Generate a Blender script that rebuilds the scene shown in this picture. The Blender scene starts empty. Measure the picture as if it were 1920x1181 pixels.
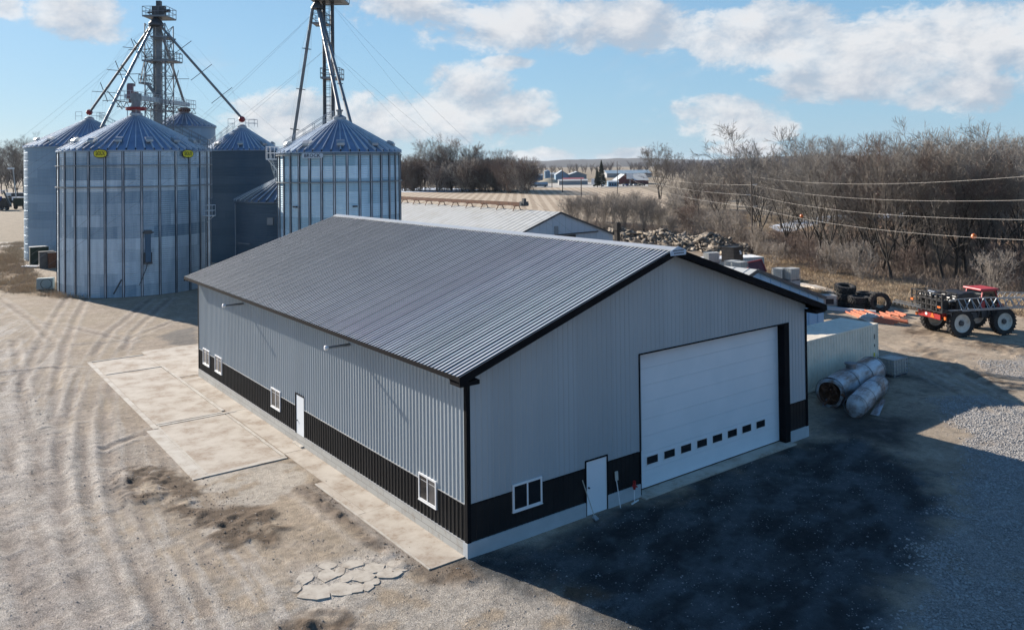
import bpy, math, random
import numpy as np
from mathutils import Vector, Matrix
R_ = math.radians
random.seed(7)
sc = bpy.context.scene
COL = sc.collection

# ------------------------------------------------------------ camera
CAM = np.array([-14.26675394, -21.44369482, 12.27701355])
CF = np.array([0.60195982, 0.79841499, 0.01333734])
CR = np.array([0.79852565, -0.60185272, -0.01140594])
CU = np.array([0.00107955, -0.01751613, 0.999846])
FPX = 1530.613
SHY = -302.63
cd = bpy.data.cameras.new('camera')
cam = bpy.data.objects.new('camera', cd)
COL.objects.link(cam)
m = Matrix(((CR[0], CU[0], -CF[0], CAM[0]), (CR[1], CU[1], -CF[1], CAM[1]), (CR[2], CU[2], -CF[2], CAM[2]), (0, 0, 0, 1)))
cam.matrix_world = m
cd.sensor_width = 36
cd.lens = 36 * FPX / 1920
cd.shift_y = SHY / 1920
cd.clip_start = 0.5
cd.clip_end = 20000
sc.camera = cam

# ------------------------------------------------------------ light
SUN_AZ = R_(-13.5)      # from +Y towards +X
SUN_EL = R_(22.5)
SKY_STRENGTH = 0.085
sd = bpy.data.lights.new('sun', 'SUN')
sd.energy = 5.0
sd.angle = R_(0.5)
sd.color = (1.0, 0.91, 0.80)
sun = bpy.data.objects.new('sun', sd)
COL.objects.link(sun)
sv = Vector((math.sin(SUN_AZ) * math.cos(SUN_EL), math.cos(SUN_AZ) * math.cos(SUN_EL), math.sin(SUN_EL)))
sun.rotation_euler = sv.to_track_quat('Z', 'Y').to_euler()
sun.location = (0, 0, 80)

sc.view_settings.view_transform = 'Standard'
sc.view_settings.look = 'None'
sc.view_settings.gamma = 1.0
sc.view_settings.exposure = 1.0

w = bpy.data.worlds.new('World')
sc.world = w
w.use_nodes = True
wt = w.node_tree
wt.nodes.clear()
class NT:
    """tiny node helper"""
    def __init__(s, t): s.t = t
    def n(s, typ, **k):
        nd = s.t.nodes.new(typ)
        for a, b in k.items():
            if a.startswith('i_'):
                nd.inputs[int(a[2:])].default_value = b
            else: setattr(nd, a, b)
        return nd
    def l(s, a, b): s.t.links.new(a, b)
    def math(s, op, a, b=None, c=None, clamp=False):
        nd = s.t.nodes.new('ShaderNodeMath'); nd.operation = op; nd.use_clamp = clamp
        for i, v in enumerate((a, b, c)):
            if v is None: continue
            if isinstance(v, (int, float)): nd.inputs[i].default_value = v
            else: s.t.links.new(v, nd.inputs[i])
        return nd.outputs[0]
    def mix(s, f, a, b, blend='MIX'):
        nd = s.t.nodes.new('ShaderNodeMix'); nd.data_type = 'RGBA'; nd.blend_type = blend
        for i, v in ((0, f), (6, a), (7, b)):
            if isinstance(v, (int, float)): nd.inputs[i].default_value = v
            elif isinstance(v, (tuple, list)): nd.inputs[i].default_value = tuple(v) + ((1,) if len(v) == 3 else ())
            else: s.t.links.new(v, nd.inputs[i])
        return nd.outputs[2]
    def noise(s, vec, scale, detail=4, rough=0.55, dist=0.0):
        nd = s.t.nodes.new('ShaderNodeTexNoise')
        nd.inputs['Scale'].default_value = scale; nd.inputs['Detail'].default_value = detail
        nd.inputs['Roughness'].default_value = rough; nd.inputs['Distortion'].default_value = dist
        if vec is not None: s.t.links.new(vec, nd.inputs['Vector'])
        return nd
    def smooth(s, v, a, b, lo=0.0, hi=1.0):
        nd = s.t.nodes.new('ShaderNodeMapRange'); nd.interpolation_type = 'SMOOTHSTEP'
        s.t.links.new(v, nd.inputs[0])
        for i, x in ((1, a), (2, b), (3, lo), (4, hi)): nd.inputs[i].default_value = x
        return nd.outputs[0]

def build_world():
    N = NT(wt)
    sky = N.n('ShaderNodeTexSky', sky_type='NISHITA', sun_disc=False)
    sky.sun_elevation = SUN_EL
    sky.sun_rotation = SUN_AZ
    sky.altitude = 300
    sky.air_density = 1.0
    sky.dust_density = 0.25
    sky.ozone_density = 2.5
    tc = N.n('ShaderNodeTexCoord')
    sep = N.n('ShaderNodeSeparateXYZ'); N.l(tc.outputs['Generated'], sep.inputs[0])
    az = N.math('ARCTAN2', sep.outputs[0], sep.outputs[1])      # radians from +Y
    el = N.math('ARCSINE', sep.outputs[2])
    cmb = N.n('ShaderNodeCombineXYZ')
    N.l(az, cmb.inputs[0]); N.l(N.math('MULTIPLY', el, 1.5), cmb.inputs[1])
    # puffs as (azimuth, elevation, half width, half height) in degrees of the real sky
    clouds = CLOUDS
    field = None
    for (a, e, sa, se) in clouds:
        dx = N.math('MULTIPLY', N.math('SUBTRACT', az, R_(a)), 1 / R_(sa))
        dy = N.math('MULTIPLY', N.math('SUBTRACT', el, R_(e)), 1 / R_(se))
        q = N.math('ADD', N.math('MULTIPLY', dx, dx), N.math('MULTIPLY', dy, dy))
        f = N.math('SUBTRACT', 1.0, q)
        field = f if field is None else N.math('SMOOTH_MAX', field, f, 0.35)
    n1 = N.noise(cmb.outputs[0], 9.0, 7, 0.6, 0.25)
    n2 = N.noise(cmb.outputs[0], 26.0, 8, 0.68, 0.35)
    nn = N.math('ADD', N.math('MULTIPLY', N.math('SUBTRACT', n1.outputs[0], 0.5), 4.6), N.math('MULTIPLY', N.math('SUBTRACT', n2.outputs[0], 0.5), 2.2))
    dens = N.math('ADD', N.math('MAXIMUM', field, -3.0), nn)
    alpha = N.smooth(dens, -0.15, 0.6)
    # wisps everywhere, very thin
    n3 = N.noise(cmb.outputs[0], 4.0, 6, 0.62, 0.6)
    wisp = N.math('MULTIPLY', N.math('MULTIPLY', N.smooth(n3.outputs[0], 0.52, 0.78), 0.35), N.smooth(el, 0.15, 0.5, 1.0, 0.0))
    alpha = N.math('MAXIMUM', N.math('MULTIPLY', alpha, N.smooth(dens, -.1, 1.6, .62, .96)), wisp)
    # thick cores are greyer below, lit on top: compare density a little higher up
    off = N.n('ShaderNodeVectorMath', operation='ADD'); N.l(cmb.outputs[0], off.inputs[0]); off.inputs[1].default_value = (-0.015, 0.035, 0)
    n4 = N.noise(off.outputs[0], 9.0, 7, 0.6, 0.25)
    n5 = N.noise(off.outputs[0], 26.0, 8, 0.68, 0.35)
    lit = N.math('ADD', N.math('MULTIPLY', N.math('SUBTRACT', n1.outputs[0], n4.outputs[0]), 4.2), N.math('MULTIPLY', N.math('SUBTRACT', n2.outputs[0], n5.outputs[0]), 1.0))
    shade = N.math('ADD', 0.5, lit, clamp=True)
    thick = N.smooth(dens, 0.3, 2.4)
    ccol = N.mix(shade, (0.50, 0.56, 0.65), (0.90, 0.90, 0.91))
    ccol = N.mix(N.math('MULTIPLY', thick, 0.3), ccol, (0.56, 0.60, 0.68))
    sc_ = N.n('ShaderNodeVectorMath', operation='SCALE'); N.l(ccol, sc_.inputs[0]); sc_.inputs['Scale'].default_value = 0.98 / (SKY_STRENGTH * 2.0)
    deep = N.mix(N.smooth(el, 0.12, 0.75), (1.42, 2.78, 4.15), (0.16, 0.62, 1.85))
    away = N.math('ADD', N.math('MULTIPLY', sep.outputs[0], math.sin(SUN_AZ)), N.math('MULTIPLY', sep.outputs[1], math.cos(SUN_AZ)))
    deep = N.mix(N.smooth(away, -0.45, 0.12), (0.60, 1.60, 3.1), deep)
    skyc = N.mix(0.75, sky.outputs[0], deep)
    hz = N.smooth(el, 0.0, 0.22, 0.3, 0.0)
    skyc = N.mix(hz, skyc, (2.3, 3.5, 4.5))
    skyc = N.mix(N.smooth(away, -0.6, 0.0, 0.5, 0.0), skyc, (0.70, 1.75, 3.3))
    out = N.mix(alpha, skyc, sc_.outputs[0])
    bg = N.n('ShaderNodeBackground'); N.l(out, bg.inputs[0]); bg.inputs[1].default_value = SKY_STRENGTH
    o = N.n('ShaderNodeOutputWorld'); N.l(bg.outputs[0], o.inputs[0])

# ------------------------------------------------------------ survey helpers
# points measured on the photograph, given with the real plane or distance they lie at
def ray(px, py): return CF + CR * (px - 960) / FPX - CU * (py - 590.5 - SHY) / FPX
def G(px, py, z=0.0):
    d = ray(px, py); p = CAM + d * (z - CAM[2]) / d[2]
    return (float(p[0]), float(p[1]), float(p[2]))
def D(px, py, t):
    p = CAM + ray(px, py) * t
    return (float(p[0]), float(p[1]), float(p[2]))
def PX(q):
    d = np.array(q, float) - CAM; z = d @ CF
    return 960 + FPX * (d @ CR) / z, 590.5 + SHY - FPX * (d @ CU) / z, z
def ZP(x, y, py):
    lo, hi = -60.0, 90.0
    for _ in range(50):
        m_ = (lo + hi) / 2
        if PX((x, y, m_))[1] > py: lo = m_
        else: hi = m_
    return (lo + hi) / 2
def azel(px, py):
    d = ray(px, py); d = d / np.linalg.norm(d)
    return math.degrees(math.atan2(d[0], d[1])), math.degrees(math.asin(d[2]))
CLOUDS = []
def puff(px, py, w_, h_):
    a, e = azel(px, py); a1, _ = azel(px + w_, py); _, e1 = azel(px, py - h_)
    CLOUDS.append((a, e, max(abs(a1 - a), .3), max(abs(e1 - e), .2)))
for q in [(150, 30, 100, 58), (5, 10, 45, 30),
          (560, 225, 150, 55), (720, 225, 120, 62), (860, 195, 130, 75), (960, 215, 85, 55), (500, 215, 70, 30),
          (1360, 222, 135, 42), (1310, 205, 80, 32), (1440, 240, 70, 26),
          (760, 10, 160, 50), (950, 45, 190, 60), (1180, 55, 220, 62), (1430, 60, 220, 66), (1650, 85, 220, 80), (1860, 50, 200, 105),
          (1600, 155, 180, 50), (1800, 175, 150, 42), (950, 118, 50, 16), 
          (1030, 292, 70, 16), (1170, 290, 90, 14), (1400, 280, 70, 14), (590, 300, 110, 26)]:
    puff(*q)
build_world()

# ------------------------------------------------------------ object helpers
def tag(o, label=None, cat=None, group=None, kind=None):
    if label: o['label'] = label
    if cat: o['category'] = cat
    if group: o['group'] = group
    if kind: o['kind'] = kind
    return o
def thing(name, label, cat, loc=(0, 0, 0), group=None, rz=0.0):
    o = bpy.data.objects.new(name, None)
    COL.objects.link(o)
    o.location = loc; o.rotation_euler = (0, 0, rz)
    o.empty_display_size = 0.2
    return tag(o, label, cat, group)
def frame_of(parent):
    f = Matrix.Identity(4)
    while parent is not None:
        f = Matrix.Translation(parent.location) @ parent.rotation_euler.to_matrix().to_4x4() @ f
        parent = parent.parent
    return f
def copy_tree(o, parent=None):
    c = o.copy(); COL.objects.link(c); c.parent = parent
    for ch in list(o.children): copy_tree(ch, c)
    return c
class MB:
    """mesh builder; coordinates are world unless local=True at build"""
    def __init__(s): s.v = []; s.f = []; s.mi = []
    def add(s, vs, fs, mi=0):
        b = len(s.v); s.v += [tuple(map(float, q)) for q in vs]
        s.f += [tuple(b + i for i in f) for f in fs]; s.mi += [mi] * len(fs)
        return s
    def box(s, x0, x1, y0, y1, z0, z1, mi=0):
        vs = [(x, y, z) for z in (z0, z1) for x, y in ((x0, y0), (x1, y0), (x1, y1), (x0, y1))]
        return s.add(vs, [(3, 2, 1, 0), (4, 5, 6, 7), (0, 1, 5, 4), (1, 2, 6, 5), (2, 3, 7, 6), (3, 0, 4, 7)], mi)
    def obox(s, c, ax, ay, az, mi=0):
        """oriented box: centre, three half-axis vectors"""
        c, ax, ay, az = map(np.array, (c, ax, ay, az))
        vs = [c + i * ax + j * ay + k * az for k in (-1, 1) for i, j in ((-1, -1), (1, -1), (1, 1), (-1, 1))]
        return s.add(vs, [(3, 2, 1, 0), (4, 5, 6, 7), (0, 1, 5, 4), (1, 2, 6, 5), (2, 3, 7, 6), (3, 0, 4, 7)], mi)
    def bar(s, a, b, w_, h_=None, mi=0):
        a = np.array(a, float); b = np.array(b, float); d = b - a; L = np.linalg.norm(d)
        if L < 1e-6: return s
        d /= L; up = np.array([0, 0, 1.]) if abs(d[2]) < .95 else np.array([0, 1., 0])
        x = np.cross(d, up); x /= np.linalg.norm(x); z = np.cross(x, d)
        return s.obox((a + b) / 2, d * L / 2, x * w_ / 2, z * (h_ or w_) / 2, mi)
    def tube(s, a, b, r0, r1=None, n=10, cap=True, mi=0):
        r1 = r0 if r1 is None else r1
        a = np.array(a, float); b = np.array(b, float); d = b - a; L = np.linalg.norm(d)
        if L < 1e-6: return s
        d /= L; up = np.array([0, 0, 1.]) if abs(d[2]) < .95 else np.array([0, 1., 0])
        x = np.cross(d, up); x /= np.linalg.norm(x); z = np.cross(x, d)
        vs = []
        for c, r in ((a, r0), (b, r1)):
            for i in range(n):
                t = 2 * math.pi * i / n
                vs.append(c + x * math.cos(t) * r + z * math.sin(t) * r)
        fs = [(i, (i + 1) % n, n + (i + 1) % n, n + i) for i in range(n)]
        if cap: fs += [tuple(range(n))[::-1], tuple(range(n, 2 * n))]
        return s.add(vs, fs, mi)
    def path(s, pts, r, n=6, mi=0):
        for i in range(len(pts) - 1): s.tube(pts[i], pts[i + 1], r, r, n, True, mi)
        return s
    def lathe(s, c, prof, n=32, axis='z', mi=0, a0=0.0, a1=2 * math.pi):
        """prof: list of (r, h)"""
        full = abs(a1 - a0 - 2 * math.pi) < 1e-6
        m_ = n if full else n + 1
        vs = []
        for r, h in prof:
            for i in range(m_):
                t = a0 + (a1 - a0) * i / n
                p = (r * math.cos(t), r * math.sin(t), h)
                if axis == 'x': p = (p[2], p[0], p[1])
                if axis == 'y': p = (p[1], p[2], p[0])
                vs.append((c[0] + p[0], c[1] + p[1], c[2] + p[2]))
        fs = []
        for k in range(len(prof) - 1):
            for i in range(n):
                j = (i + 1) % m_
                fs.append((k * m_ + i, k * m_ + j, (k + 1) * m_ + j, (k + 1) * m_ + i))
        return s.add(vs, fs, mi)
    def prism(s, poly, z0, z1, mi=0):
        n = len(poly)
        vs = [(x, y, z0) for x, y in poly] + [(x, y, z1) for x, y in poly]
        return s.add(vs, [tuple(range(n))[::-1], tuple(range(n, 2 * n))] + [(i, (i + 1) % n, n + (i + 1) % n, n + i) for i in range(n)], mi)
    def sheet(s, poly, mi=0): return s.add(poly, [tuple(range(len(poly)))], mi)
    def build(s, name, mats, parent=None, smooth=False, local=False, label=None, bevel=0.0):
        me = bpy.data.meshes.new(name)
        vs = s.v
        if parent is not None and not local:
            M = frame_of(parent).inverted()
            vs = [tuple(M @ Vector(q)) for q in vs]
        me.from_pydata(vs, [], s.f)
        if not isinstance(mats, (list, tuple)): mats = [mats]
        for q in mats: me.materials.append(q)
        if len(mats) > 1: me.polygons.foreach_set('material_index', s.mi)
        if smooth:
            me.polygons.foreach_set('use_smooth', [True] * len(me.polygons))
            me.set_sharp_from_angle(angle=R_(35))
        me.update()
        o = bpy.data.objects.new(name, me)
        COL.objects.link(o)
        if parent is not None: o.parent = parent
        if label: o['label'] = label
        if bevel > 0:
            b = o.modifiers.new('bevel', 'BEVEL'); b.width = bevel; b.segments = 2; b.limit_method = 'ANGLE'; b.angle_limit = R_(40)
        return o
def np_mesh(name, V, F, mat, parent=None, smooth=False):
    """V (n,3), F (m,k) arrays -> object, fast"""
    me = bpy.data.meshes.new(name)
    k = F.shape[1]
    me.vertices.add(len(V)); me.vertices.foreach_set('co', np.ascontiguousarray(V, dtype=np.float32).ravel())
    me.loops.add(F.size); me.loops.foreach_set('vertex_index', np.ascontiguousarray(F, dtype=np.int32).ravel())
    me.polygons.add(len(F)); me.polygons.foreach_set('loop_start', np.arange(0, F.size, k, dtype=np.int32))
    me.polygons.foreach_set('loop_total', np.full(len(F), k, dtype=np.int32))
    if smooth: me.polygons.foreach_set('use_smooth', np.ones(len(F), dtype=bool))
    me.update(calc_edges=True); me.validate()
    if mat: me.materials.append(mat)
    o = bpy.data.objects.new(name, me); COL.objects.link(o)
    if parent is not None: o.parent = parent
    return o

def text_mb(body, size, origin, xdir, ydir, depth=0.01, wrap=None, bold=0.0, sx=1.0):
    """lettering as mesh faces; origin = centre of the writing"""
    cu = bpy.data.curves.new('t', 'FONT'); cu.body = body; cu.size = size; cu.align_x = 'CENTER'; cu.align_y = 'CENTER'
    cu.offset = bold; cu.resolution_u = 2
    o = bpy.data.objects.new('t', cu); COL.objects.link(o)
    dg = bpy.context.evaluated_depsgraph_get()
    me = o.evaluated_get(dg).to_mesh()
    vs = [v.co.copy() for v in me.vertices]; fs = [tuple(p.vertices) for p in me.polygons]
    o.evaluated_get(dg).to_mesh_clear()
    bpy.data.objects.remove(o); bpy.data.curves.remove(cu)
    xd = np.array(xdir, float); yd = np.array(ydir, float); og = np.array(origin, float)
    b = MB()
    if wrap:
        c, Rr, a0 = wrap       # write on a cylinder of centre c, radius, angle of centre
        P = []
        for v in vs:
            t = a0 + v.x * sx / Rr
            P.append((c[0] + Rr * math.cos(t), c[1] + Rr * math.sin(t), og[2] + v.y))
        b.add(P, fs)
    else:
        b.add([og + xd * v.x * sx + yd * v.y for v in vs], fs)
    return b

# ------------------------------------------------------------ numpy noise
def _hash(ix, iy, seed):
    h = (ix.astype(np.int64) * 374761393 + iy.astype(np.int64) * 668265263 + seed * 1442695041) & 0xffffffff
    h = ((h ^ (h >> 13)) * 1274126177) & 0xffffffff
    h = h ^ (h >> 16)
    return (h & 0xffff) / 65535.0
def vnoise(x, y, seed=0):
    ix = np.floor(x); iy = np.floor(y); fx = x - ix; fy = y - iy
    fx = fx * fx * (3 - 2 * fx); fy = fy * fy * (3 - 2 * fy)
    a = _hash(ix, iy, seed); b = _hash(ix + 1, iy, seed); c = _hash(ix, iy + 1, seed); d = _hash(ix + 1, iy + 1, seed)
    return a + (b - a) * fx + (c - a) * fy + (a - b - c + d) * fx * fy
def fbm(x, y, sc_=1.0, oct_=4, seed=0, gain=.5):
    r = np.zeros_like(x, dtype=float); amp = 1; tot = 0
    for i in range(oct_):
        r += amp * vnoise(x * sc_ + 17.3 * i, y * sc_ - 9.1 * i, seed + i); tot += amp; amp *= gain; sc_ *= 2.03
    return r / tot
def sstep(x, a, b):
    t = np.clip((x - a) / (b - a), 0, 1); return t * t * (3 - 2 * t)
def dist_poly(X, Y, pts):
    d = np.full(X.shape, 1e9)
    for (x0, y0), (x1, y1) in zip(pts[:-1], pts[1:]):
        dx, dy = x1 - x0, y1 - y0; L = dx * dx + dy * dy + 1e-9
        t = np.clip(((X - x0) * dx + (Y - y0) * dy) / L, 0, 1)
        d = np.minimum(d, np.hypot(X - x0 - t * dx, Y - y0 - t * dy))
    return d
def inside(X, Y, pts):
    r = np.zeros(X.shape, bool); n = len(pts)
    for i in range(n):
        x0, y0 = pts[i]; x1, y1 = pts[(i + 1) % n]
        c = ((y0 > Y) != (y1 > Y)) & (X < (x1 - x0) * (Y - y0) / ((y1 - y0) + 1e-12) + x0)
        r ^= c
    return r
def sdist(X, Y, pts):
    """signed distance, positive inside"""
    d = dist_poly(X, Y, list(pts) + [pts[0]])
    return np.where(inside(X, Y, pts), d, -d)
def gp(*px): return [G(x, y)[:2] for x, y in px]

# ------------------------------------------------------------ materials
def newmat(name):
    mt = bpy.data.materials.new(name); mt.use_nodes = True
    t = mt.node_tree; t.nodes.clear()
    N = NT(t)
    b = N.n('ShaderNodeBsdfPrincipled'); o = N.n('ShaderNodeOutputMaterial')
    N.l(b.outputs[0], o.inputs[0])
    return mt, N, b
def mat(name, c1, c2=None, rough=0.6, metal=0.0, scale=1.5, bump=0.0, bscale=None, dirt=None, spec=0.5, stretch=None, world=False, panel=0):
    """painted or raw surface: two tones by noise, optional dirt tone, bump"""
    mt, N, b = newmat(name)
    c2 = c2 or tuple(x * 0.8 for x in c1)
    if world:
        co = N.n('ShaderNodeNewGeometry').outputs['Position']
    else:
        co = N.n('ShaderNodeTexCoord').outputs['Object']
    vec = co
    if stretch:
        mp = N.n('ShaderNodeMapping'); N.l(co, mp.inputs[0]); mp.inputs['Scale'].default_value = stretch; vec = mp.outputs[0]
    n1 = N.noise(vec, scale, 5, 0.6)
    f = N.smooth(n1.outputs[0], 0.32, 0.68)
    col = N.mix(f, c1, c2)
    n2 = N.noise(vec, scale * 7, 4, 0.65)
    if panel:
        sx = N.n('ShaderNodeSeparateXYZ'); N.l(co, sx.inputs[0]); cb_ = N.n('ShaderNodeCombineXYZ')
        N.l(N.math('FLOOR', N.math('MULTIPLY', sx.outputs[1], 1 / .914)), cb_.inputs[0]); N.l(N.math('FLOOR', N.math('MULTIPLY', sx.outputs[0], panel)), cb_.inputs[1])
        wn_ = N.n('ShaderNodeTexWhiteNoise', noise_dimensions='2D'); N.l(cb_.outputs[0], wn_.inputs[0])
        vs_ = N.n('ShaderNodeVectorMath', operation='SCALE'); N.l(col, vs_.inputs[0]); N.l(N.smooth(wn_.outputs[0], 0, 1, .95, 1.04), vs_.inputs['Scale']); col = vs_.outputs[0]
    if dirt:
        f2 = N.smooth(N.math('ADD', N.math('MULTIPLY', n2.outputs[0], .5), N.math('MULTIPLY', n1.outputs[0], .6)), 0.55, 0.75)
        col = N.mix(N.math('MULTIPLY', f2, dirt[3] if len(dirt) > 3 else 0.7), col, dirt[:3])
    N.l(col, b.inputs['Base Color'])
    N.l(N.math('ADD', rough - 0.08, N.math('MULTIPLY', n2.outputs[0], 0.16)), b.inputs['Roughness'])
    b.inputs['Metallic'].default_value = metal
    b.inputs['Specular IOR Level'].default_value = spec
    if bump > 0:
        n3 = N.noise(vec, bscale or scale * 9, 5, 0.65)
        bp = N.n('ShaderNodeBump'); bp.inputs['Strength'].default_value = 1.0; bp.inputs['Distance'].default_value = bump
        N.l(n3.outputs[0], bp.inputs['Height']); N.l(bp.outputs[0], b.inputs['Normal'])
    return mt
M = {}
M['roof'] = mat('painted_roof_steel', (0.62, 0.645, 0.67), (0.56, 0.585, 0.61), rough=0.40, metal=0.25, scale=.6, world=True, panel=.001)
M['wall'] = mat('painted_wall_steel', (0.375, 0.42, 0.452), (0.355, 0.40, 0.432), rough=0.48, metal=0.0, scale=.35, world=True, panel=1 / .914)
M['black'] = mat('black_wall_steel', (0.010, 0.011, 0.013), (0.014, 0.015, 0.017), rough=0.5, spec=.25, scale=.7, dirt=(0.06, 0.055, 0.05, .15), world=True)
M['trim'] = mat('near_black_trim', (0.007, 0.007, 0.009), (0.010, 0.010, 0.012), rough=0.8, scale=2, spec=.08)
M['white'] = mat('white_vinyl', (0.78, 0.79, 0.80), (0.72, 0.73, 0.75), rough=0.4, scale=2)
M['door'] = mat('white_door_steel', (0.78, 0.82, 0.86), (0.73, 0.78, 0.82), rough=0.5, scale=.8, bump=.0006, bscale=60)
M['glass'] = mat('dark_window_glass', (0.012, 0.014, 0.017), (0.02, 0.022, 0.026), rough=0.09, scale=.5, spec=0.8)
M['blind'] = mat('pale_blind_behind_glass', (0.10, 0.10, 0.105), (0.085, 0.085, 0.09), rough=0.12, spec=.8)
M['conc'] = mat('poured_concrete', (0.40, 0.38, 0.34), (0.33, 0.31, 0.28), rough=0.9, scale=1.2, bump=.004, dirt=(0.25, 0.2, 0.15, .6))
M['galv'] = mat('galvanised_steel', (0.42, 0.45, 0.48), (0.33, 0.36, 0.39), rough=0.42, metal=0.75, scale=1.5)
M['galvdull'] = mat('weathered_galvanised_steel', (0.24, 0.26, 0.28), (0.17, 0.185, 0.20), rough=0.5, metal=0.6, scale=1.2)
M['darkmetal'] = mat('dark_grey_steel', (0.06, 0.065, 0.075), (0.09, 0.095, 0.10), rough=0.5, metal=0.4, scale=2)
M['red'] = mat('red_paint', (0.34, 0.014, 0.014), (0.26, 0.013, 0.012), rough=0.4, scale=2, dirt=(0.16, 0.05, 0.04, .4))
M['redpale'] = mat('faded_red_paint', (0.50, 0.06, 0.07), (0.42, 0.05, 0.055), rough=0.45, scale=2)
M['blackp'] = mat('black_plastic', (0.014, 0.014, 0.016), (0.025, 0.025, 0.027), rough=0.4, scale=3, dirt=(0.10, 0.085, 0.07, .3))
M['tyre'] = mat('dusty_black_rubber', (0.022, 0.022, 0.023), (0.035, 0.033, 0.031), rough=0.85, scale=4, dirt=(0.13, 0.11, 0.09, .35))
M['rim'] = mat('cream_wheel_rim', (0.66, 0.64, 0.58), (0.56, 0.54, 0.48), rough=0.5, scale=3, dirt=(0.3, 0.25, 0.18, .5))
M['orange'] = mat('orange_rack_steel', (0.62, 0.21, 0.12), (0.52, 0.17, 0.10), rough=0.5, scale=2, dirt=(0.40, 0.20, 0.12, .5))
M['rust'] = mat('rusty_steel', (0.16, 0.07, 0.035), (0.10, 0.045, 0.03), rough=0.85, scale=3, bump=.004, dirt=(0.05, 0.03, 0.025, .7))
M['yellow'] = mat('yellow_sign_enamel', (0.66, 0.58, 0.02), (0.62, 0.53, 0.02), rough=0.45)
M['ink'] = mat('black_lettering', (0.012, 0.012, 0.014), rough=0.6)
M['wood'] = mat('weathered_pole_wood', (0.14, 0.115, 0.095), (0.10, 0.083, 0.07), rough=0.9, scale=2, stretch=(4, 4, .5), bump=.004)
M['bark'] = mat('grey_brown_bark', (0.055, 0.047, 0.04), (0.028, 0.024, 0.021), rough=0.95, scale=1.0, dirt=(0.22, 0.20, 0.175, .4))
M['twig'] = mat('grey_brown_twigs', (0.19, 0.165, 0.14), (0.11, 0.093, 0.08), rough=0.95, scale=.5, dirt=(0.42, 0.385, 0.345, .45))
M['twiglight'] = mat('silver_grey_twigs', (0.31, 0.285, 0.255), (0.18, 0.163, 0.145), rough=.95, scale=.5)
M['twigred'] = mat('reddish_brown_twigs', (0.17, 0.125, 0.105), (0.10, 0.074, 0.064), rough=0.95, scale=.5)
M['twigpale'] = mat('pale_willow_twigs', (0.33, 0.295, 0.26), (0.22, 0.195, 0.17), rough=0.95, scale=.5)
M['twigfar'] = mat('far_grey_twigs', (0.15, 0.13, 0.13), (0.10, 0.09, 0.092), rough=0.95, scale=.1)
M['needle'] = mat('dark_conifer_needles', (0.022, 0.035, 0.025), (0.035, 0.05, 0.035), rough=0.9, scale=1)
M['cable'] = mat('steel_cable', (0.55, 0.52, 0.48), rough=0.5, metal=.2)
M['cablegrey'] = mat('grey_guy_cable', (0.20, 0.21, 0.22), rough=0.5, metal=.3)
M['contcream'] = mat('cream_container_paint', (0.80, 0.72, 0.59), (0.74, 0.66, 0.54), rough=0.55, scale=.8, dirt=(0.40, 0.36, 0.28, .3))
M['plastic'] = mat('milky_tote_plastic', (0.48, 0.48, 0.44), (0.38, 0.38, 0.35), rough=0.5, scale=2)
M['oldwhite'] = mat('weathered_white_steel', (0.46, 0.47, 0.46), (0.40, 0.41, 0.40), rough=0.6, scale=.5, dirt=(0.36, 0.30, 0.22, .4), world=True)
M['blueshed'] = mat('pale_painted_shed_steel', (0.50, 0.55, 0.60), (0.46, 0.51, 0.57), rough=0.5, scale=.4, world=True)
M['stone'] = mat('pale_limestone', (0.46, 0.44, 0.41), (0.36, 0.34, 0.31), rough=0.95, scale=3, world=True)
M['debris'] = mat('broken_concrete_rubble', (0.36, 0.31, 0.25), (0.07, 0.06, 0.052), rough=0.95, scale=1.3, dirt=(0.10, 0.085, 0.07, .8), world=True)
M['brick'] = mat('dark_red_siding', (0.14, 0.035, 0.035), (0.11, 0.03, 0.03), rough=0.7)
M['greysiding'] = mat('grey_far_siding', (0.30, 0.31, 0.32), (0.26, 0.27, 0.28), rough=0.7, scale=.3)
M['farroof'] = mat('far_metal_roof', (0.40, 0.44, 0.47), (0.34, 0.38, 0.41), rough=0.6, scale=.1)
M['farblue'] = mat('blue_far_siding', (0.16, 0.27, 0.38), (0.14, 0.24, 0.34), rough=0.6, scale=.2)
M['bluepaint'] = mat('blue_machine_paint', (0.02, 0.06, 0.30), (0.02, 0.05, 0.24), rough=0.4)
M['orangelamp'] = mat('orange_marker_plastic', (0.75, 0.16, 0.02), rough=0.4)

# ============================================================ THE GROUND
def lines(parts):
    out = []
    for a, b, s_ in parts:
        n = max(1, int(round((b - a) / s_))); out += list(np.linspace(a, b, n, endpoint=False))
    out.append(parts[-1][1]); return np.array(out)
GX = lines([(-9000, -600, 600), (-600, -60, 45), (-60, -20, 2.0), (-20, -9, .3), (-9, 14, .09), (14, 34, .12), (34, 62, .3), (62, 120, 1.0), (120, 300, 9), (300, 900, 60), (900, 9000, 600)])
GY = lines([(-9000, -300, 600), (-300, -30, 30), (-30, -15, 1.0), (-15, -8, .2), (-8, 24, .1), (24, 42, .14), (42, 80, .35), (80, 130, 1.0), (130, 300, 9), (300, 900, 60), (900, 9000, 600)])
X_, Y_ = np.meshgrid(GX, GY)
APRONSHADE = gp((880, 1052), (1000, 1010), (1150, 960), (1480, 835), (1600, 800), (1740, 880), (1800, 960), (1760, 1060), (1700, 1178), (1640, 1350), (1250, 1350), (1050, 1150))
TANKSHADE = gp((1515, 730), (1640, 690), (1720, 690), (1800, 725), (1790, 775), (1740, 810), (1720, 850), (1520, 810))
GRAVEL = gp((1775, 745), (1850, 735), (1925, 760), (2100, 900), (2100, 1500), (1700, 1500), (1690, 1181), (1705, 1120), (1745, 1040), (1775, 960), (1800, 900), (1835, 880), (1820, 830), (1800, 790))
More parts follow.
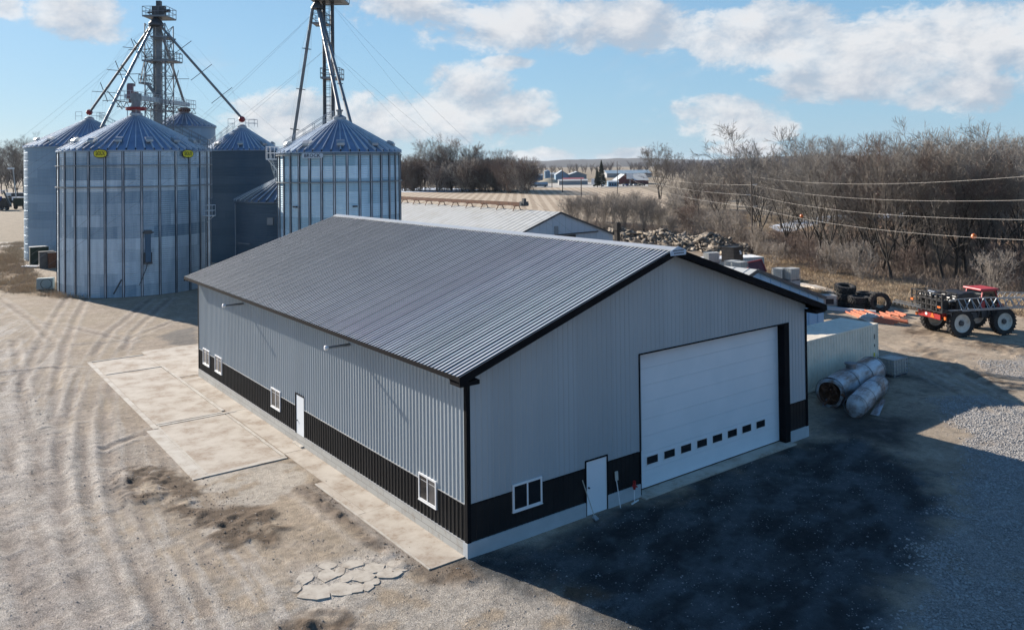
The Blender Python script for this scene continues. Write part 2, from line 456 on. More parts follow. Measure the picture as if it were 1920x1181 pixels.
GRAVEL2 = gp((1845, 678), (1925, 672), (2050, 690), (2050, 730), (1925, 712), (1870, 700))
SOILS = [gp((205, 905), (250, 878), (330, 885), (395, 912), (430, 915), (480, 945), (535, 990), (500, 1022), (430, 1022), (385, 985), (320, 955), (250, 945)),
         gp((562, 914), (600, 903), (632, 925), (675, 962), (733, 1005), (800, 1058), (860, 1062), (880, 1085), (800, 1088), (740, 1052), (665, 985), (610, 945)),
         gp((520, 1180), (560, 1160), (640, 1158), (720, 1185), (760, 1260), (500, 1260)),
         gp((515, 862), (545, 850), (556, 862), (530, 872), (470, 880)),
         gp((1040, 1080), (1120, 1110), (1080, 1125), (1020, 1100)),
         gp((1700, 640), (1760, 655), (1840, 690), (1925, 725), (1925, 745), (1840, 715), (1760, 690)),
         gp((1720, 600), (1780, 620), (1920, 650), (1920, 670), (1780, 645), (1690, 625))]
DAMP = gp((290, 632), (330, 618), (372, 612), (372, 652), (320, 645))
TRACKS = [gp((150, 545), (120, 600), (90, 660), (70, 740), (60, 850), (70, 960), (90, 1060), (120, 1181), (150, 1300)),
          gp((0, 640), (10, 760), (30, 880), (60, 1000), (110, 1120), (140, 1250)),
          gp((0, 720), (15, 860), (45, 980), (95, 1120), (130, 1250)),
          gp((300, 560), (230, 620), (180, 700), (158, 790), (156, 880), (170, 980), (200, 1080), (235, 1181), (260, 1300)),
          gp((0, 560), (60, 600), (100, 640)), gp((0, 600), (120, 610), (250, 640)),
          gp((0, 660), (100, 650), (230, 640), (330, 600)), gp((0, 700), (90, 690), (180, 690)),
          gp((120, 800), (115, 870), (118, 950), (140, 1060), (175, 1181)),
          gp((0, 900), (20, 1000), (60, 1120), (80, 1240)), gp((195, 840), (300, 800), (330, 830)),
          gp((640, 930), (700, 975), (760, 1030)), gp((560, 915), (640, 975), (720, 1035)),
          gp((1640, 640), (1760, 690), (1860, 740), (1960, 800)), gp((1650, 660), (1760, 715), (1860, 775))]
GRASSY = gp((-200, 470), (45, 455), (45, 500), (110, 540), (200, 560), (130, 560), (60, 555), (-200, 520))
BRUSHGROUND = gp((1150, 430), (1560, 548), (1700, 560), (1740, 575), (1960, 590), (2300, 600), (2300, 385), (1250, 385))

def ground_data(X, Y):
    near = np.exp(-((np.hypot(X - 8, Y - 20) / 75) ** 2))
    z = (fbm(X, Y, .12, 4, 3) - .5) * .10 * near
    z += (fbm(X, Y, 1.3, 4, 11) - .5) * .045 * near
    z += (fbm(X, Y, 4.0, 3, 12) - .5) * .034 * near
    n1 = fbm(X, Y, .35, 5, 21); n2 = fbm(X, Y, 1.6, 4, 22); n3 = fbm(X, Y, .08, 3, 23)
    col = np.empty(X.shape + (3,)); col[:] = (0.330, 0.270, 0.203)
    def blend(mask, c, a=1.0):
        k = (np.clip(mask, 0, 1) * a)[..., None]
        col[:] = col * (1 - k) + np.array(c) * k
    blend(sstep(n1, .42, .62), (0.31, 0.25, 0.20), .45)
    blend(sstep(n2, .5, .7), (0.41, 0.345, 0.28), .4)
    grav = np.full(X.shape, 0.25)
    # greyish gravel on the haul road at the left and across the bottom
    road = sstep(-6.5 - X + 1.5 * (n1 - .5) * 4 - np.clip(Y - 10, 0, 99) * .03, -1.5, 2.5)
    bottom = sstep(4.5 - Y + 5 * (n1 - .5), -1, 3) * sstep(3 - X, -2, 3)
    gr = np.maximum(road, bottom * .85)
    blend(gr * sstep(n2 + .25 * n1, .38, .62), (0.355, 0.33, 0.295), .85)
    dr = dist_poly(X, Y, TRACKS[3]); stk = fbm(dr * 3.4, Y * .16 + X * .05, 1.0, 4, 91)
    rz_ = sstep(-3.5 - X - np.clip(Y - 10, 0, 99) * .03, 0, 2.5)
    blend(rz_ * sstep(stk, .52, .66), (0.43, 0.395, 0.355), .6); blend(rz_ * sstep(stk, .47, .36), (0.255, 0.215, 0.18), .65); z += rz_ * (stk - .5) * .05 * near
    grav = np.maximum(grav, gr)
    # field verge and river flats beyond the yard
    verge = sdist(X, Y, BRUSHGROUND) + 6 * (n1 - .5)
    blend(sstep(verge, -1.5, 2), (0.27, 0.205, 0.145), 1)
    blend(sstep(verge, -1.5, 2) * sstep(n2, .45, .6), (0.18, 0.135, 0.10), .7)
    gz = sdist(X, Y, GRASSY) + 3 * (n1 - .5)
    blend(sstep(gz, -1, 1.2), (0.27, 0.19, 0.115), .9)
    far = sstep(np.hypot(X + 14, Y + 21), 120, 170)
    blend(far, (0.27, 0.22, 0.16), 1)
    grav *= (1 - far)
    # cast shade painted dark on the door apron and the tank lot
    ap = sdist(X, Y, APRONSHADE) + 2.6 * (n1 - .5) + 1.0 * (n2 - .5)
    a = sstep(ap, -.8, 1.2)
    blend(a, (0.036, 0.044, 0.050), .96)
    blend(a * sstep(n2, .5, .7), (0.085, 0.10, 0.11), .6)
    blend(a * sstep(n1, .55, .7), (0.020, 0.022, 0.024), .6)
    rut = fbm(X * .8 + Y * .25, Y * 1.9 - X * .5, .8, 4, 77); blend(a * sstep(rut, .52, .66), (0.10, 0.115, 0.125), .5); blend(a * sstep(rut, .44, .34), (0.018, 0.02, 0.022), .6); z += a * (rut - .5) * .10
    tl = sdist(X, Y, TANKSHADE) + 1.5 * (n1 - .5)
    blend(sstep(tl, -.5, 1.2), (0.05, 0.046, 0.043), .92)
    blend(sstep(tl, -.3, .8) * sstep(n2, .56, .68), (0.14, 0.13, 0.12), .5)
    # freshly turned dark soil
    for i, p in enumerate(SOILS):
        q_ = .45 if i == 1 else 1
        s_ = sstep(sdist(X, Y, p) + .25 + q_ * (1.3 * (n2 - .5) + .9 * (n1 - .5)), -.35, .45)
        blend(s_ * (sstep(n2, .28, .5) if i != 1 else .75 + .25 * sstep(n2, .4, .6)), (0.115, 0.082, 0.056), .92)
        z += s_ * ((fbm(X, Y, 2.2, 3, 40 + i) - .42) * .26 * near + 0.02)
        grav *= (1 - s_ * .7)
    dm = sstep(sdist(X, Y, DAMP) + .8 * (n2 - .5), -.3, .5)
    blend(dm, (0.13, 0.125, 0.12), .8)
    cp = sstep(sdist(X, Y, [(-5.2, 8.9), (-3.4, 8.0), (-1.9, 8.7), (-1.3, 9.4), (-1.2, 12), (-5.0, 12.0)]) + .9 * (n2 - .5) + .5 * (n1 - .5), -.15, .2)
    blend(cp * sstep(n2 + .3 * n1, .42, .6), (0.46, 0.415, 0.355), .8)
    fs_ = sstep(sdist(X, Y, gp((548, 1100), (585, 1060), (660, 1040), (745, 1030), (775, 1062), (720, 1092), (660, 1115), (590, 1128))) + .7 * (n2 - .5), -.3, .3)
    blend(fs_, (0.43, 0.395, 0.35), .7)
    # wheel tracks
    for i, t in enumerate(TRACKS):
        for off in ((-.85, .85) if i in (0, 1, 3, 8) else (0,)):
            pts = t
            if off:
                pts = []
                for k in range(len(t)):
                    a_ = np.array(t[max(k - 1, 0)]); b_ = np.array(t[min(k + 1, len(t) - 1)]); d_ = b_ - a_; d_ /= np.linalg.norm(d_) + 1e-9
                    pts.append((t[k][0] - d_[1] * off, t[k][1] + d_[0] * off))
            d = dist_poly(X, Y, pts) + .25 * (n2 - .5)
            g = np.exp(-(d / .20) ** 2); e = np.exp(-((d - .42) / .16) ** 2)
            z += (-.05 * g + .03 * e) * near
            blend(g * sstep(n1, .25, .6), (0.215, 0.18, 0.155), .7); blend(e, (0.44, 0.40, 0.36), .35)
    rt = sstep(X + .6 * (Y + 6), 24, 30) * (1 - sstep(Y, 22, 34)) * sstep(verge, 1.5, -1.5)
    blend(rt * sstep(n1 + .2 * n2, .30, .60), (0.43, 0.345, 0.255), .75); blend(rt * sstep(n2, .60, .72), (0.22, 0.165, 0.12), .6)
    g1 = sstep(sdist(X, Y, GRAVEL) + 2.2 * (n1 - .5) + 1.2 * (n2 - .5), -.7, .7)
    g2 = sstep(sdist(X, Y, GRAVEL2) + 2.0 * (n1 - .5), -.6, .6)
    g = np.maximum(g1, g2 * .9)
    blend(g, (0.30, 0.285, 0.27), .8)
    blend(g * sstep(n1, .56, .66), (0.30, 0.25, 0.20), .7)
    grav = np.maximum(grav, g)
    # level pad under the slabs and the shed
    pad = sdist(X, Y, [(-5.2, 8.0), (-1.4, 8.0), (-1.4, -.1), (19, -.3), (19, 38.5), (-5.2, 38.5)])
    k = sstep(pad, -.5, .0)
    z = z * (1 - k) - .018 * k
    fr = sstep(.25 - Y, 0, .5) * sstep(1.8 + Y, 0, 1.5) * sstep(X, 0, 1) * sstep(19 - X, 0, 1)
    z -= fr * .03
    return z, col, grav
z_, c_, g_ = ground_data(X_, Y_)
z_ = np.where(np.hypot(X_, Y_) > 150, 0, z_)
ny, nx = X_.shape
V = np.stack([X_.ravel(), Y_.ravel(), z_.ravel()], 1)
ii = np.arange(ny * nx).reshape(ny, nx)
F = np.stack([ii[:-1, :-1].ravel(), ii[:-1, 1:].ravel(), ii[1:, 1:].ravel(), ii[1:, :-1].ravel()], 1)
def ground_mat():
    mt, N, b = newmat('yard_dirt_and_gravel')
    at = N.n('ShaderNodeAttribute', attribute_name='tone'); gt = N.n('ShaderNodeAttribute', attribute_name='gravel')
    pos = N.n('ShaderNodeNewGeometry').outputs['Position']
    v1 = N.n('ShaderNodeTexVoronoi', feature='F1'); v1.inputs['Scale'].default_value = 14; v1.inputs['Randomness'].default_value = 1; N.l(pos, v1.inputs['Vector'])
    v2 = N.n('ShaderNodeTexVoronoi', feature='F1'); v2.inputs['Scale'].default_value = 34; N.l(pos, v2.inputs['Vector'])
    nA = N.noise(pos, 3.2, 7, .68); nB = N.noise(pos, 22, 4, .7); nC = N.noise(pos, .55, 5, .6)
    col = N.mix(0.0, at.outputs['Color'], (1, 1, 1))
    k = N.smooth(nA.outputs[0], .3, .7, .79, 1.15)
    k = N.math('MULTIPLY', k, N.smooth(nB.outputs[0], .25, .75, .84, 1.14))
    k = N.math('MULTIPLY', k, N.smooth(nC.outputs[0], .3, .7, .86, 1.10))
    # pebbles: each cell its own tone
    sepc = N.n('ShaderNodeSeparateColor'); N.l(v1.outputs['Color'], sepc.inputs[0])
    peb = N.math('MULTIPLY', N.smooth(v1.outputs['Distance'], .25, .42, 1, 0), N.math('GREATER_THAN', sepc.outputs[0], .72))
    sep2 = N.n('ShaderNodeSeparateColor'); N.l(v2.outputs['Color'], sep2.inputs[0])
    peb2 = N.math('SUBTRACT', sep2.outputs[1], .5)
    k = N.math('MULTIPLY', k, N.math('ADD', 1, N.math('MULTIPLY', N.math('MULTIPLY', peb2, gt.outputs['Fac']), .75)))
    k = N.math('ADD', k, N.math('MULTIPLY', N.math('MULTIPLY', peb, gt.outputs['Fac']), .28))
    dk = N.math('MULTIPLY', N.math('LESS_THAN', sepc.outputs[1], .10), N.smooth(v1.outputs['Distance'], .2, .36, .45, 0))
    k = N.math('SUBTRACT', k, dk)
    sc1 = N.n('ShaderNodeVectorMath', operation='SCALE'); N.l(col, sc1.inputs[0]); N.l(k, sc1.inputs['Scale'])
    N.l(sc1.outputs[0], b.inputs['Base Color'])
    b.inputs['Roughness'].default_value = 0.95; b.inputs['Specular IOR Level'].default_value = .2
    h = N.math('ADD', N.math('MULTIPLY', nA.outputs[0], .035), N.math('MULTIPLY', nB.outputs[0], .016))
    h = N.math('ADD', h, N.math('MULTIPLY', N.math('MULTIPLY', peb, gt.outputs['Fac']), .02))
    h = N.math('SUBTRACT', h, N.math('MULTIPLY', v2.outputs['Distance'], .016))
    bp = N.n('ShaderNodeBump'); bp.inputs['Strength'].default_value = 1; bp.inputs['Distance'].default_value = 1.0
    N.l(h, bp.inputs['Height']); N.l(bp.outputs[0], b.inputs['Normal'])
    return mt
ground = np_mesh('ground', V, F, ground_mat(), smooth=True)
tag(ground, 'bare yard of tan dirt and grey gravel with wheel tracks', kind='structure')
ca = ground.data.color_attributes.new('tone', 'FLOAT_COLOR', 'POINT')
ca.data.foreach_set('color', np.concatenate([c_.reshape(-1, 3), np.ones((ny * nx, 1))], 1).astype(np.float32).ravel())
ga = ground.data.attributes.new('gravel', 'FLOAT', 'POINT')
ga.data.foreach_set('value', g_.astype(np.float32).ravel())

def flat(name, poly, z, mt, label):
    b = MB(); b.sheet([(x, y, z) for x, y in poly])
    o = b.build(name, mt); return tag(o, label, kind='structure')

# stubble field beyond the sheds
def field_mat():
    mt, N, b = newmat('corn_stubble_rows')
    pos = N.n('ShaderNodeNewGeometry').outputs['Position']
    mp = N.n('ShaderNodeMapping'); N.l(pos, mp.inputs[0]); mp.inputs['Rotation'].default_value = (0, 0, R_(37.5))
    wv = N.n('ShaderNodeTexWave', wave_type='BANDS', bands_direction='X'); N.l(mp.outputs[0], wv.inputs['Vector'])
    wv.inputs['Scale'].default_value = .105; wv.inputs['Distortion'].default_value = 1.2; wv.inputs['Detail'].default_value = 3; wv.inputs['Detail Scale'].default_value = 2
    n = N.noise(pos, .12, 5, .6); n2 = N.noise(pos, 1.1, 5, .7)
    c = N.mix(N.smooth(wv.outputs['Fac'], .3, .7), (0.26, 0.19, 0.125), (0.43, 0.345, 0.25))
    c = N.mix(N.smooth(n.outputs[0], .35, .65, 0, .5), c, (0.40, 0.32, 0.23))
    c = N.mix(N.smooth(n2.outputs[0], .45, .7, 0, .6), c, (0.20, 0.15, 0.10))
    N.l(c, b.inputs['Base Color']); b.inputs['Roughness'].default_value = 1
    return mt
FIELD = gp((700, 362), (760, 359), (900, 360), (1000, 356), (1060, 349), (1200, 352), (1262, 372), (1240, 400), (1050, 440), (700, 470))
flat('field', FIELD, .03, field_mat(), 'tan stubble field in rows behind the white roofed shed')
flat('riverbank_meadow', gp((1420, 440), (1560, 405), (1700, 408), (1960, 420), (1960, 455), (1700, 470), (1500, 460)), .03,
     mat('rusty_brown_meadow', (0.25, 0.155, 0.105), (0.20, 0.125, 0.085), rough=1, scale=.08, dirt=(0.33, .24, .16, .5), world=True), 'rusty brown meadow beyond the first trees')
M['snow'] = mat('old_snow_and_ice', (0.62, 0.68, 0.76), (0.50, 0.56, 0.64), rough=.6, scale=.2, world=True)
flat('frozen_creek', gp((1440, 425), (1500, 412), (1560, 404), (1650, 402), (1720, 398), (1720, 406), (1640, 411), (1560, 414), (1520, 424), (1470, 440)), .045, M['snow'], 'frozen pale blue creek seen between the bare trees')
flat('snow_patch', gp((740, 361), (760, 352), (840, 353), (905, 356), (880, 359), (800, 361)), .045, M['snow'], 'thin old snow along the foot of the far tree line')
flat('gravel_road', gp((-80, 470), (-80, 455), (44, 454), (50, 462), (48, 466)), .02, mat('pale_road_gravel', (.44, .39, .33), (.38, .34, .29), rough=1, world=True), 'pale gravel road running behind the left bins')
flat('far_lot', gp((985, 352), (1000, 346), (1060, 343), (1120, 342), (1215, 344), (1215, 350), (1130, 352), (1040, 352)), .05,
     mat('pale_far_yard', (.42, .40, .36), (.36, .33, .29), rough=1, scale=.05, world=True), 'pale gravel yard around the far buildings')

# distant hills
def hills(name, d, zb, amp, a0, a1, seed, c):
    n = 260; b = []
    Fh = []
    th = np.linspace(R_(a0), R_(a1), n)
    prof = zb + amp * fbm(th * 9, th * 0, 1.0, 4, seed) + amp * .25 * fbm(th * 90, th * 0, 1.0, 3, seed + 5)
    rows = [(d, -2), (d * 1.06, .55), (d * 1.14, .9), (d * 1.22, 1.0), (d * 1.5, .4)]
    P = []
    for rr, k in rows:
        for t, h in zip(th, prof): P.append((CAM[0] + rr * math.sin(t), CAM[1] + rr * math.cos(t), -2 if k < 0 else h * k))
    for r0 in range(len(rows) - 1):
        for i in range(n - 1): Fh.append((r0 * n + i, r0 * n + i + 1, (r0 + 1) * n + i + 1, (r0 + 1) * n + i))
    o = np_mesh(name, np.array(P), np.array(Fh), c, smooth=True)
    return o
hm = mat('wooded_hill', (0.060, 0.066, 0.078), (0.085, 0.088, 0.095), rough=1, scale=.004, dirt=(.15, .135, .12, .4), world=True)
tag(hills('hills', 2600, 12, 22, -5, 85, 61, hm), 'low wooded hills along the horizon', kind='structure')

# concrete pads beside the long wall
M['slab'] = mat('dusty_concrete_slab', (0.47, 0.425, 0.365), (0.34, 0.285, 0.23), rough=.92, scale=.9, bump=.004, bscale=20, dirt=(0.25, 0.185, 0.13, .85), world=True)
M['curb'] = mat('concrete_curb', (0.48, 0.45, 0.40), (0.38, 0.34, 0.29), rough=.9, scale=1.4, dirt=(.27, .21, .16, .8), world=True)
b = MB()
def pad(x0, x1, y0, y1, z=0.0): b.box(x0, x1, y0, y1, -.3, z)
pad(-4.35, -1.22, 20.45, 32.2); pad(-4.35, -1.22, 32.24, 36.3); pad(-4.35, -1.22, 12.35, 19.9)
pad(-1.0, -.02, 12.6, 20.1, .004); pad(-1.0, -.02, 20.13, 28.3, .006); pad(-1.0, -.02, 5.0, 12.57, .003); pad(-1.28, -.02, .1, 4.97, .012)
pad(-1.28, -1.02, 5.0, 8.6, .0105); pad(-1.19, 2.6, 28.9, 37.6, -.004)
tag(b.build('concrete_slab', M['slab']), 'dusty jointed concrete pads beside the long grey wall', kind='structure')
b = MB()
for (x0, x1, y0, y1, z) in [(-4.62, -4.38, 19.6, 36.4, .02), (-4.95, -4.40, 12.0, 19.55, .012), (-4.40, -4.30, 12.3, 19.9, .026), (-1.19, -1.03, 20.5, 32.5, .022), (-1.19, -1.06, 12.3, 19.8, .02),
                            (-4.34, -.6, 19.94, 20.16, .016), (-4.34, -1.2, 20.22, 20.40, .022), (-4.6, -1.1, 12.0, 12.3, .02), (-4.3, -1.2, 32.2, 32.3, .03), (-4.62, -1.3, 36.33, 36.5, .03)]:
    b.box(x0, x1, y0, y1, -.2, z)
b.box(-1.36, -1.29, .1, 8.6, -.2, .02)
tag(b.build('curb', M['curb'], bevel=.01), 'narrow raised concrete curbs edging the pads', kind='structure')

# ============================================================ THE GREY SHED
W_, L_, Z0 = 18.29, 28.43, 0.44
EZ, RZ, OE, OG = 5.82, 9.03, .64, .615
SL = (RZ - EZ) / (W_ / 2 + OE)
shed = thing('pole_barn', 'large new grey metal shed with black wainscot and white overhead door', 'shed', (W_ / 2, L_ / 2, 0))
WT = Z0 + 1.18       # wainscot top
def ribs_side(b, x, sgn, y0, y1, z0, z1, skip=()):
    """corrugated sheet on a wall of constant x, outward direction sgn"""
    n = int(round((y1 - y0) / .2286)); st = (y1 - y0) / n
    for i in range(n):
        a = y0 + i * st
        zz = [(z0, z1)]
        for (ya, yb, za, zb_) in skip:
            if a + st * .6 > ya and a + st * .3 < yb: zz = [s for s in ((z0, min(za, z1)), (max(zb_, z0), z1)) if s[1] - s[0] > .02]
        for za, zb_ in zz:
            p = [(a, 0), (a + .070, 0), (a + .090, .027), (a + .140, .027), (a + .156, 0), (a + st, 0)]
            vs = []
            for (yy, o_) in p:
                for z in (za, zb_): vs.append((x + sgn * o_, yy, z))
            b.add(vs, [(2 * k, 2 * k + 2, 2 * k + 3, 2 * k + 1) if sgn > 0 else (2 * k + 1, 2 * k + 3, 2 * k + 2, 2 * k) for k in range(5)])
def ribs_front(b, y, sgn, x0, x1, z0, ztop, skip=()):
    n = int(round((x1 - x0) / .2286)); st = (x1 - x0) / n
    for i in range(n):
        a = x0 + i * st
        segs = [(z0, None)]
        for (xa, xb, za, zb_) in skip:
            if a + st * .6 > xa and a + st * .3 < xb:
                segs = []
                if za - z0 > .02: segs.append((z0, za))
                segs.append((max(zb_, z0), None))
        for za, zb_ in segs:
            p = [(a, 0), (a + .088, 0), (a + .098, .014), (a + .128, .014), (a + .138, 0), (a + st, 0)]
            vs = []
            for (xx, o_) in p:
                t = ztop(xx) if zb_ is None else zb_
                if t <= za: t = za + .001
                vs += [(xx, y + sgn * o_, za), (xx, y + sgn * o_, t)]
            b.add(vs, [(2 * k, 2 * k + 2, 2 * k + 3, 2 * k + 1) if sgn < 0 else (2 * k + 1, 2 * k + 3, 2 * k + 2, 2 * k) for k in range(5)])
zr = lambda x: EZ + (x + OE if x < W_ / 2 else W_ + OE - x) * SL - .06
DX0, DX1, DZ1 = 7.70, 16.62, 5.16      # big door opening
WD = (12.80, 13.72, .06, 2.15)         # side walk door y range, z
FD = (4.98, 5.95, -.10, 1.84)          # front walk door x range
SW = [(1.79, 2.93), (15.54, 16.69), (24.10, 25.28), (26.30, 27.51)]  # side windows y
b = MB(); ribs_side(b, 0, -1, 0, L_, WT, EZ - .02, skip=[(WD[0], WD[1], 0, WD[3])]); b.build('long_wall', M['wall'], shed)
b = MB(); ribs_side(b, 0, -1, 0, WD[0] - .03, Z0, WT); b.build('long_wall_wainscot', M['black'], shed)
b = MB(); ribs_side(b, 0, -1, WD[1] + .03, L_, Z0, WT); b.build('long_wall_wainscot', M['black'], shed)
b = MB(); ribs_side(b, W_, 1, 0, L_, Z0, EZ - .02); b.build('far_side_wall', M['wall'], shed)
b = MB(); ribs_front(b, 0, -1, 0, W_, WT, zr, skip=[(DX0 - .0, DX1 + .35, 0, DZ1 + .03), (FD[0], FD[1], 0, FD[3])]); b.build('gable_wall', M['wall'], shed)
for xa_, xb_ in ((0, FD[0]), (FD[1], DX0 - .02), (DX1 + .33, W_)):
    b = MB(); ribs_front(b, 0, -1, xa_, xb_, Z0, lambda x: WT); b.build('gable_wall_wainscot', M['black'], shed)
b = MB(); ribs_front(b, L_, 1, 0, W_, Z0, zr); b.build('rear_wall', M['wall'], shed)
# roof slopes: pale pans between ribs, their shade painted dark on the flanks
M['ribshade'] = mat('rib_flank_shade', (0.022, 0.026, 0.034), rough=.5, world=True)
for sgn, nm in ((-1, 'roof_slope'), (1, 'roof_slope')):
    b = MB(); n = int(round((L_ + 2 * OG) / .215)); y0 = -OG; st = (L_ + 2 * OG) / n
    xe = -OE if sgn < 0 else W_ + OE
    nx_, nz_ = (SL if sgn > 0 else -SL), 1.0; q = math.hypot(nx_, nz_); nx_ /= q; nz_ /= q
    for i in range(n):
        a = y0 + i * st
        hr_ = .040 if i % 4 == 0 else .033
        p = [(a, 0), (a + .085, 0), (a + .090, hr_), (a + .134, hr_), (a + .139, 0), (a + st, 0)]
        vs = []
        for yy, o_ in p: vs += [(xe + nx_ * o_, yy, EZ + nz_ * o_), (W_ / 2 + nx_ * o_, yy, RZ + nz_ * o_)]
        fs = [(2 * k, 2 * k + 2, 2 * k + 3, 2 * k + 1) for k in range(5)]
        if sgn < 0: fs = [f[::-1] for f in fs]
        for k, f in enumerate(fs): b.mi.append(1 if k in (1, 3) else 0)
        o_ = len(b.v); b.v += [tuple(map(float, q_)) for q_ in vs]; b.f += [tuple(o_ + i_ for i_ in f) for f in fs]
    b.add([(xe, -OG, EZ - .03), (xe, L_ + OG, EZ - .03), (W_ / 2, L_ + OG, RZ - .03), (W_ / 2, -OG, RZ - .03)], [(0, 1, 2, 3)])
    b.build(nm, [M['roof'], M['ribshade']], shed)
# ridge cap, fascia, soffit, corner trims
b = MB()
for s in (-1, 1):
    b.add([(W_ / 2, -OG - .03, RZ + .07), (W_ / 2, L_ + OG + .03, RZ + .07), (W_ / 2 + s * .27, L_ + OG + .03, RZ + .07 - .27 * SL), (W_ / 2 + s * .27, -OG - .03, RZ + .07 - .27 * SL),
           (W_ / 2 + s * .27, -OG - .03, RZ + .03 - .27 * SL), (W_ / 2 + s * .27, L_ + OG + .03, RZ + .03 - .27 * SL)], [(0, 1, 2, 3), (3, 2, 5, 4)])
b.build('ridge_cap', mat('pale_ridge_cap', (.46, .48, .50), (.42, .44, .46), rough=.35, metal=.2), shed)
b = MB()
for s in (0, 1):
    x = -OE - .03 if s == 0 else W_ + OE + .0
    b.box(x, x + .03, -OG - .01, L_ + OG + .01, EZ - .13, EZ + .012)
    xa, xb = (-OE, 0) if s == 0 else (W_, W_ + OE)
    b.box(xa + .002, xb - .002, -OG, L_ + OG, EZ - .125, EZ - .11)
for ye in (-OG - .03, L_ + OG):
    for s in (-1, 1):
        xe = -OE - .03 if s < 0 else W_ + OE + .03
        for (za, zb_, y0, y1) in [(-.24, .02, ye, ye + .03)]:
            vs = [(xe, y0, EZ + za), (xe, y1, EZ + za), (xe, y0, EZ + zb_), (xe, y1, EZ + zb_), (W_ / 2, y0, RZ + za + .01), (W_ / 2, y1, RZ + za + .01), (W_ / 2, y0, RZ + zb_ + .01), (W_ / 2, y1, RZ + zb_ + .01)]
            b.add(vs, [(0, 4, 6, 2), (1, 3, 7, 5), (0, 1, 5, 4), (2, 6, 7, 3), (0, 2, 3, 1)])
# sloping gable soffit
for (ya, yb) in ((-OG, -.001), (L_ + .001, L_ + OG)):
    for s in (-1, 1):
        xe = -OE if s < 0 else W_ + OE
        b.add([(xe, ya, EZ - .19), (xe, yb, EZ - .19), (W_ / 2, yb, RZ - .18), (W_ / 2, ya, RZ - .18)], [(0, 1, 2, 3)])
        b.add([(xe, ya, EZ - .16), (xe, yb, EZ - .16), (W_ / 2, yb, RZ - .15), (W_ / 2, ya, RZ - .15)], [(3, 2, 1, 0)])
# boxed eave return at the gable corners
for x0, x1 in ((-OE + .01, .10), (W_ - .10, W_ + OE - .01)): b.box(x0, x1, -OG + .01, -.03, EZ - .30, EZ - .165)
b.build('fascia_and_soffit', M['trim'], shed)
for x, y in ((0, 0), (W_, 0), (0, L_), (W_, L_)):
    b = MB()
    sx = -1 if x == 0 else 1; sy = -1 if y == 0 else 1
    b.box(min(x + sx * .035, x - sx * .11), max(x + sx * .035, x - sx * .11), min(y + sy * .035, y), max(y + sy * .035, y), Z0, EZ - .17)
    b.box(min(x + sx * .035, x), max(x + sx * .035, x), min(y, y - sy * .11), max(y, y - sy * .11), Z0, EZ - .17)
    b.build('corner_trim', M['trim'], shed)
# pale drip edge over the wainscot, base flashing
M['flash'] = mat('pale_flashing', (.42, .43, .44), rough=.45)
for q_ in ((-.039, -.001, .12, WD[0] - .05, WT - .012, WT + .016), (-.039, -.001, WD[1] + .05, L_ - .12, WT - .012, WT + .016),
           (-.041, -.001, .12, WD[0] - .05, Z0 - .022, Z0 + .008), (-.041, -.001, WD[1] + .05, L_ - .12, Z0 - .022, Z0 + .008)):
    b = MB(); b.box(*q_); b.build('drip_edge', M['flash'], shed)
for x0, x1 in ((.12, FD[0] - .06), (FD[1] + .06, DX0 - .14), (DX1 + .36, W_ - .12)):
    b = MB(); b.box(x0, x1, -.022, -.001, WT - .012, WT + .014); b.build('wainscot_trim', M['trim'], shed)
# foundation: block course along the long wall, poured wall along the gable
def block_mat():
    mt, N, b_ = newmat('concrete_block_course')
    tc = N.n('ShaderNodeNewGeometry').outputs['Position']
    sx = N.n('ShaderNodeSeparateXYZ'); N.l(tc, sx.inputs[0]); cb = N.n('ShaderNodeCombineXYZ')
    N.l(N.math('ADD', sx.outputs[0], sx.outputs[1]), cb.inputs[0]); N.l(sx.outputs[2], cb.inputs[1])
    br = N.n('ShaderNodeTexBrick'); N.l(cb.outputs[0], br.inputs[0])
    br.inputs['Scale'].default_value = 1; br.inputs['Brick Width'].default_value = .9; br.inputs['Row Height'].default_value = .21; br.inputs['Mortar Size'].default_value = .012
    br.inputs['Color1'].default_value = (.42, .42, .40, 1); br.inputs['Color2'].default_value = (.36, .36, .34, 1); br.inputs['Mortar'].default_value = (.24, .235, .22, 1)
    n = N.noise(tc, 3, 5, .65)
    c = N.mix(N.smooth(n.outputs[0], .5, .75, 0, .6), br.outputs[0], (.27, .23, .19))
    N.l(c, b_.inputs['Base Color']); b_.inputs['Roughness'].default_value = .9
    return mt
b = MB(); b.box(-.05, .30, .2, L_ - .02, -.25, Z0 - .022); b.build('block_foundation', block_mat(), shed)
fm = mat('fresh_poured_foundation', (.47, .50, .52), (.41, .44, .46), rough=.9, scale=1.5, bump=.002)
b = MB(); b.box(-.05, FD[0] - .05, -.05, .2, -.25, Z0 - .0); b.box(FD[1] + .04, DX0 - .06, -.05, .2, -.25, Z0 - .0); b.box(DX1 + .36, W_ + .05, -.05, .2, -.35, Z0 - .0)
b.box(W_ - .2, W_ + .05, .2, L_, -.25, Z0 - .0); b.box(.3, W_ - .2, L_ - .2, L_ + .05, -.25, Z0)
for x in (1.6, 3.1, 4.3, 6.7, 17.3): b.box(x, x + .012, -.0515, -.049, -.2, Z0 - .02)
b.build('poured_foundation', fm, shed)
for q_ in ((DX0 - .1, DX1 + .35, -.34, .3, -.3, .02), (FD[0] - .03, FD[1] + .03, -.12, .15, -.3, -.09), (-.2, .1, WD[0] - .03, WD[1] + .03, -.2, .055)):
    b = MB(); b.box(*q_); b.build('door_sill', M['curb'], shed, bevel=.01)

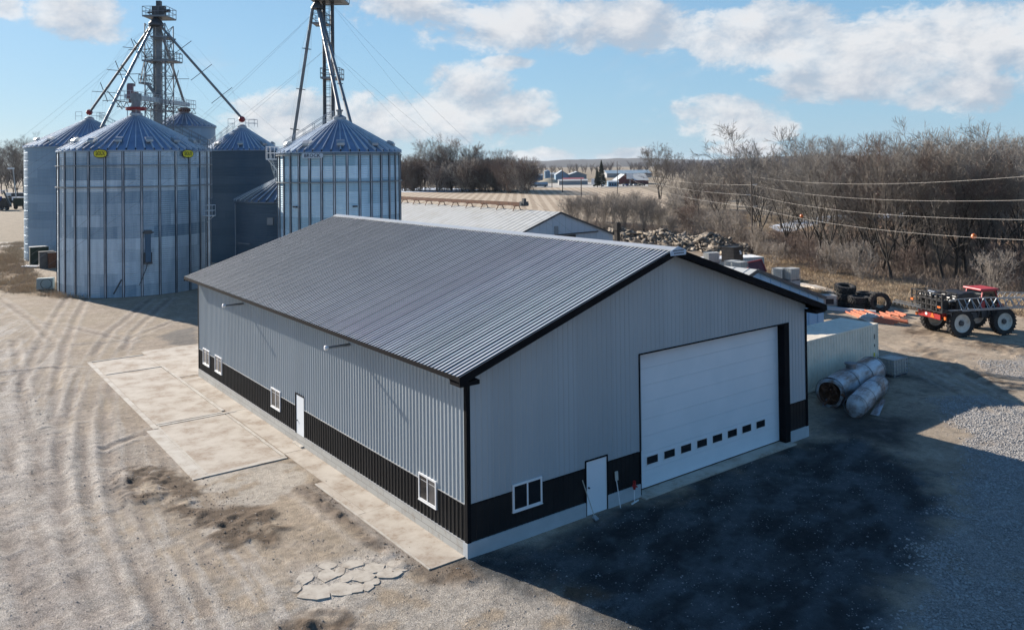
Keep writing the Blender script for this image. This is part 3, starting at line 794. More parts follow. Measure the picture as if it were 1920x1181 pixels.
def window(y0, y1, z0, z1, side=True, blind=(True, False), parent=shed):
    """sliding window with white frame; side: in the long wall, else in the gable"""
    def T(u, v, o): return (-o, u, v) if side else (u, -o, v)
    def bx(b, u0, u1, v0, v1, o0, o1):
        p, q = T(u0, v0, o0), T(u1, v1, o1)
        b.box(min(p[0], q[0]), max(p[0], q[0]), min(p[1], q[1]), max(p[1], q[1]), min(p[2], q[2]), max(p[2], q[2]))
    b = MB(); f = .065
    bx(b, y0, y1, z0, z0 + f, .001, .062); bx(b, y0, y1, z1 - f, z1, .001, .062)
    bx(b, y0, y0 + f, z0 + f, z1 - f, .001, .062); bx(b, y1 - f, y1, z0 + f, z1 - f, .001, .062)
    mid = (y0 + y1) / 2
    bx(b, mid - .028, mid + .028, z0 + f, z1 - f, .001, .055)
    bx(b, y0 - .015, y1 + .015, z0 - .03, z0 - .001, .001, .075)
    o = b.build('window', M['white'], parent, bevel=.005)
    for k, (a, c) in enumerate(((y0 + f, mid - .028), (mid + .028, y1 - f))):
        b = MB(); bx(b, a, c, z0 + f, z1 - f, .002, .036)
        b.build('pane', M['blind'] if blind[k] else M['glass'], o)
    return o
for i, (a, c) in enumerate(SW): window(a, c, .93, 1.83, True, ((i < 2), i >= 2))
window(1.74, 2.97, .96, 1.84, False, (False, False))
# walk doors
b = MB()
b.box(-.035, -.001, WD[0] - .05, WD[0], 0, WD[3] + .05); b.box(-.035, -.001, WD[1], WD[1] + .05, 0, WD[3] + .05); b.box(-.035, -.001, WD[0], WD[1], WD[3], WD[3] + .05)
b.box(.05, .07, WD[0], WD[1], 0, WD[3]); b.build('door_trim', M['trim'], shed)
b = MB()
b.box(FD[0] - .06, FD[0], -.035, -.001, -.1, FD[3] + .05); b.box(FD[1], FD[1] + .06, -.035, -.001, -.1, FD[3] + .05); b.box(FD[0], FD[1], -.035, -.001, FD[3], FD[3] + .05)
b.box(FD[0], FD[1], .05, .07, Z0, FD[3])
b.build('door_trim', M['trim'], shed)
b = MB(); b.box(-.012, .03, WD[0] + .03, WD[1] - .03, .06, WD[3] - .03)
dr = b.build('walk_door', M['door'], shed, bevel=.004)
b = MB(); b.tube((-.012, WD[1] - .14, 1.0), (-.07, WD[1] - .14, 1.0), .03); b.build('handle', M['darkmetal'], dr)
b = MB(); b.box(FD[0] + .03, FD[1] - .03, -.012, .03, -.085, FD[3] - .03)
dr = b.build('walk_door', M['door'], shed, bevel=.004)
b = MB(); b.tube((FD[0] + .10, -.012, .93), (FD[0] + .10, -.07, .93), .03); b.build('handle', M['darkmetal'], dr)
b = MB(); b.box(FD[0], FD[0] + .03, -.02, .03, -.09, FD[3]); b.box(FD[1] - .03, FD[1], -.02, .03, -.09, FD[3]); b.box(FD[0] + .03, FD[1] - .03, -.02, .03, FD[3] - .03, FD[3])
b.build('door_frame', M['white'], shed)
# overhead door, set back in a dark lined opening
DY = .30; DZ0 = .06
b = MB(); b.box(DX0 - .06, DX0, -.035, DY + .05, -.1, DZ1 + .0); b.box(DX1, DX1 + .36, -.035, DY + .05, -.1, DZ1 + .0); b.box(DX0 - .06, DX1 + .36, -.036, DY + .05, DZ1 + .0, DZ1 + .05)
b.build('overhead_door_jamb', M['trim'], shed)
b = MB(); nP = 8; ph = (DZ1 - DZ0) / nP
for i in range(nP):
    z0 = DZ0 + i * ph; z1 = z0 + ph - .006
    b.box(DX0, DX1, DY - .0, DY + .045, z0, z1)
    for t in (.33, .66): b.box(DX0, DX1, DY - .003, DY, z0 + ph * t - .0015, z0 + ph * t + .0015)
od = b.build('overhead_door', M['door'], shed, bevel=.006)
wx = np.array([D(1240, 843, 1)[0]])
for k in range(8):
    xc = 8.62 + k * (15.30 - 8.62) / 7; zc = DZ0 + 1.5 * ph + .02
    f = MB(); w2, h2 = .30, .145
    f.box(xc - w2 - .04, xc + w2 + .04, DY - .02, DY - .004, zc - h2 - .04, zc - h2); f.box(xc - w2 - .04, xc + w2 + .04, DY - .02, DY - .004, zc + h2, zc + h2 + .04)
    f.box(xc - w2 - .04, xc - w2, DY - .02, DY - .004, zc - h2, zc + h2); f.box(xc + w2, xc + w2 + .04, DY - .02, DY - .004, zc - h2, zc + h2)
    fo = f.build('door_window', M['white'], od)
    f = MB(); f.box(xc - w2, xc + w2, DY - .012, DY - .005, zc - h2, zc + h2); f.build('pane', M['glass'], fo)
# little maker's plate on the ridge end (the marks are too small to read)
b = MB(); b.prism([(W_ / 2 - .42, RZ - .235), (W_ / 2 + .42, RZ - .235), (W_ / 2 + .45, RZ - .06), (W_ / 2 + .0, RZ + .11), (W_ / 2 - .45, RZ - .06)], 0, .02)
b.v = [(x, -OG - .055 - z, y) for x, y, z in b.v]
pl = b.build('ridge_plate', mat('pale_blue_plate', (.45, .55, .66), (.40, .50, .62), rough=.4), shed)
random.seed(3)
for r_, zz in enumerate((RZ - .05, RZ - .15)):
    b = MB(); x = W_ / 2 - .30 + .06 * r_
    while x < W_ / 2 + .30 - .06 * r_:
        ww = random.uniform(.03, .06); b.box(x, x + ww, -OG - .079, -OG - .076, zz - .025, zz + .02); x += ww + .02
    b.build('plate_lettering', M['ink'], pl)
# two vent pipes sticking out under the eave of the long wall
for y in (20.55, 8.18):
    b = MB(); b.tube((.0, y, 5.27), (-.95, y, 5.27), .055, n=12); p = b.build('exhaust_pipe', M['galvdull'], shed, smooth=True)
    b = MB(); b.lathe((-1.12, y, 5.27), [(0, .02), (.07, .02), (.095, .05), (.095, .13), (.07, .17), (0, .17)], 14, axis='x'); b.build('pipe_cap', M['white'], p, smooth=True)

# ============================================================ GRAIN BINS
def bin_wall_mat(name, nsheet, tones, seedv=0.0, metal=0.55, period=.20, ring=1.12, rough=.42):
    mt, N, b = newmat(name)
    co = N.n('ShaderNodeTexCoord').outputs['Object']
    s = N.n('ShaderNodeSeparateXYZ'); N.l(co, s.inputs[0])
    ang = N.math('MULTIPLY', N.math('ARCTAN2', s.outputs[1], s.outputs[0]), nsheet / (2 * math.pi))
    zr_ = N.math('FLOOR', N.math('MULTIPLY', s.outputs[2], 1 / ring))
    a2 = N.math('FLOOR', N.math('ADD', ang, N.math('MULTIPLY', zr_, .5)))
    cb = N.n('ShaderNodeCombineXYZ'); N.l(a2, cb.inputs[0]); N.l(zr_, cb.inputs[1]); cb.inputs[2].default_value = seedv
    wn = N.n('ShaderNodeTexWhiteNoise', noise_dimensions='3D'); N.l(cb.outputs[0], wn.inputs[0])
    cz = N.n('ShaderNodeCombineXYZ'); N.l(zr_, cz.inputs[0]); cz.inputs[1].default_value = seedv + 3.7
    wz = N.n('ShaderNodeTexWhiteNoise', noise_dimensions='2D'); N.l(cz.outputs[0], wz.inputs[0])
    mp = N.n('ShaderNodeMapping'); N.l(co, mp.inputs[0]); mp.inputs['Scale'].default_value = (1, 1, .12)
    st = N.noise(mp.outputs[0], 2.2, 5, .65)
    k = N.math('ADD', N.math('MULTIPLY', wn.outputs[0], .30), N.math('MULTIPLY', wz.outputs[0], .55))
    k = N.math('ADD', k, N.math('MULTIPLY', N.math('SUBTRACT', st.outputs[0], .5), .7), clamp=True)
    col = N.mix(k, tones[0], tones[1])
    N.l(col, b.inputs['Base Color']); b.inputs['Metallic'].default_value = metal
    N.l(N.math('ADD', rough, N.math('MULTIPLY', st.outputs[0], .12)), b.inputs['Roughness'])
    h = N.math('SINE', N.math('MULTIPLY', s.outputs[2], 2 * math.pi / period))
    # sheet laps
    fr = N.math('FRACT', N.math('MULTIPLY', s.outputs[2], 1 / ring)); lap = N.math('LESS_THAN', fr, .035)
    hh = N.math('ADD', N.math('MULTIPLY', h, .5), N.math('MULTIPLY', lap, .8))
    bp = N.n('ShaderNodeBump'); bp.inputs['Distance'].default_value = .022; bp.inputs['Strength'].default_value = .9
    N.l(hh, bp.inputs['Height']); N.l(bp.outputs[0], b.inputs['Normal'])
    return mt
M['bin_main'] = bin_wall_mat('corrugated_bin_steel', 14, ((.20, .29, .38), (.80, .90, .97)), 1.0, metal=.35)
M['bin_bruck'] = bin_wall_mat('blue_grey_corrugated_bin_steel', 16, ((.26, .42, .52), (.68, .84, .95)), 5.0, metal=.35)
M['bin_left'] = bin_wall_mat('plain_corrugated_bin_steel', 12, ((.18, .27, .36), (.34, .45, .56)), 9.0, metal=.45, rough=.45)
M['bin_dark'] = bin_wall_mat('shade_dark_bin_steel', 12, ((.05, .085, .12), (.09, .13, .17)), 12.0, metal=.35, rough=.55)  # shade on the middle bin put into the dark tone; small bin shares it
M['bin_roof'] = mat('galvanised_bin_roof', (.30, .37, .47), (.22, .28, .37), rough=.36, metal=.6, scale=.5)
M['ribtop'] = mat('sunlit_rib_tone', (.70, .72, .74), (.55, .58, .61), rough=.4, metal=.2)  # sun on the rib tops put into a brighter tone than the pans
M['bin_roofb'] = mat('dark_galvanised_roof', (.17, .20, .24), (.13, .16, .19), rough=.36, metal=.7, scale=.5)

def make_bin(name_label, c, Rr, ez, az_, wallm, roofm, nrib, stiff=0, rings=(), vents=0, vent_a0=0., group='corrugated steel grain bins', peak=.55, vr=.80):
    t = thing('grain_bin', name_label, 'grain bin', (c[0], c[1], 0), group)
    b = MB(); b.lathe((0, 0, 0), [(Rr, 0), (Rr, ez)], 96); b.build('bin_wall', wallm, t, smooth=True, local=True)
    # roof: standing radial ribs on a cone with a small eave drip
    b = MB(); Ro = Rr + .16; sl = (az_ - ez) / Ro
    for i in range(nrib):
        a0 = 2 * math.pi * i / nrib; a1 = 2 * math.pi * (i + 1) / nrib; wd = .055
        prs = []
        for rr, z in ((Ro, ez - .02), (peak, ez + (Ro - peak) * sl)):
            w0 = wd / rr if rr > 1 else .25 * (a1 - a0)
            prs.append([(rr * math.cos(a), rr * math.sin(a), z + h) for a, h in ((a0 + w0, .21 if rr > 1 else .06), (a0 + w0 * 1.4, 0), (a1 - w0 * 1.1, 0), (a1 - w0 * .6, .21 if rr > 1 else .06), (a1 + w0, .21 if rr > 1 else .06))])
        vs = prs[0] + prs[1]
        b.add(vs, [(k, k + 1, 5 + k + 1, 5 + k) for k in range(4)])
        b.mi[-1] = 1; b.mi[-2] = 1
    b.lathe((0, 0, 0), [(Ro, ez - .02), (Ro, ez - .10), (Rr, ez - .12)], nrib * 2)
    b.build('bin_roof', [roofm, M['ribtop']], t, local=True)
    b = MB(); zc = ez + (Ro - peak) * sl
    b.lathe((0, 0, 0), [(peak + .08, zc - .06), (peak + .08, zc + .22), (peak * .55, zc + .42), (0, zc + .44)], 24)
    b.build('roof_cap', M['galv'], t, local=True, smooth=True)
    if stiff:
        for i in range(stiff):
            a = 2 * math.pi * (i + .32) / stiff
            d_ = np.array([math.cos(a), math.sin(a), 0]); p_ = np.array([-math.sin(a), math.cos(a), 0])
            b = MB(); q = d_ * (Rr + .045)
            b.obox(q + np.array([0, 0, (ez - .15) / 2]), p_ * .055, d_ * .042, np.array([0, 0, (ez - .15) / 2]))
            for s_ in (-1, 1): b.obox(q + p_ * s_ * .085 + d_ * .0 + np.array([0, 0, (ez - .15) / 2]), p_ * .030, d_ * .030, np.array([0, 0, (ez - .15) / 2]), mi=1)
            b.build('stiffener', [M['stifflight'], M['stiff']], t, local=True)
    for z in rings:
        b = MB(); b.lathe((0, 0, 0), [(Rr + .10, z - .045), (Rr + .20, z - .045), (Rr + .20, z + .045), (Rr + .10, z + .045)], 72)
        b.build('wind_ring', M['galvdull'], t, local=True)
    for i in range(vents):
        a = vent_a0 + 2 * math.pi * i / vents
        rr = Rr * vr; z = ez + (Ro - rr) * sl
        d_ = np.array([math.cos(a), math.sin(a), -sl]); d_ /= np.linalg.norm(d_)
        p_ = np.array([-math.sin(a), math.cos(a), 0]); n_ = np.cross(d_, p_); n_ *= np.sign(n_[2])
        o_ = np.array([rr * math.cos(a), rr * math.sin(a), z])
        b = MB()
        b.obox(o_ + n_ * .14, d_ * .24, p_ * .26, n_ * .16)
        pr = [o_ + d_ * x + n_ * h for x, h in ((-.30, .28), (-.18, .40), (.12, .44), (.36, .36), (.46, .18), (.36, .14), (.28, .28), (-.28, .26))]
        vs = [q + p_ * .34 for q in pr] + [q - p_ * .34 for q in pr]; k = len(pr)
        b.add(vs, [(j, (j + 1) % k, k + (j + 1) % k, k + j) for j in range(k)] + [tuple(range(k))[::-1], tuple(range(k, 2 * k))])
        b.build('roof_vent', M['galv'], t, local=True)
    return t
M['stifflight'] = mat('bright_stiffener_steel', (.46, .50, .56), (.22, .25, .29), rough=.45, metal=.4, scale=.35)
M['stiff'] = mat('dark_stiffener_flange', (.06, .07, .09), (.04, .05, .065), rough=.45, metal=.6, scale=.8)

MC, MR = (5.70, 70.13), 7.23
mainbin = make_bin('widest front grain bin with two yellow signs under its eave', MC, MR, 14.09, 18.1, M['bin_main'], M['bin_roof'], 56, 28, (12.62, 10.52), 14, .20)
BC, BR = (18.83, 49.19), 5.57
bruck = make_bin('blue grey grain bin with dark lettering plate, right of the others', BC, BR, 13.57, 16.95, M['bin_bruck'], M['bin_roof'], 44, 32, (13.30, 10.88), 10, .52, vr=.84)
LC, LR = (7.66, 107.5), 8.05
leftbin = make_bin('plain grey grain bin half hidden behind the widest bin on the left', LC, LR, 15.36, 19.6, M['bin_left'], M['bin_roof'], 56, 0, (), 12, .1)
SC_, SR = (18.30, 60.31), 5.31
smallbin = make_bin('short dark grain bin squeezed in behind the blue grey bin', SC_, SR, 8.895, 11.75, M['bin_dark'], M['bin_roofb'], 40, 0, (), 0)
DC, DR = (22.96, 88.42), 4.78
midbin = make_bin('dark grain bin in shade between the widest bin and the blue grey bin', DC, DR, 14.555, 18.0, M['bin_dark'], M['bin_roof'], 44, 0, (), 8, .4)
KC, KR = (19.20, 102.1), 4.25
backbin = make_bin('tallest rear grain bin showing above the shoulder of the widest bin', KC, KR, 18.23, 20.7, M['bin_left'], M['bin_roof'], 36, 0, (), 0)

def face_angle(c, px, py, Rr):
    """angle on a bin of a measured pixel"""
    d = ray(px, py); e = CAM[:2] - np.array(c); a = d[0] ** 2 + d[1] ** 2; bb = 2 * (d[:2] @ e); cc = e @ e - Rr * Rr
    t_ = (-bb - math.sqrt(bb * bb - 4 * a * cc)) / (2 * a); p = CAM + d * t_
    return math.atan2(p[1] - c[1], p[0] - c[0]), float(p[2])
# yellow signs
for px0, px1 in ((175.5, 200.5), (342.5, 362.5)):
    a0, z0 = face_angle(MC, px0, 288.5, MR + .25); a1, _ = face_angle(MC, px1, 288.5, MR + .25)
    am = (a0 + a1) / 2; hw = abs(a1 - a0) / 2 * (MR + .25); hh = .40
    sgn = thing('bin_sign', 'yellow oval sign with black lettering on the widest bin, ' + ('the left of the pair' if px0 < 200 else 'the right of the pair'), 'sign', (MC[0] + (MR + .2) * math.cos(am), MC[1] + (MR + .2) * math.sin(am), z0 - hh), 'yellow signs under the bin eave')
    def oval(b, hw, hh, r0, r1, n=28):
        P = []
        for rr in (r0, r1):
            for i in range(n):
                t_ = 2 * math.pi * i / n; cx_, sx_ = math.cos(t_), math.sin(t_)
                u = hw * math.copysign(abs(cx_) ** .8, cx_); v = hh * math.copysign(abs(sx_) ** .75, sx_)
                P.append((MC[0] + rr * math.cos(am + u / MR), MC[1] + rr * math.sin(am + u / MR), z0 + v))
        b.add(P, [tuple(range(n))[::-1], tuple(range(n, 2 * n))] + [(i, (i + 1) % n, n + (i + 1) % n, n + i) for i in range(n)])
    b = MB(); oval(b, hw, hh, MR + .22, MR + .25); b.build('sign_rim', M['ink'], sgn)
    b = MB(); oval(b, hw - .05, hh - .05, MR + .251, MR + .258); b.build('sign_board', M['yellow'], sgn)
    b = text_mb('SIOUX', .56, (0, 0, z0 - .0), None if False else (1, 0, 0), (0, 0, 1), wrap=(MC, MR + .266, am), bold=.004, sx=hw / 1.0 * .84)
    b.build('sign_lettering', M['ink'], sgn)
a0, z0 = face_angle(BC, 566, 292.5, BR + .25); a1, _ = face_angle(BC, 605, 292.5, BR + .25); am = (a0 + a1) / 2; hw = abs(a1 - a0) / 2 * (BR + .25)
sgn = thing('bin_sign', 'narrow pale plate with dark lettering under the eave of the blue grey bin', 'sign', (BC[0] + (BR + .2) * math.cos(am), BC[1] + (BR + .2) * math.sin(am), z0 - .3))
def plate(b, hw, hh, r0, r1):
    P = []; n = 24
    for rr in (r0, r1):
        for i in range(n + 1):
            u = -hw + 2 * hw * i / n; k = min(1, (hw - abs(u)) / .2 + .45); P += [(BC[0] + rr * math.cos(am + u / BR), BC[1] + rr * math.sin(am + u / BR), z0 + s_ * hh * k) for s_ in (-1, 1)]
    o_ = 2 * (n + 1)
    b.add(P, [(o_ + 2 * i, o_ + 2 * i + 2, o_ + 2 * i + 3, o_ + 2 * i + 1) for i in range(n)] + [(2 * i + 1, 2 * i + 3, o_ + 2 * i + 3, o_ + 2 * i + 1) for i in range(n)] + [(2 * i, o_ + 2 * i, o_ + 2 * i + 2, 2 * i + 2) for i in range(n)])
b = MB(); plate(b, hw, .21, BR + .20, BR + .225); b.build('sign_board', mat('pale_blue_sign', (.50, .60, .70), rough=.5), sgn)
b = text_mb('BROCK', .40, (0, 0, z0), (1, 0, 0), (0, 0, 1), wrap=(BC, BR + .235, am), bold=.008, sx=hw / .86)
b.build('sign_lettering', mat('navy_lettering', (.02, .035, .07), rough=.5), sgn)

# peak collar and legs on the widest bin
b = MB(); zc = 18.1 - .3
b.lathe((0, 0, 0), [(.95, zc + .55), (1.0, zc + .55), (1.0, zc + .85), (.95, zc + .85)], 28)
b.build('red_peak_ring', M['red'], mainbin, local=True)
for i in range(6):
    a = 2 * math.pi * i / 6 + .3
    b = MB(); b.tube((.95 * math.cos(a), .95 * math.sin(a), zc - .5), (.95 * math.cos(a), .95 * math.sin(a), zc + .56), .035, n=6); b.build('ring_leg', M['galv'], mainbin, local=True)
b = MB(); b.tube((0, 0, zc), (0, 0, zc + 1.5), .45, .45, 14); b.tube((0, 0, zc + 1.5), (0, 0, zc + 2.3), .55, .55, 4); b.build('fill_spout', M['galvdull'], mainbin, local=True)

# stirring auger drive box hanging on the face of the widest bin
a, z1 = face_angle(MC, 277, 431, MR + .3); _, z0 = face_angle(MC, 277, 493, MR + .3)
d_ = np.array([math.cos(a), math.sin(a), 0]); p_ = np.array([-math.sin(a), math.cos(a), 0]); U = np.array([0, 0, 1.])
b = MB(); o_ = d_ * (MR + .42) + U * (z0 + z1) / 2
b.obox(o_, p_ * .24, d_ * .20, U * (z1 - z0) / 2 * .93); bx_ = b.build('drive_housing', mat('blue_grey_box_paint', (.05, .12, .20), (.04, .10, .17), rough=.5), mainbin, local=True, bevel=.02)
b = MB(); b.obox(d_ * (MR + .45) + U * (z1 - .2), p_ * .32, d_ * .26, U * .16); b.tube(d_ * (MR + .45) + U * (z1 - .25) - p_ * .5, d_ * (MR + .45) + U * (z1 - .25) + p_ * .5, .07); b.build('motor', M['darkmetal'], mainbin, local=True)
b = MB()
for s_ in (-1, 1): b.obox(d_ * (MR + .35) + U * (z0 + .5) + p_ * s_ * .30, p_ * .04, d_ * .2, U * .5)
b.obox(d_ * (MR + .45) + U * (z0 + .02), p_ * .36, d_ * .26, U * .09); b.build('bracket', M['darkmetal'], mainbin, local=True)
b = MB(); pts = []
for k in range(9):
    aa = a - .03 * k / 8 * 3.4 - .0; pts.append((math.cos(aa) * (MR + .12), math.sin(aa) * (MR + .12), z0 - 2.1 * (k / 8) ** .8))
b.path(pts, .03); b.build('cable', M['darkmetal'], mainbin, local=True)
# slanting pipe by the foot of the bin
a2, zz = face_angle(MC, 228, 524, MR + .3); a3, zz2 = face_angle(MC, 214, 551, MR + .3)
b = MB(); b.tube((math.cos(a2) * (MR + .3), math.sin(a2) * (MR + .3), zz), (math.cos(a3) * (MR + .5), math.sin(a3) * (MR + .5), max(zz2, .1)), .07, n=8); b.build('drain_pipe', M['darkmetal'], mainbin, local=True)

def rail(b, pts, h=1.0, r=.022, posts=True, mid=True):
    for k in range(len(pts) - 1):
        p, q = np.array(pts[k], float), np.array(pts[k + 1], float); L = np.linalg.norm(q - p); n = max(1, int(round(L / 1.1)))
        for hh in ((h, h * .5) if mid else (h,)): b.tube(p + [0, 0, hh], q + [0, 0, hh], r, n=5)
        if posts:
            for i in range(n + 1):
                u = p + (q - p) * i / n; b.tube(u, u + [0, 0, h], r, n=5)
def ladder(b, p0, p1, side, w_=.42, rung=.33, r=.022, cage=0, out=None):
    p0, p1, side = np.array(p0, float), np.array(p1, float), np.array(side, float); L = np.linalg.norm(p1 - p0); u = (p1 - p0) / L
    for s_ in (-1, 1): b.tube(p0 + side * s_ * w_ / 2, p1 + side * s_ * w_ / 2, r * 1.2, n=5)
    n = int(L / rung)
    for i in range(1, n): b.tube(p0 + u * i * rung - side * w_ / 2, p0 + u * i * rung + side * w_ / 2, r * .8, n=4)
    if cage:
        out = np.array(out, float); k = int((L - 2.2) / 1.4)
        H = []
        for i in range(k + 1):
            c = p0 + u * (2.2 + i * 1.4); ring_ = []
            for t_ in np.linspace(0, math.pi, 7): ring_.append(c + side * math.cos(t_) * .36 + out * math.sin(t_) * .62)
            for j in range(6): b.tube(ring_[j], ring_[j + 1], r * .8, n=4)
            H.append(ring_)
        for j in (1, 3, 5):
            if len(H) > 1: b.tube(H[0][j], H[-1][j], r * .8, n=4)
# caged ladder on the right shoulder of the widest bin, with two small landings
vd = np.array([CR[0], CR[1], 0]); vd /= np.linalg.norm(vd); dn = np.array([-CF[0], -CF[1], 0]); dn /= np.linalg.norm(dn)
base = np.array([0, 0, 0]) + vd * (MR * .985) + dn * (MR * .05)
b = MB(); P = base + vd * .25
ladder(b, P + [0, 0, 6.9], P + [0, 0, 14.9], dn, cage=1, out=vd); b.build('caged_ladder', M['galv'], mainbin, local=True)
b = MB(); P2 = base + vd * .28
ladder(b, P2 + [0, 0, .3], P2 + [0, 0, 7.0], dn); b.build('lower_ladder', M['galvdull'], mainbin, local=True)
b = MB(); c = base + vd * .55 + np.array([0, 0, 7.3])
b.obox(c, vd * .55, dn * .5, np.array([0, 0, .03]))
q = [c + vd * s_ * .5 + dn * t_ * .48 for s_, t_ in ((-1, 1), (1, 1), (1, -1), (-1, -1))]
rail(b, q, 1.1, .03); b.bar(c + vd * .5 + [0, 0, -.02], c - vd * .45 + [0, 0, -.9], .05); b.build('ladder_landing', M['white'], mainbin, local=True)
b = MB(); c = base + vd * .1 + np.array([0, 0, 14.2]); q = [c + vd * s_ * .6 + dn * t_ * .6 for s_, t_ in ((-1, 1), (1, 1), (1, -1), (-1, -1))]
rail(b, q, 1.0, .028); b.build('eave_landing', M['galv'], mainbin, local=True)
b = MB(); c0 = base + np.array([0, 0, 14.3]); c1 = vd * 1.2 + dn * .3 + np.array([0, 0, 17.4])
rail(b, [c0 - dn * 1.2, c1 - dn * 1.5], .9, .025); rail(b, [c0 - dn * 1.8, c1 - dn * 2.1], .9, .025)
for k in range(22):
    p = c0 + (c1 - c0) * k / 21 - dn * (1.5 + .3 * k / 21); b.obox(p + np.array([0, 0, .05]), vd * .10, dn * .3, np.array([0, 0, .015]))
b.build('roof_stair', M['galvdull'], mainbin, local=True)

# blue grey bin: white landing, winding stair and roof stair on the left
pl_ = BC[0] - vd[0] * (BR + .15), BC[1] - vd[1] * (BR + .15)
base = -vd * (BR + .5) + dn * .2
b = MB(); c = base + np.array([0, 0, 13.0])
b.obox(c, vd * .62, dn * .6, np.array([0, 0, .06]))
q = [c + vd * s_ * .6 + dn * t_ * .58 for s_, t_ in ((1, 1), (-1, 1), (-1, -1), (1, -1))]; rail(b, q, 1.15, .035)
for s_ in np.linspace(-.5, .5, 4): b.tube(c + vd * s_ + dn * .58, c + vd * s_ + dn * .58 + [0, 0, 1.15], .03, n=5)
b.bar(c - vd * .55 + dn * .3, c + vd * .55 + dn * .3 + [0, 0, -1.3], .06); b.build('stair_landing', M['white'], bruck, local=True)
b = MB(); prev = None
for k in range(46):
    a = math.atan2(base[1], base[0]) + .02 - k * .030; z = 12.9 - k * .235
    p = np.array([math.cos(a) * (BR + .5), math.sin(a) * (BR + .5), z]); d_ = np.array([math.cos(a), math.sin(a), 0]); t_ = np.array([-math.sin(a), math.cos(a), 0])
    b.obox(p, d_ * .36, t_ * .14, np.array([0, 0, .02]))
    o_ = p + d_ * .38
    if prev is not None: b.tube(prev + [0, 0, .95], o_ + [0, 0, .95], .025, n=5); b.tube(prev, o_, .05, n=5)
    if k % 3 == 0: b.tube(o_, o_ + [0, 0, .95], .02, n=5)
    prev = o_
b.build('winding_stair', M['galv'], bruck, local=True)
b = MB(); c0 = -vd * (BR - .1) + np.array([0, 0, 13.7]) - dn * .9; c1 = -vd * .9 + np.array([0, 0, 16.55]) - dn * .9
rail(b, [c0, c1], 1.0, .028); rail(b, [c0 - dn * .7, c1 - dn * .7], 1.0, .028)
for k in range(20): b.obox(c0 + (c1 - c0) * k / 19 - dn * .35 + np.array([0, 0, .12]), vd * .10, dn * .33, np.array([0, 0, .015]))
b.build('roof_stair', M['galv'], bruck, local=True)
b = MB()
b.tube(vd * 0 + [0, 0, 16.7], vd * 0 + [0, 0, 17.5], .22, n=10); b.tube([0, 0, 17.4], [0, 0, 17.55], .33, n=12); b.build('fill_spout', M['galvdull'], bruck, local=True)
for (pxx, pyy) in ((553, 388), (666, 387)):
    a, z = face_angle(BC, pxx, pyy, BR + .2); b = MB(); b.obox((math.cos(a) * (BR + .2), math.sin(a) * (BR + .2), z), (-math.sin(a) * .2, math.cos(a) * .2, 0), (math.cos(a) * .09, math.sin(a) * .09, 0), (0, 0, .07)); b.build('level_sensor', M['darkmetal'], bruck, local=True)

def peak_rig(t, zc):
    """red ball valve and small railed perch at a bin peak"""
    b = MB(); b.lathe((0, 0, zc + .75), [(0, -.45), (.32, -.32), (.46, 0), (.32, .32), (0, .45)], 18); b.build('red_valve', M['red'], t, local=True, smooth=True)
    b = MB(); q = [vd * .7 + dn * .7, vd * 1.9 + dn * .7, vd * 1.9 - dn * .7, vd * .7 - dn * .7]; rail(b, [x + np.array([0, 0, zc - .3]) for x in q], 1.0, .025)
    q = [-vd * 1.7 + dn * .5, -vd * .8 + dn * .5]; rail(b, [x + np.array([0, 0, zc - .4]) for x in q], 1.2, .025); b.build('peak_railing', M['galv'], t, local=True)
    b = MB(); c0 = vd * .9 + np.array([0, 0, zc - .3]); return b
b = peak_rig(leftbin, 19.6); c1 = vd * 4.2 + np.array([0, 0, 17.7]); c0 = vd * 1.4 + np.array([0, 0, 19.2]); rail(b, [c0, c1], 1.0, .025); rail(b, [c0 - dn * .6, c1 - dn * .6], 1., .025); b.build('roof_railing', M['galv'], leftbin, local=True)
b = peak_rig(midbin, 18.0); c1 = -vd * (DR - .2) + np.array([0, 0, 14.8]); c0 = -vd * 1.3 + np.array([0, 0, 17.3]); rail(b, [c0, c1], 1.0, .025); rail(b, [c0 - dn * .6, c1 - dn * .6], 1., .025); b.build('roof_railing', M['galv'], midbin, local=True)
b = MB(); b.lathe((0, 0, 20.6), [(.7, -.2), (.9, .1), (.5, .5), (0, .55)], 16); b.build('peak_hood', M['rust'], backbin, local=True)
# small bin: pale corner pipe and a framed hatch
b = MB(); p = -vd * (SR + .12) + dn * .4; b.tube(p + [0, 0, .2], p + [0, 0, 8.6], .07, n=6); b.build('downpipe', M['white'], smallbin, local=True)
a, z = face_angle(SC_, 507, 415, SR); b = MB(); b.obox((math.cos(a) * (SR + .06), math.sin(a) * (SR + .06), z), (-math.sin(a) * .3, math.cos(a) * .3, 0), (math.cos(a) * .05, math.sin(a) * .05, 0), (0, 0, .35)); b.build('hatch', M['galvdull'], smallbin, local=True)
a, z = face_angle(SC_, 462, 462, SR); b = MB(); b.obox((math.cos(a) * (SR + .3), math.sin(a) * (SR + .3), z + .3), (-math.sin(a) * .9, math.cos(a) * .9, 0), (math.cos(a) * .05, math.sin(a) * .05, 0), (0, 0, .05)); b.build('frame_bar', M['galvdull'], smallbin, local=True)

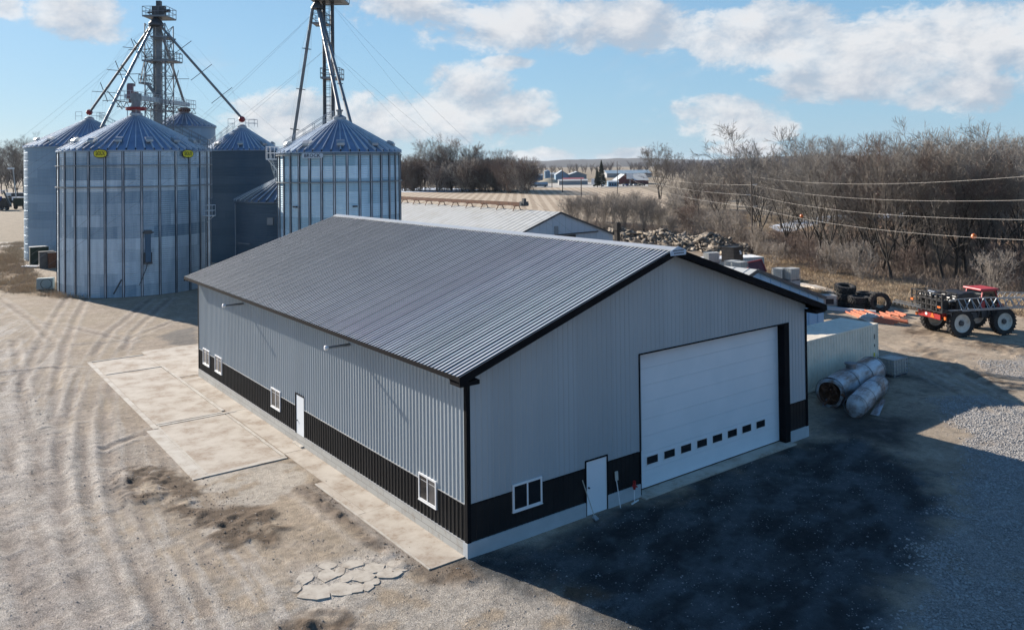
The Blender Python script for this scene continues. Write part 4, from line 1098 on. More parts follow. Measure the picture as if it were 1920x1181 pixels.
# ============================================================ ELEVATOR TOWERS
T1 = D(299.5, 260, 108)[:2]
def z1(py): return ZP(T1[0], T1[1], py)
tower = thing('elevator_tower', 'tall steel lattice elevator tower rising behind the left bins', 'tower', (T1[0], T1[1], 0))
tc_ = np.array([T1[0], T1[1], 0]); hw = 1.32
corners = [tc_ + vd * s_ * hw + dn * t_ * hw for s_, t_ in ((-1, 1), (1, 1), (1, -1), (-1, -1))]
ztop = z1(47)
for c in corners:
    b = MB(); b.bar(c, c + [0, 0, ztop], .13); b.build('tower_leg', M['galvdull'], tower)
b = MB(); z = 1.0
while z < ztop - 1.3:
    zn = z + 2.35
    for k in range(4):
        p, q = corners[k], corners[(k + 1) % 4]
        b.bar(p + [0, 0, z], q + [0, 0, min(zn, ztop)], .06); b.bar(q + [0, 0, z], p + [0, 0, min(zn, ztop)], .06); b.bar(p + [0, 0, z], q + [0, 0, z], .07)
    z = zn
b.build('cross_bracing', M['galvdull'], tower)
zh = z1(14)
b = MB(); b.box(-.30, .30, -.25, .25, 0, z1(28)); b.v = [tuple(tc_ + vd * x + dn * y + np.array([0, 0, zz])) for x, y, zz in b.v]; b.build('elevator_leg_casing', M['galvdull'], tower)
b = MB(); b.box(-.74, -.48, -.2, .2, 0, z1(28)); b.v = [tuple(tc_ + vd * x + dn * y + np.array([0, 0, zz])) for x, y, zz in b.v]; b.build('return_casing', M['galvdull'], tower)
def deck(name, px0, px1, py, dep=1.5, h=1.0, side=1, parent=tower, T=T1, m_='galvdull', c0=None):
    xs = []
    for px in (px0, px1):
        d = ray(px, py); z = ((np.array([T[0], T[1]]) - CAM[:2]) @ CF[:2]) / (d[:2] @ CF[:2]); xs.append(CAM + d * z)
    z = ZP(T[0], T[1], py); a = np.array([xs[0][0], xs[0][1], z]); e = np.array([xs[1][0], xs[1][1], z])
    b = MB(); b.obox((a + e) / 2, (e - a) / 2, dn * dep, np.array([0, 0, .07]))
    b.bar(a + dn * dep, e + dn * dep, .08, .22); b.bar(a - dn * dep, e - dn * dep, .08, .22)
    if h: rail(b, [a + dn * dep, e + dn * dep, e - dn * dep, a - dn * dep, a + dn * dep], h, .035)
    return b.build(name, M[m_], parent), a, e
deck('head_platform', 277, 321, 34, 1.6, 1.25)
deck('service_platform', 290, 322, 72, 1.3, 0)
deck('middle_platform', 275, 334, 116, 1.4, 1.1)
deck('stair_platform', 266, 280, 157, .9, 1.1)
b = MB()
o_ = tc_ + np.array([0, 0, z1(28)])
b.obox(o_ + [0, 0, .5], vd * .8, dn * .4, np.array([0, 0, .6])); b.obox(o_ + [0, 0, 1.35] + vd * .0, vd * .28, dn * .3, np.array([0, 0, .45]))
b.tube(o_ + [0, 0, .5] - dn * .2 + vd * .8, o_ + [0, 0, .5] + vd * 1.4, .22); b.tube(o_ + [0, 0, .3] - vd * .8, o_ + [0, 0, .3] - vd * 1.5, .12)
b.build('elevator_head', M['darkmetal'], tower)
zd = z1(47)
b = MB(); dh = np.array([T1[0], T1[1], 0]) + dn * .9
b.lathe((dh[0], dh[1], zd), [(.15, 1.0), (.95, 0), (.95, -.3), (.5, -.32), (0, -.32)], 20); b.tube(dh + [0, 0, zd + .9], dh + [0, 0, zd + 2.0], .2); b.build('distributor', M['darkmetal'], tower, smooth=True)
b = MB()
def tp(px, py, off=0.0):
    d = ray(px, py); z = ((np.array(T1) - CAM[:2]) @ CF[:2]) / (d[:2] @ CF[:2]); return CAM + d * z + dn * off
ladder(b, tp(331, 116, 1.2), tp(322, 73, 1.2), dn, 1.0, .42, .035); b.build('stairs', M['galvdull'], tower)
b = MB(); ladder(b, tp(271, 157, .9), tp(279, 118, .9), dn * 1.0, 1.0, .42, .035)
for s_ in (-.35, .35):
    b.bar(tp(271, 157, .9 + s_), tp(279, 118, .9 + s_), .05, .25)
b.bar(tp(279, 157, .5), tp(296, 180, .5), .5, .3)
b.build('stairs', M['galvdull'], tower)
b = MB(); ladder(b, tp(317, 230, 1.5), tp(317, 118, 1.5), vd, .5, .4, .03, cage=1, out=dn); b.build('caged_ladder', M['galvdull'], tower)

def spout(parent, a, e, r=.17, nb=3, brace=1.7, name='grain_spout', m_='galvdull'):
    a, e = np.array(a, float), np.array(e, float)
    b = MB(); b.tube(a, e, r, n=10); o = b.build(name, M[m_], parent, smooth=True)
    d = (e - a) / np.linalg.norm(e - a); s_ = np.cross(d, [0, 0, 1]); s_ /= np.linalg.norm(s_); u = np.cross(s_, d)
    for k in range(nb):
        c = a + (e - a) * (k + 1) / (nb + 1); b = MB()
        b.bar(c - s_ * brace, c + s_ * brace, .07); b.bar(c - u * brace, c + u * brace, .07); b.build('truss_cross', M['darkmetal'], o)
    b = MB()
    for v in (s_, -s_, u, -u):
        pts = [a + d * .5] + [a + (e - a) * (k + 1) / (nb + 1) + v * brace for k in range(nb)] + [e - d * .5]
        for k in range(len(pts) - 1): b.bar(pts[k], pts[k + 1], .010)
    b.build('truss_cable', M['cablegrey'], o)
dz_ = np.array([dh[0], dh[1], zd])
spout(tower, dz_ - vd * .6 + [0, 0, -.2], (LC[0], LC[1], 20.3))
# second left spout goes over the shoulder of the widest bin to ground level hopper
e2 = np.array(D(190, 240, 97)); spout(tower, dz_ - vd * .4 + dn * .2 + [0, 0, -.3], e2)
spout(tower, dz_ + vd * .5 + [0, 0, -.2], (DC[0], DC[1], 18.9))
spout(tower, dz_ + vd * .35 - dn * .1 + [0, 0, -.3], (KC[0], KC[1], z1(190) + .6), nb=2)
# overhead conveyor with catwalk between the widest bin and the rear bin
conv = thing('overhead_conveyor', 'railed overhead conveyor bridging the widest bin and the rear bin', 'conveyor', (MC[0], MC[1], 18))
def mp_(f, z):
    a = np.array([MC[0] - vd[0] * 2.2 * 1, MC[1] - vd[1] * 2.2, 0]); a[:2] = D(232, 190, 93.5)[:2]; e = np.array([KC[0], KC[1], 0]) + vd * .9
    return a + (e - a) * f + np.array([0, 0, z])
za = D(232, 188, 93.5)[2]; zb_ = ZP(KC[0], KC[1], 204)
zz = lambda f: za + (zb_ - za) * f
b = MB(); dr_ = mp_(1, zz(1)) - mp_(0, zz(0)); L = np.linalg.norm(dr_); dr_ /= L; sd_ = np.cross(dr_, [0, 0, 1]); sd_ /= np.linalg.norm(sd_)
b.obox((mp_(0.08, zz(.08)) + mp_(1, zz(1))) / 2 + [0, 0, .55] - sd_ * .35, dr_ * L * .46, sd_ * .3, np.array([0, 0, .28]))
for k in range(24): b.obox(mp_(.1 + .9 * k / 24, zz(.1 + .9 * k / 24)) + [0, 0, .55] - sd_ * .35, dr_ * .05, sd_ * .33, np.array([0, 0, .31]))
b.build('conveyor_trough', mat('pale_conveyor_steel', (.45, .52, .58), (.38, .45, .50), rough=.45, metal=.5), conv)
b = MB(); N_ = 26
for s_ in (-.75, .75):
    for h in (-.1, -.75): b.bar(mp_(0, zz(0)) + sd_ * s_ + [0, 0, h], mp_(1, zz(1)) + sd_ * s_ + [0, 0, h], .09)
    for k in range(N_):
        f0, f1 = k / N_, (k + 1) / N_; h0, h1 = (-.1, -.75) if k % 2 else (-.75, -.1)
        b.bar(mp_(f0, zz(f0)) + sd_ * s_ + [0, 0, h0], mp_(f1, zz(f1)) + sd_ * s_ + [0, 0, h1], .05)
b.build('bridge_truss', M['rust'] if False else mat('brownish_truss_steel', (.13, .11, .12), (.17, .14, .15), rough=.6, metal=.3), conv)
b = MB(); rail(b, [mp_(0, zz(0)) + sd_ * .75, mp_(1, zz(1)) + sd_ * .75], 1.1, .028); rail(b, [mp_(0, zz(0)) - sd_ * .75, mp_(1, zz(1)) - sd_ * .75], 1.1, .028); rail(b, [mp_(0, zz(0)) + sd_ * .75, mp_(0, zz(0)) - sd_ * .75], 1.1, .03); rail(b, [mp_(1, zz(1)) + sd_ * .75, mp_(1, zz(1)) - sd_ * .75], 1.1, .03)
b.build('railing', M['galv'], conv)
b = MB(); c = mp_(.09, zz(.09)); b.obox(c + [0, 0, 1.1] - dr_ * .3, dr_ * .25, sd_ * .3, np.array([0, 0, .8])); b.obox(c + [0, 0, .5] + dr_ * .8, dr_ * .5, sd_ * .4, np.array([0, 0, .6])); b.obox(c + [0, 0, 1.9] + dr_ * .1, dr_ * .45, sd_ * .3, np.array([0, 0, .16]))
b.build('drive_motor', mat('reddish_grey_motor', (.16, .10, .12), rough=.5), conv)
b = MB()
for f in (.35, .7): c = mp_(f, zz(f)); b.bar((c[0], c[1], c[2] - .7), (c[0], c[1], c[2] - 3.5), .12)
b.build('support_post', M['galvdull'], conv)

# the second tower behind the blue grey bin: two round casings
T2 = D(616, 270, 84.5)[:2]
t2 = thing('elevator_tower', 'slim twin pipe elevator tower cut off by the top of the photo', 'tower', (T2[0], T2[1], 0))
def tq(px, py, off=0.0, T=T2):
    d = ray(px, py); z = ((np.array(T) - CAM[:2]) @ CF[:2]) / (d[:2] @ CF[:2]); return CAM + d * z + dn * off
zt = tq(616, -18)[2]
for px, r in ((608.5, .17), (624.5, .19)):
    c = tq(px, 200); b = MB(); b.tube((c[0], c[1], 0), (c[0], c[1], zt), r, n=12); b.build('elevator_leg_casing', M['darkmetal'], t2, smooth=True)
b = MB(); a = tq(608.5, 200); e = tq(624.5, 200)
for py in range(-5, 240, 17):
    z = tq(616, py)[2]; b.bar((a[0], a[1], z), (e[0], e[1], z), .05); b.bar((a[0], a[1], z), np.array([a[0], a[1], z]) + dn * .5, .04)
c = (a + e) / 2 + dn * .3; ladder(b, (c[0], c[1], 3), (c[0], c[1], zt), vd, .4, .4, .025); b.build('tie_bars', M['galvdull'], t2)
deck('head_platform', 587, 649, 3, 1.6, 1.1, parent=t2, T=T2, m_='galvdull')
deck('service_platform', 589, 616, 46, .8, 1.0, parent=t2, T=T2)
deck('middle_platform', 605, 641, 148, 1.0, 1.0, parent=t2, T=T2)
b = MB(); c = tq(616, -8); b.obox(c, vd * 1.3, dn * .6, np.array([0, 0, .7])); b.build('elevator_head', M['darkmetal'], t2)
dd = tq(597, 16, .6); b = MB(); b.lathe(tuple(dd), [(.12, .75), (.62, 0), (.62, -.2), (0, -.22)], 18); b.tube(dd + [0, 0, .7], dd + [0, 0, 1.4], .15); b.build('distributor', M['darkmetal'], t2, smooth=True)
sp0 = dd + [0, 0, -.1]
spout(t2, sp0 - vd * .45, (SC_[0], SC_[1], 12.0), r=.17, nb=3, brace=.55)
spout(t2, sp0 + vd * .1, (BC[0], BC[1], 17.5), r=.18, nb=2, brace=.3)
spout(t2, sp0 + vd * .2 - dn * .3, np.array([BC[0], BC[1], 16.2]) + vd * .9 - dn * .9, r=.16, nb=2, brace=.3)
# guy cables of both towers
def guys(parent, c, zs, R0, angs, gz=0.0):
    for z in zs:
        for a in angs:
            b = MB(); p = np.array([c[0], c[1], z]); q = np.array([c[0] + R0 * math.cos(a), c[1] + R0 * math.sin(a), gz])
            n = 8; pts = [p + (q - p) * k / n + np.array([0, 0, -1.2 * math.sin(math.pi * k / n)]) for k in range(n + 1)]
            b.path(pts, .008, 4); b.build('guy_cable', M['cablegrey'], parent)
guys(t2, T2, (zt - 1, tq(616, 90)[2]), 34, [R_(x) for x in (-12, 8, 150, 190, 60)])
guys(tower, T1, (ztop, z1(150)), 36, [R_(x) for x in (-20, 15, 165, 200)])

# ============================================================ TREES, BRUSH, GRASS
def segs_mesh(S, n=3):
    """S (k,8): p0, p1, r0, r1 -> prism mesh arrays"""
    S = np.asarray(S, float); p0, p1, r0, r1 = S[:, :3], S[:, 3:6], S[:, 6], S[:, 7]
    d = p1 - p0; L = np.linalg.norm(d, axis=1, keepdims=True) + 1e-9; d = d / L
    up = np.where(np.abs(d[:, 2:3]) < .9, np.array([[0, 0, 1.]]), np.array([[1., 0, 0]]))
    x = np.cross(d, up); x /= np.linalg.norm(x, axis=1, keepdims=True) + 1e-9; y = np.cross(d, x)
    k = len(S); V = np.empty((k, 2 * n, 3))
    for i in range(n):
        t = 2 * math.pi * i / n; o = x * math.cos(t) + y * math.sin(t)
        V[:, i] = p0 + o * r0[:, None]; V[:, n + i] = p1 + o * r1[:, None]
    F = np.empty((k, n, 4), int); b0 = np.arange(k) * 2 * n
    for i in range(n):
        j = (i + 1) % n; F[:, i] = np.stack([b0 + i, b0 + j, b0 + n + j, b0 + n + i], 1)
    return V.reshape(-1, 3), F.reshape(-1, 4)
def grow_tree(seed, H, spread=.55, stems=1, fork=.28, dens=1.0, rt=.24, droop=0.0, minr=.011, depth=4, lean=.05):
    rng = random.Random(seed); T = []; Cn = []
    def rv(): return np.array([rng.gauss(0, 1), rng.gauss(0, 1), rng.gauss(0, 1)])
    def unit(v): return v / (np.linalg.norm(v) + 1e-9)
    def limb(p, d, L, r, lev, out):
        n = max(2, int(L / (.9 if lev < 2 else .5 if lev < 3 else .35)))
        n = min(n, 7 if lev < 2 else 4 if lev < 4 else 2); st = L / n; pts = []
        for i in range(n):
            wob = (.10 if lev < 2 else .13) * rv()
            d = unit(d + wob + np.array([0, 0, .13 if lev < 3 else .05 - droop]))
            q = p + d * st; r1 = r * (1 - .62 * (i + 1) / n) if lev > 0 else r * (1 - .35 * (i + 1) / n)
            r1 = max(r1, minr * .8); rr0 = max(r * (1 - .62 * i / n) if lev > 0 else r * (1 - .35 * i / n), minr)
            out.append((*p, *q, rr0, r1)); pts.append((q, d, r1, (i + 1) / n)); p = q
        return pts
    def rec(p, d, L, r, lev):
        out = T if lev == 0 else Cn
        pts = limb(p, d, L, r, lev, out)
        if lev >= depth: return
        kids = {0: 0, 1: int(7 * dens), 2: int(6 * dens), 3: int(6 * dens)}.get(lev, 4)
        for _ in range(kids):
            k = rng.random() ** .8; idx = min(len(pts) - 1, int(k * len(pts))); q, dd, rr, f = pts[idx]
            ax = unit(np.cross(dd, rv())); ang = R_(rng.uniform(20, 48)); nd = unit(dd * math.cos(ang) + ax * math.sin(ang))
            rec(q, nd, L * rng.uniform(.36, .62) * (1.15 - .35 * f), max(rr * rng.uniform(.42, .62), minr), lev + 1)
        q, dd, rr, f = pts[-1]
        if lev > 0:
            for _ in range(2):
                nd = unit(dd + .45 * rv()); rec(q, nd, L * .45, rr * .8, lev + 1)
    for s_ in range(stems):
        d = unit(np.array([rng.gauss(0, lean + .12 * (stems > 1)), rng.gauss(0, lean + .12 * (stems > 1)), 1.]))
        p = np.array([rng.gauss(0, .25 * (stems > 1)), rng.gauss(0, .25 * (stems > 1)), -.1]); th = H * fork * rng.uniform(.8, 1.2); r = rt * (1 if stems == 1 else .7)
        pts = limb(p, d, th, r, 0, T)
        q, dd, rr, _ = pts[-1]; nl = rng.choice((3, 4, 4)) if stems == 1 else rng.choice((2, 3))
        a0 = rng.uniform(0, 6.28)
        for i in range(nl):
            a = a0 + 6.283 * i / nl + rng.uniform(-.4, .4); tl = spread * rng.uniform(.45, 1.15)
            nd = unit(np.array([math.cos(a) * tl, math.sin(a) * tl, 1.])); rec(q, nd, (H - th) * rng.uniform(.62, .86), rr * rng.uniform(.6, .85), 1)
        for i in range(2):
            q2, dd2, rr2, _ = pts[rng.randrange(len(pts) // 2, len(pts))]; a = rng.uniform(0, 6.28)
            rec(q2, unit(np.array([math.cos(a), math.sin(a), .7])), (H - th) * .38, rr2 * .4, 2)
    return T, Cn
def tree_proto(name, seed, H, mt, label, cat='tree', **k):
    T, Cn = grow_tree(seed, H, **k)
    root = thing(name, label, cat, (0, 0, 0))
    V, F = segs_mesh(T, 7); np_mesh('trunk', V, F, M['bark'], root, smooth=True)
    Cn = np.array(Cn); big = Cn[:, 6] > .034
    V1, F1 = segs_mesh(Cn[big], 5) if big.any() else (np.zeros((0, 3)), np.zeros((0, 4), int)); V2, F2 = segs_mesh(Cn[~big], 3)
    o = np_mesh('crown', np.concatenate([V1, V2]), np.concatenate([F1, F2 + len(V1)]), mt, root)
    if big.any():
        o.data.materials.append(M['bark']); mi = np.zeros(len(F1) + len(F2), np.int32); mi[:len(F1)] = 1; o.data.polygons.foreach_set('material_index', mi)
    return root
used = {}
def place(proto, x, y, z=0.0, s=1.0, rz=0.0, label=None, group=None, sz=None):
    o = proto if proto.name not in used else copy_tree(proto)
    used[proto.name] = 1
    o.location = (x, y, z); o.rotation_euler = (0, 0, rz); o.scale = (s, s, sz or s)
    if label: o['label'] = label
    if group: o['group'] = group
    return o
big_t = [tree_proto('bare_tree', 100 + i, 14, (M['twig'], M['twiglight'], M['twigred'])[i % 3], 'x', spread=.5 + .12 * (i % 3), dens=1.0, minr=.015, rt=.20 + .03 * (i % 3), fork=.2 + .05 * (i % 3)) for i in range(6)]
mul_t = [tree_proto('bare_tree', 200 + i, 11, M['twiglight'] if i % 2 else M['twig'], 'x', spread=.6, stems=3, dens=.95, minr=.015, rt=.17, fork=.22) for i in range(3)]
shr_t = [tree_proto('bare_shrub', 300 + i, 3.4, M['twigpale'] if i % 2 else M['twigred'], 'x', 'shrub', spread=.8, stems=7, dens=.9, rt=.045, fork=.12, depth=3, minr=.012) for i in range(4)]
wil_t = [tree_proto('bare_thicket', 400 + i, 6.5, M['twigpale'], 'x', 'thicket', spread=.35, stems=12, dens=.95, rt=.07, fork=.18, depth=3, minr=.014, lean=.16) for i in range(2)]
rng = random.Random(5)
# the dense woods on the right; nearest row first
WOODL = 'bare grey brown tree in the dense woods behind the parked sprayer'
WG = 'bare trees of the woods on the right'
wood = []
front = [(1515, 488, .9), (1560, 505, 1.), (1610, 508, .95), (1655, 512, 1.0), (1712, 522, 1.0), (1790, 524, .95), (1835, 528, 1.0), (1925, 535, 1.0), (1492, 470, .85), (1535, 478, 1.0), (1590, 492, .8), (1632, 500, 1.05), (1672, 528, 1.0), (1690, 520, 1.1), (1738, 512, 1.0), (1770, 530, 1.05), (1812, 520, 1.1), (1850, 516, .95), (1880, 528, 1.15), (1908, 510, 1.0), (1945, 520, 1.1), (1990, 510, 1.0)]
for px, py, s in front:
    x, y, _ = G(px, py); wood.append((x, y, s * 1.0))
for d in (102, 120, 145):
    px = 1345 + (d - 100) * .2 + (40 if d < 110 else 0)
    while px < 2000:
        if (1375 < px < 1445 and d < 112) or (px < 1560 and 112 < d < 130): px += 40; continue
        q = D(px + rng.uniform(-14, 14), 300, d + rng.uniform(-5, 5)); hs = 1.0 if px > 1500 else .80 + .1 * rng.random()
        if px < 1500 and d < 112: hs *= .8
        wood.append((q[0], q[1], hs * rng.uniform(.88, 1.12)))
        px += rng.uniform(30, 48) if px > 1500 else rng.uniform(46, 66)
for i, (x, y, s) in enumerate(wood):
    pr = rng.choice(big_t + mul_t[:2]) if i > 6 else (big_t + mul_t)[i]
    k = 1.18 if pr in mul_t else 1.0
    d = PX((x, y, 0))[2]; topy = 262 + 18 * max(0, (1520 - PX((x, y, 0))[0]) / 150) if PX((x, y, 0))[0] > 1370 else 300
    want = .86 * min(19, max(8.5, 12.28 + (300 - (topy + rng.uniform(-10, 22))) / FPX * d)); s2 = want / 14.0 * (.95 + .1 * rng.random()) if pr not in mul_t else want / 11.0 * .95
    if i >= len(front) and s < .9: s2 *= .9
    place(pr, x, y, -.2, s2 * (1.0 if i >= len(front) else s), rng.uniform(0, 6.28), WOODL, WG)
# single trees one can point to
for px, pyb, pyt, lab in [(1237, 374, 282, 'lone bare tree standing at the field edge left of the woods'), (1420, 455, 272, 'tall bare tree just right of the utility pole'),
                          (1345, 430, 322, 'lower bare tree left of the utility pole'), (1310, 410, 322, 'small bare tree near the field corner')]:
    x, y, _ = G(px, pyb); d = PX((x, y, 0))[2]; H = (pyb - pyt) / FPX * d
    o = place({1237: mul_t[0], 1420: mul_t[1]}.get(px, big_t[(px // 7) % 6]), x, y, 0, H / (14.5 if px not in (1237, 1420) else 11.5) * 1.02, rng.uniform(0, 6), lab)
    if px in (1237, 1420): o.scale = (o.scale[0] * 1.15, o.scale[1] * 1.15, o.scale[2])
for px in (1265, 1285, 1300, 1325, 1340, 1360, 1380):
    q = D(px, 300, rng.uniform(170, 240)); place(rng.choice(big_t), q[0], q[1], 0, rng.uniform(.55, .7), rng.uniform(0, 6), 'bare tree in the thin row behind the field corner', 'row of bare trees behind the field corner')
# far tree line behind the stubble field
for k, px in enumerate(list(range(748, 1000, 11)) + [760, 800, 845, 880, 900, 930, 955]):
    near = k >= 23
    q = G(px + rng.uniform(-4, 4), 359 if not near else 361); q = (q[0] + rng.uniform(-6, 10), q[1] + rng.uniform(0, 18)); d = PX((q[0], q[1], 0))[2]
    t = 287 + 9 * math.sin(px * .05) + (14 if px > 900 else 0) + (10 if px > 960 else 0); H = (360 - t + rng.uniform(-10, 12)) / FPX * d
    if near: H *= .55
    place(rng.choice(big_t[:4] + mul_t[2:]), q[0], q[1], 0, H / 14.0 * (1.0 if not near else 1), rng.uniform(0, 6), 'bare tree in the line along the far edge of the stubble field', 'bare trees lining the stubble field')
for k in range(58):
    px = rng.uniform(745, 1000); x, y, _ = G(px, rng.uniform(355.5, 360.5) + (3 if px > 950 else 0)); pr = shr_t[(0, 2, 0, 2, 1)[k % 5]]
    place(pr, x, y, -.3, rng.uniform(2.6, 4.2), rng.uniform(0, 6), 'dark bush at the foot of the tree line by the stubble field', 'bushes under the far tree line')
# left edge trees
for px in (-14, 4, 14, 24, 34, 44, 52, 62):
    q = D(px, 300, rng.uniform(330, 420)); d = PX((q[0], q[1], 0))[2]; place(rng.choice(big_t), q[0], q[1], 0, (375 - 290 + rng.uniform(-12, 12)) / FPX * d / 14.0, rng.uniform(0, 6), 'bare tree beyond the machinery at the left edge', 'bare trees at the left edge')
# brush in front of the woods
for px, py, s in [(1455, 500, .9), (1500, 500, 1.0), (1530, 515, .8), (1560, 520, 1.0), (1610, 528, 1.0), (1480, 480, 1.1), (1420, 480, 1.), (1380, 455, 1.1), (1350, 450, 1.2), (1320, 445, 1.2), (1290, 430, 1.4),
                  (1700, 528, 1.1), (1900, 545, 1.2), (1865, 550, 1.0), (1760, 505, 1.2), (1830, 505, 1.3), (1275, 400, 1.3), (1260, 420, 1.6), (1300, 405, 1.3), (1330, 415, 1.3), (1740, 470, 1.3), (1810, 475, 1.3), (1890, 480, 1.3)]:
    x, y, _ = G(px, py); place(rng.choice(shr_t), x, y, 0, s * rng.uniform(.8, 1.1), rng.uniform(0, 6), 'tangled bare shrub in the brush at the front of the woods', 'shrubs along the front of the woods')
for k, (px, py, s) in enumerate([(1068, 428, 1.0), (1100, 432, 1.05), (1135, 436, 1.0), (1170, 438, 1.1), (1205, 440, 1.05), (1238, 438, .85), (1085, 415, .9), (1150, 420, 1.1), (1190, 424, 1.1), (1222, 425, 1.0), (1118, 418, 1.), (1255, 445, .6)]):
    x, y, _ = G(px, py); place(wil_t[k % 2], x, y, 0, s * .80, rng.uniform(0, 6), 'pale willow stems in the big thicket behind the rubble heap', 'willow thicket behind the rubble')
# low tangled woody debris in the woods and dry grass, uncountable
def grass_patch(name, polys, n, h, wdt, mt, label, seed, tuft=7, lean=.5, clump=.35):
    r = np.random.RandomState(seed); P = []
    for poly, wgt in polys:
        A = np.array(poly); lo, hi = A.min(0), A.max(0); need = int(n * wgt); got = 0
        while got < need:
            q = lo + (hi - lo) * r.rand(need * 2, 2); q = q[inside(q[:, 0], q[:, 1], poly)]
            q = q[r.rand(len(q)) < sstep(fbm(q[:, 0], q[:, 1], .5, 3, seed), .35, .62) * .95 + .05]; P.append(q[:need - got]); got += len(q[:need - got])
    P = np.concatenate(P); k = len(P)
    c = np.repeat(P, tuft, 0) + r.randn(k * tuft, 2) * clump * .4; m_ = len(c)
    hh = np.repeat(h * (.45 + r.rand(k)), tuft) * (.6 + .6 * r.rand(m_)); a = r.rand(m_) * 6.283; L = r.rand(m_) * lean * hh
    tip = np.stack([c[:, 0] + np.cos(a) * L, c[:, 1] + np.sin(a) * L, hh], 1); b_ = np.stack([c[:, 0], c[:, 1], np.zeros(m_) - .03], 1)
    a2 = r.rand(m_) * 6.283; sd = np.stack([np.cos(a2), np.sin(a2), np.zeros(m_)], 1) * wdt
    mid = b_ * .45 + tip * .55; mid[:, 2] += .06 * hh
    V = np.stack([b_ - sd, b_ + sd, mid + sd * .7, mid - sd * .7, tip], 1).reshape(-1, 3)
    i0 = np.arange(m_) * 5
    F = np.concatenate([np.stack([i0, i0 + 1, i0 + 2, i0 + 3], 1)]); F2 = np.stack([i0 + 3, i0 + 2, i0 + 4, i0 + 4], 1)
    V3 = np.concatenate([V]); F3 = np.concatenate([F, ]);
    o = np_mesh(name, V3, F3, mt)
    return tag(o, label, 'grass', kind='stuff')
gm = mat('dry_tan_grass', (.46, .37, .26), (.32, .235, .155), rough=1, scale=.35, dirt=(.62, .52, .38, .6), world=True)
grass_patch('dry_grass', [(GRASSY, .22), (gp((1400, 500), (1560, 552), (1700, 556), (1740, 570), (1730, 540), (1560, 500), (1450, 470)), .30), (gp((1530, 548), (1700, 556), (1715, 580), (1600, 560)), .14), (gp((1870, 585), (1960, 600), (2000, 560), (1880, 560)), .07), (gp((1280, 440), (1560, 470), (1960, 500), (1960, 420), (1280, 400)), .27)],
            30000, .55, .014, gm, 'dry tan grass and weeds round the bins and the brush', 11, tuft=9, lean=1.1, clump=.8)
bm = mat('grey_brush_litter', (.27, .22, .18), (.17, .135, .11), rough=1, scale=.3, dirt=(.36, .31, .27, .5), world=True)
grass_patch('brush', [(gp((1400, 470), (1560, 520), (1740, 545), (1960, 560), (1990, 480), (1700, 450), (1400, 440)), .6), (gp((1260, 450), (1400, 470), (1400, 400), (1260, 390)), .2), (gp((960, 470), (1280, 470), (1260, 430), (1040, 415)), .2)],
            17000, 1.15, .016, bm, 'grey brown brush and fallen twigs under the woods', 12, tuft=7, lean=1.3, clump=1.4)
# wood that closes the horizon
S = []; r = random.Random(9)
def lod_tree(x, y, H, S, k=34):
    S.append((x, y, 0, x, y, H * .4, H * .018, H * .012))
    for _ in range(k):
        a = r.uniform(0, 6.28); z0 = H * r.uniform(.12, .55); L = H * r.uniform(.25, .5); t = r.uniform(.3, .9)
        p = np.array([x, y, z0]); d = np.array([math.cos(a) * t, math.sin(a) * t, 1.]); d /= np.linalg.norm(d); q = p + d * L
        S.append((*p, *q, H * .010, H * .005))
        for _ in range(3):
            a2 = r.uniform(0, 6.28); d2 = d + .7 * np.array([math.cos(a2), math.sin(a2), .3]); d2 /= np.linalg.norm(d2); s0 = p + d * L * r.uniform(.4, 1); S.append((*s0, *(s0 + d2 * L * .5), H * .006, H * .003))
for a in range(900):
    px = r.uniform(-60, 1560); d = r.choice((560, 640, 760, 900)) + r.uniform(-50, 50)
    if px < 700 and r.random() < .6: continue
    if 965 < px < 1245 and d < 820: continue
    q = D(px, 300, d); lod_tree(q[0], q[1], r.uniform(11, 16), S, 22)
V, F = segs_mesh(S, 3); o = np_mesh('far_woods', V, F, M['twigfar']); tag(o, 'far bare woods closing the horizon behind the buildings', 'woods', kind='stuff')
S = []
for a in range(75):
    px = r.uniform(1300, 2050) if r.random() < .4 else r.uniform(1600, 2050); q = D(px, 300, r.uniform(165, 230)); lod_tree(q[0], q[1], r.uniform(9, 12.5) * (1 if px > 1480 else .75), S, 46)
V, F = segs_mesh(S, 3); o = np_mesh('deep_woods', V, F, M['twig']); tag(o, 'deep mass of bare woods behind the front trees on the right', 'woods', kind='stuff')
# conifers among the far buildings
def conifer(H):
    root = thing('conifer_tree', 'x', 'tree'); b = MB(); b.tube((0, 0, 0), (0, 0, H * .95), .22, .05, 8); b.build('trunk', M['bark'], root, local=True)
    S = []; rr = random.Random(int(H * 10))
    for k in range(1400):
        z = H * (.10 + .88 * rr.random() ** .9); R0 = (H - z) * .24 * rr.uniform(.55, 1.1) + .1; a = rr.uniform(0, 6.28); f0 = rr.uniform(.1, .8)
        p = (math.cos(a) * R0 * f0, math.sin(a) * R0 * f0, z); q = (math.cos(a + rr.uniform(-.15, .15)) * R0, math.sin(a + rr.uniform(-.15, .15)) * R0, z - .12 * R0); S.append((*p, *q, .13, .03))
    V, F = segs_mesh(S, 3); np_mesh('crown', V, F, M['needle'], root); return root
for px, py, t, lab in [(1128, 351, 299, 'tall dark conifer among the far buildings'), (1120, 352, 314, 'shorter dark conifer touching the tall one')]:
    x, y, _ = G(px, py); d = PX((x, y, 0))[2]; o = conifer((py - t) / FPX * d); o['label'] = lab; o.location = (x, y, 0)
x, y, _ = G(2, 376); o = conifer(19); o['label'] = 'dark conifer at the far left edge'; o.location = (x - 6, y, 0)

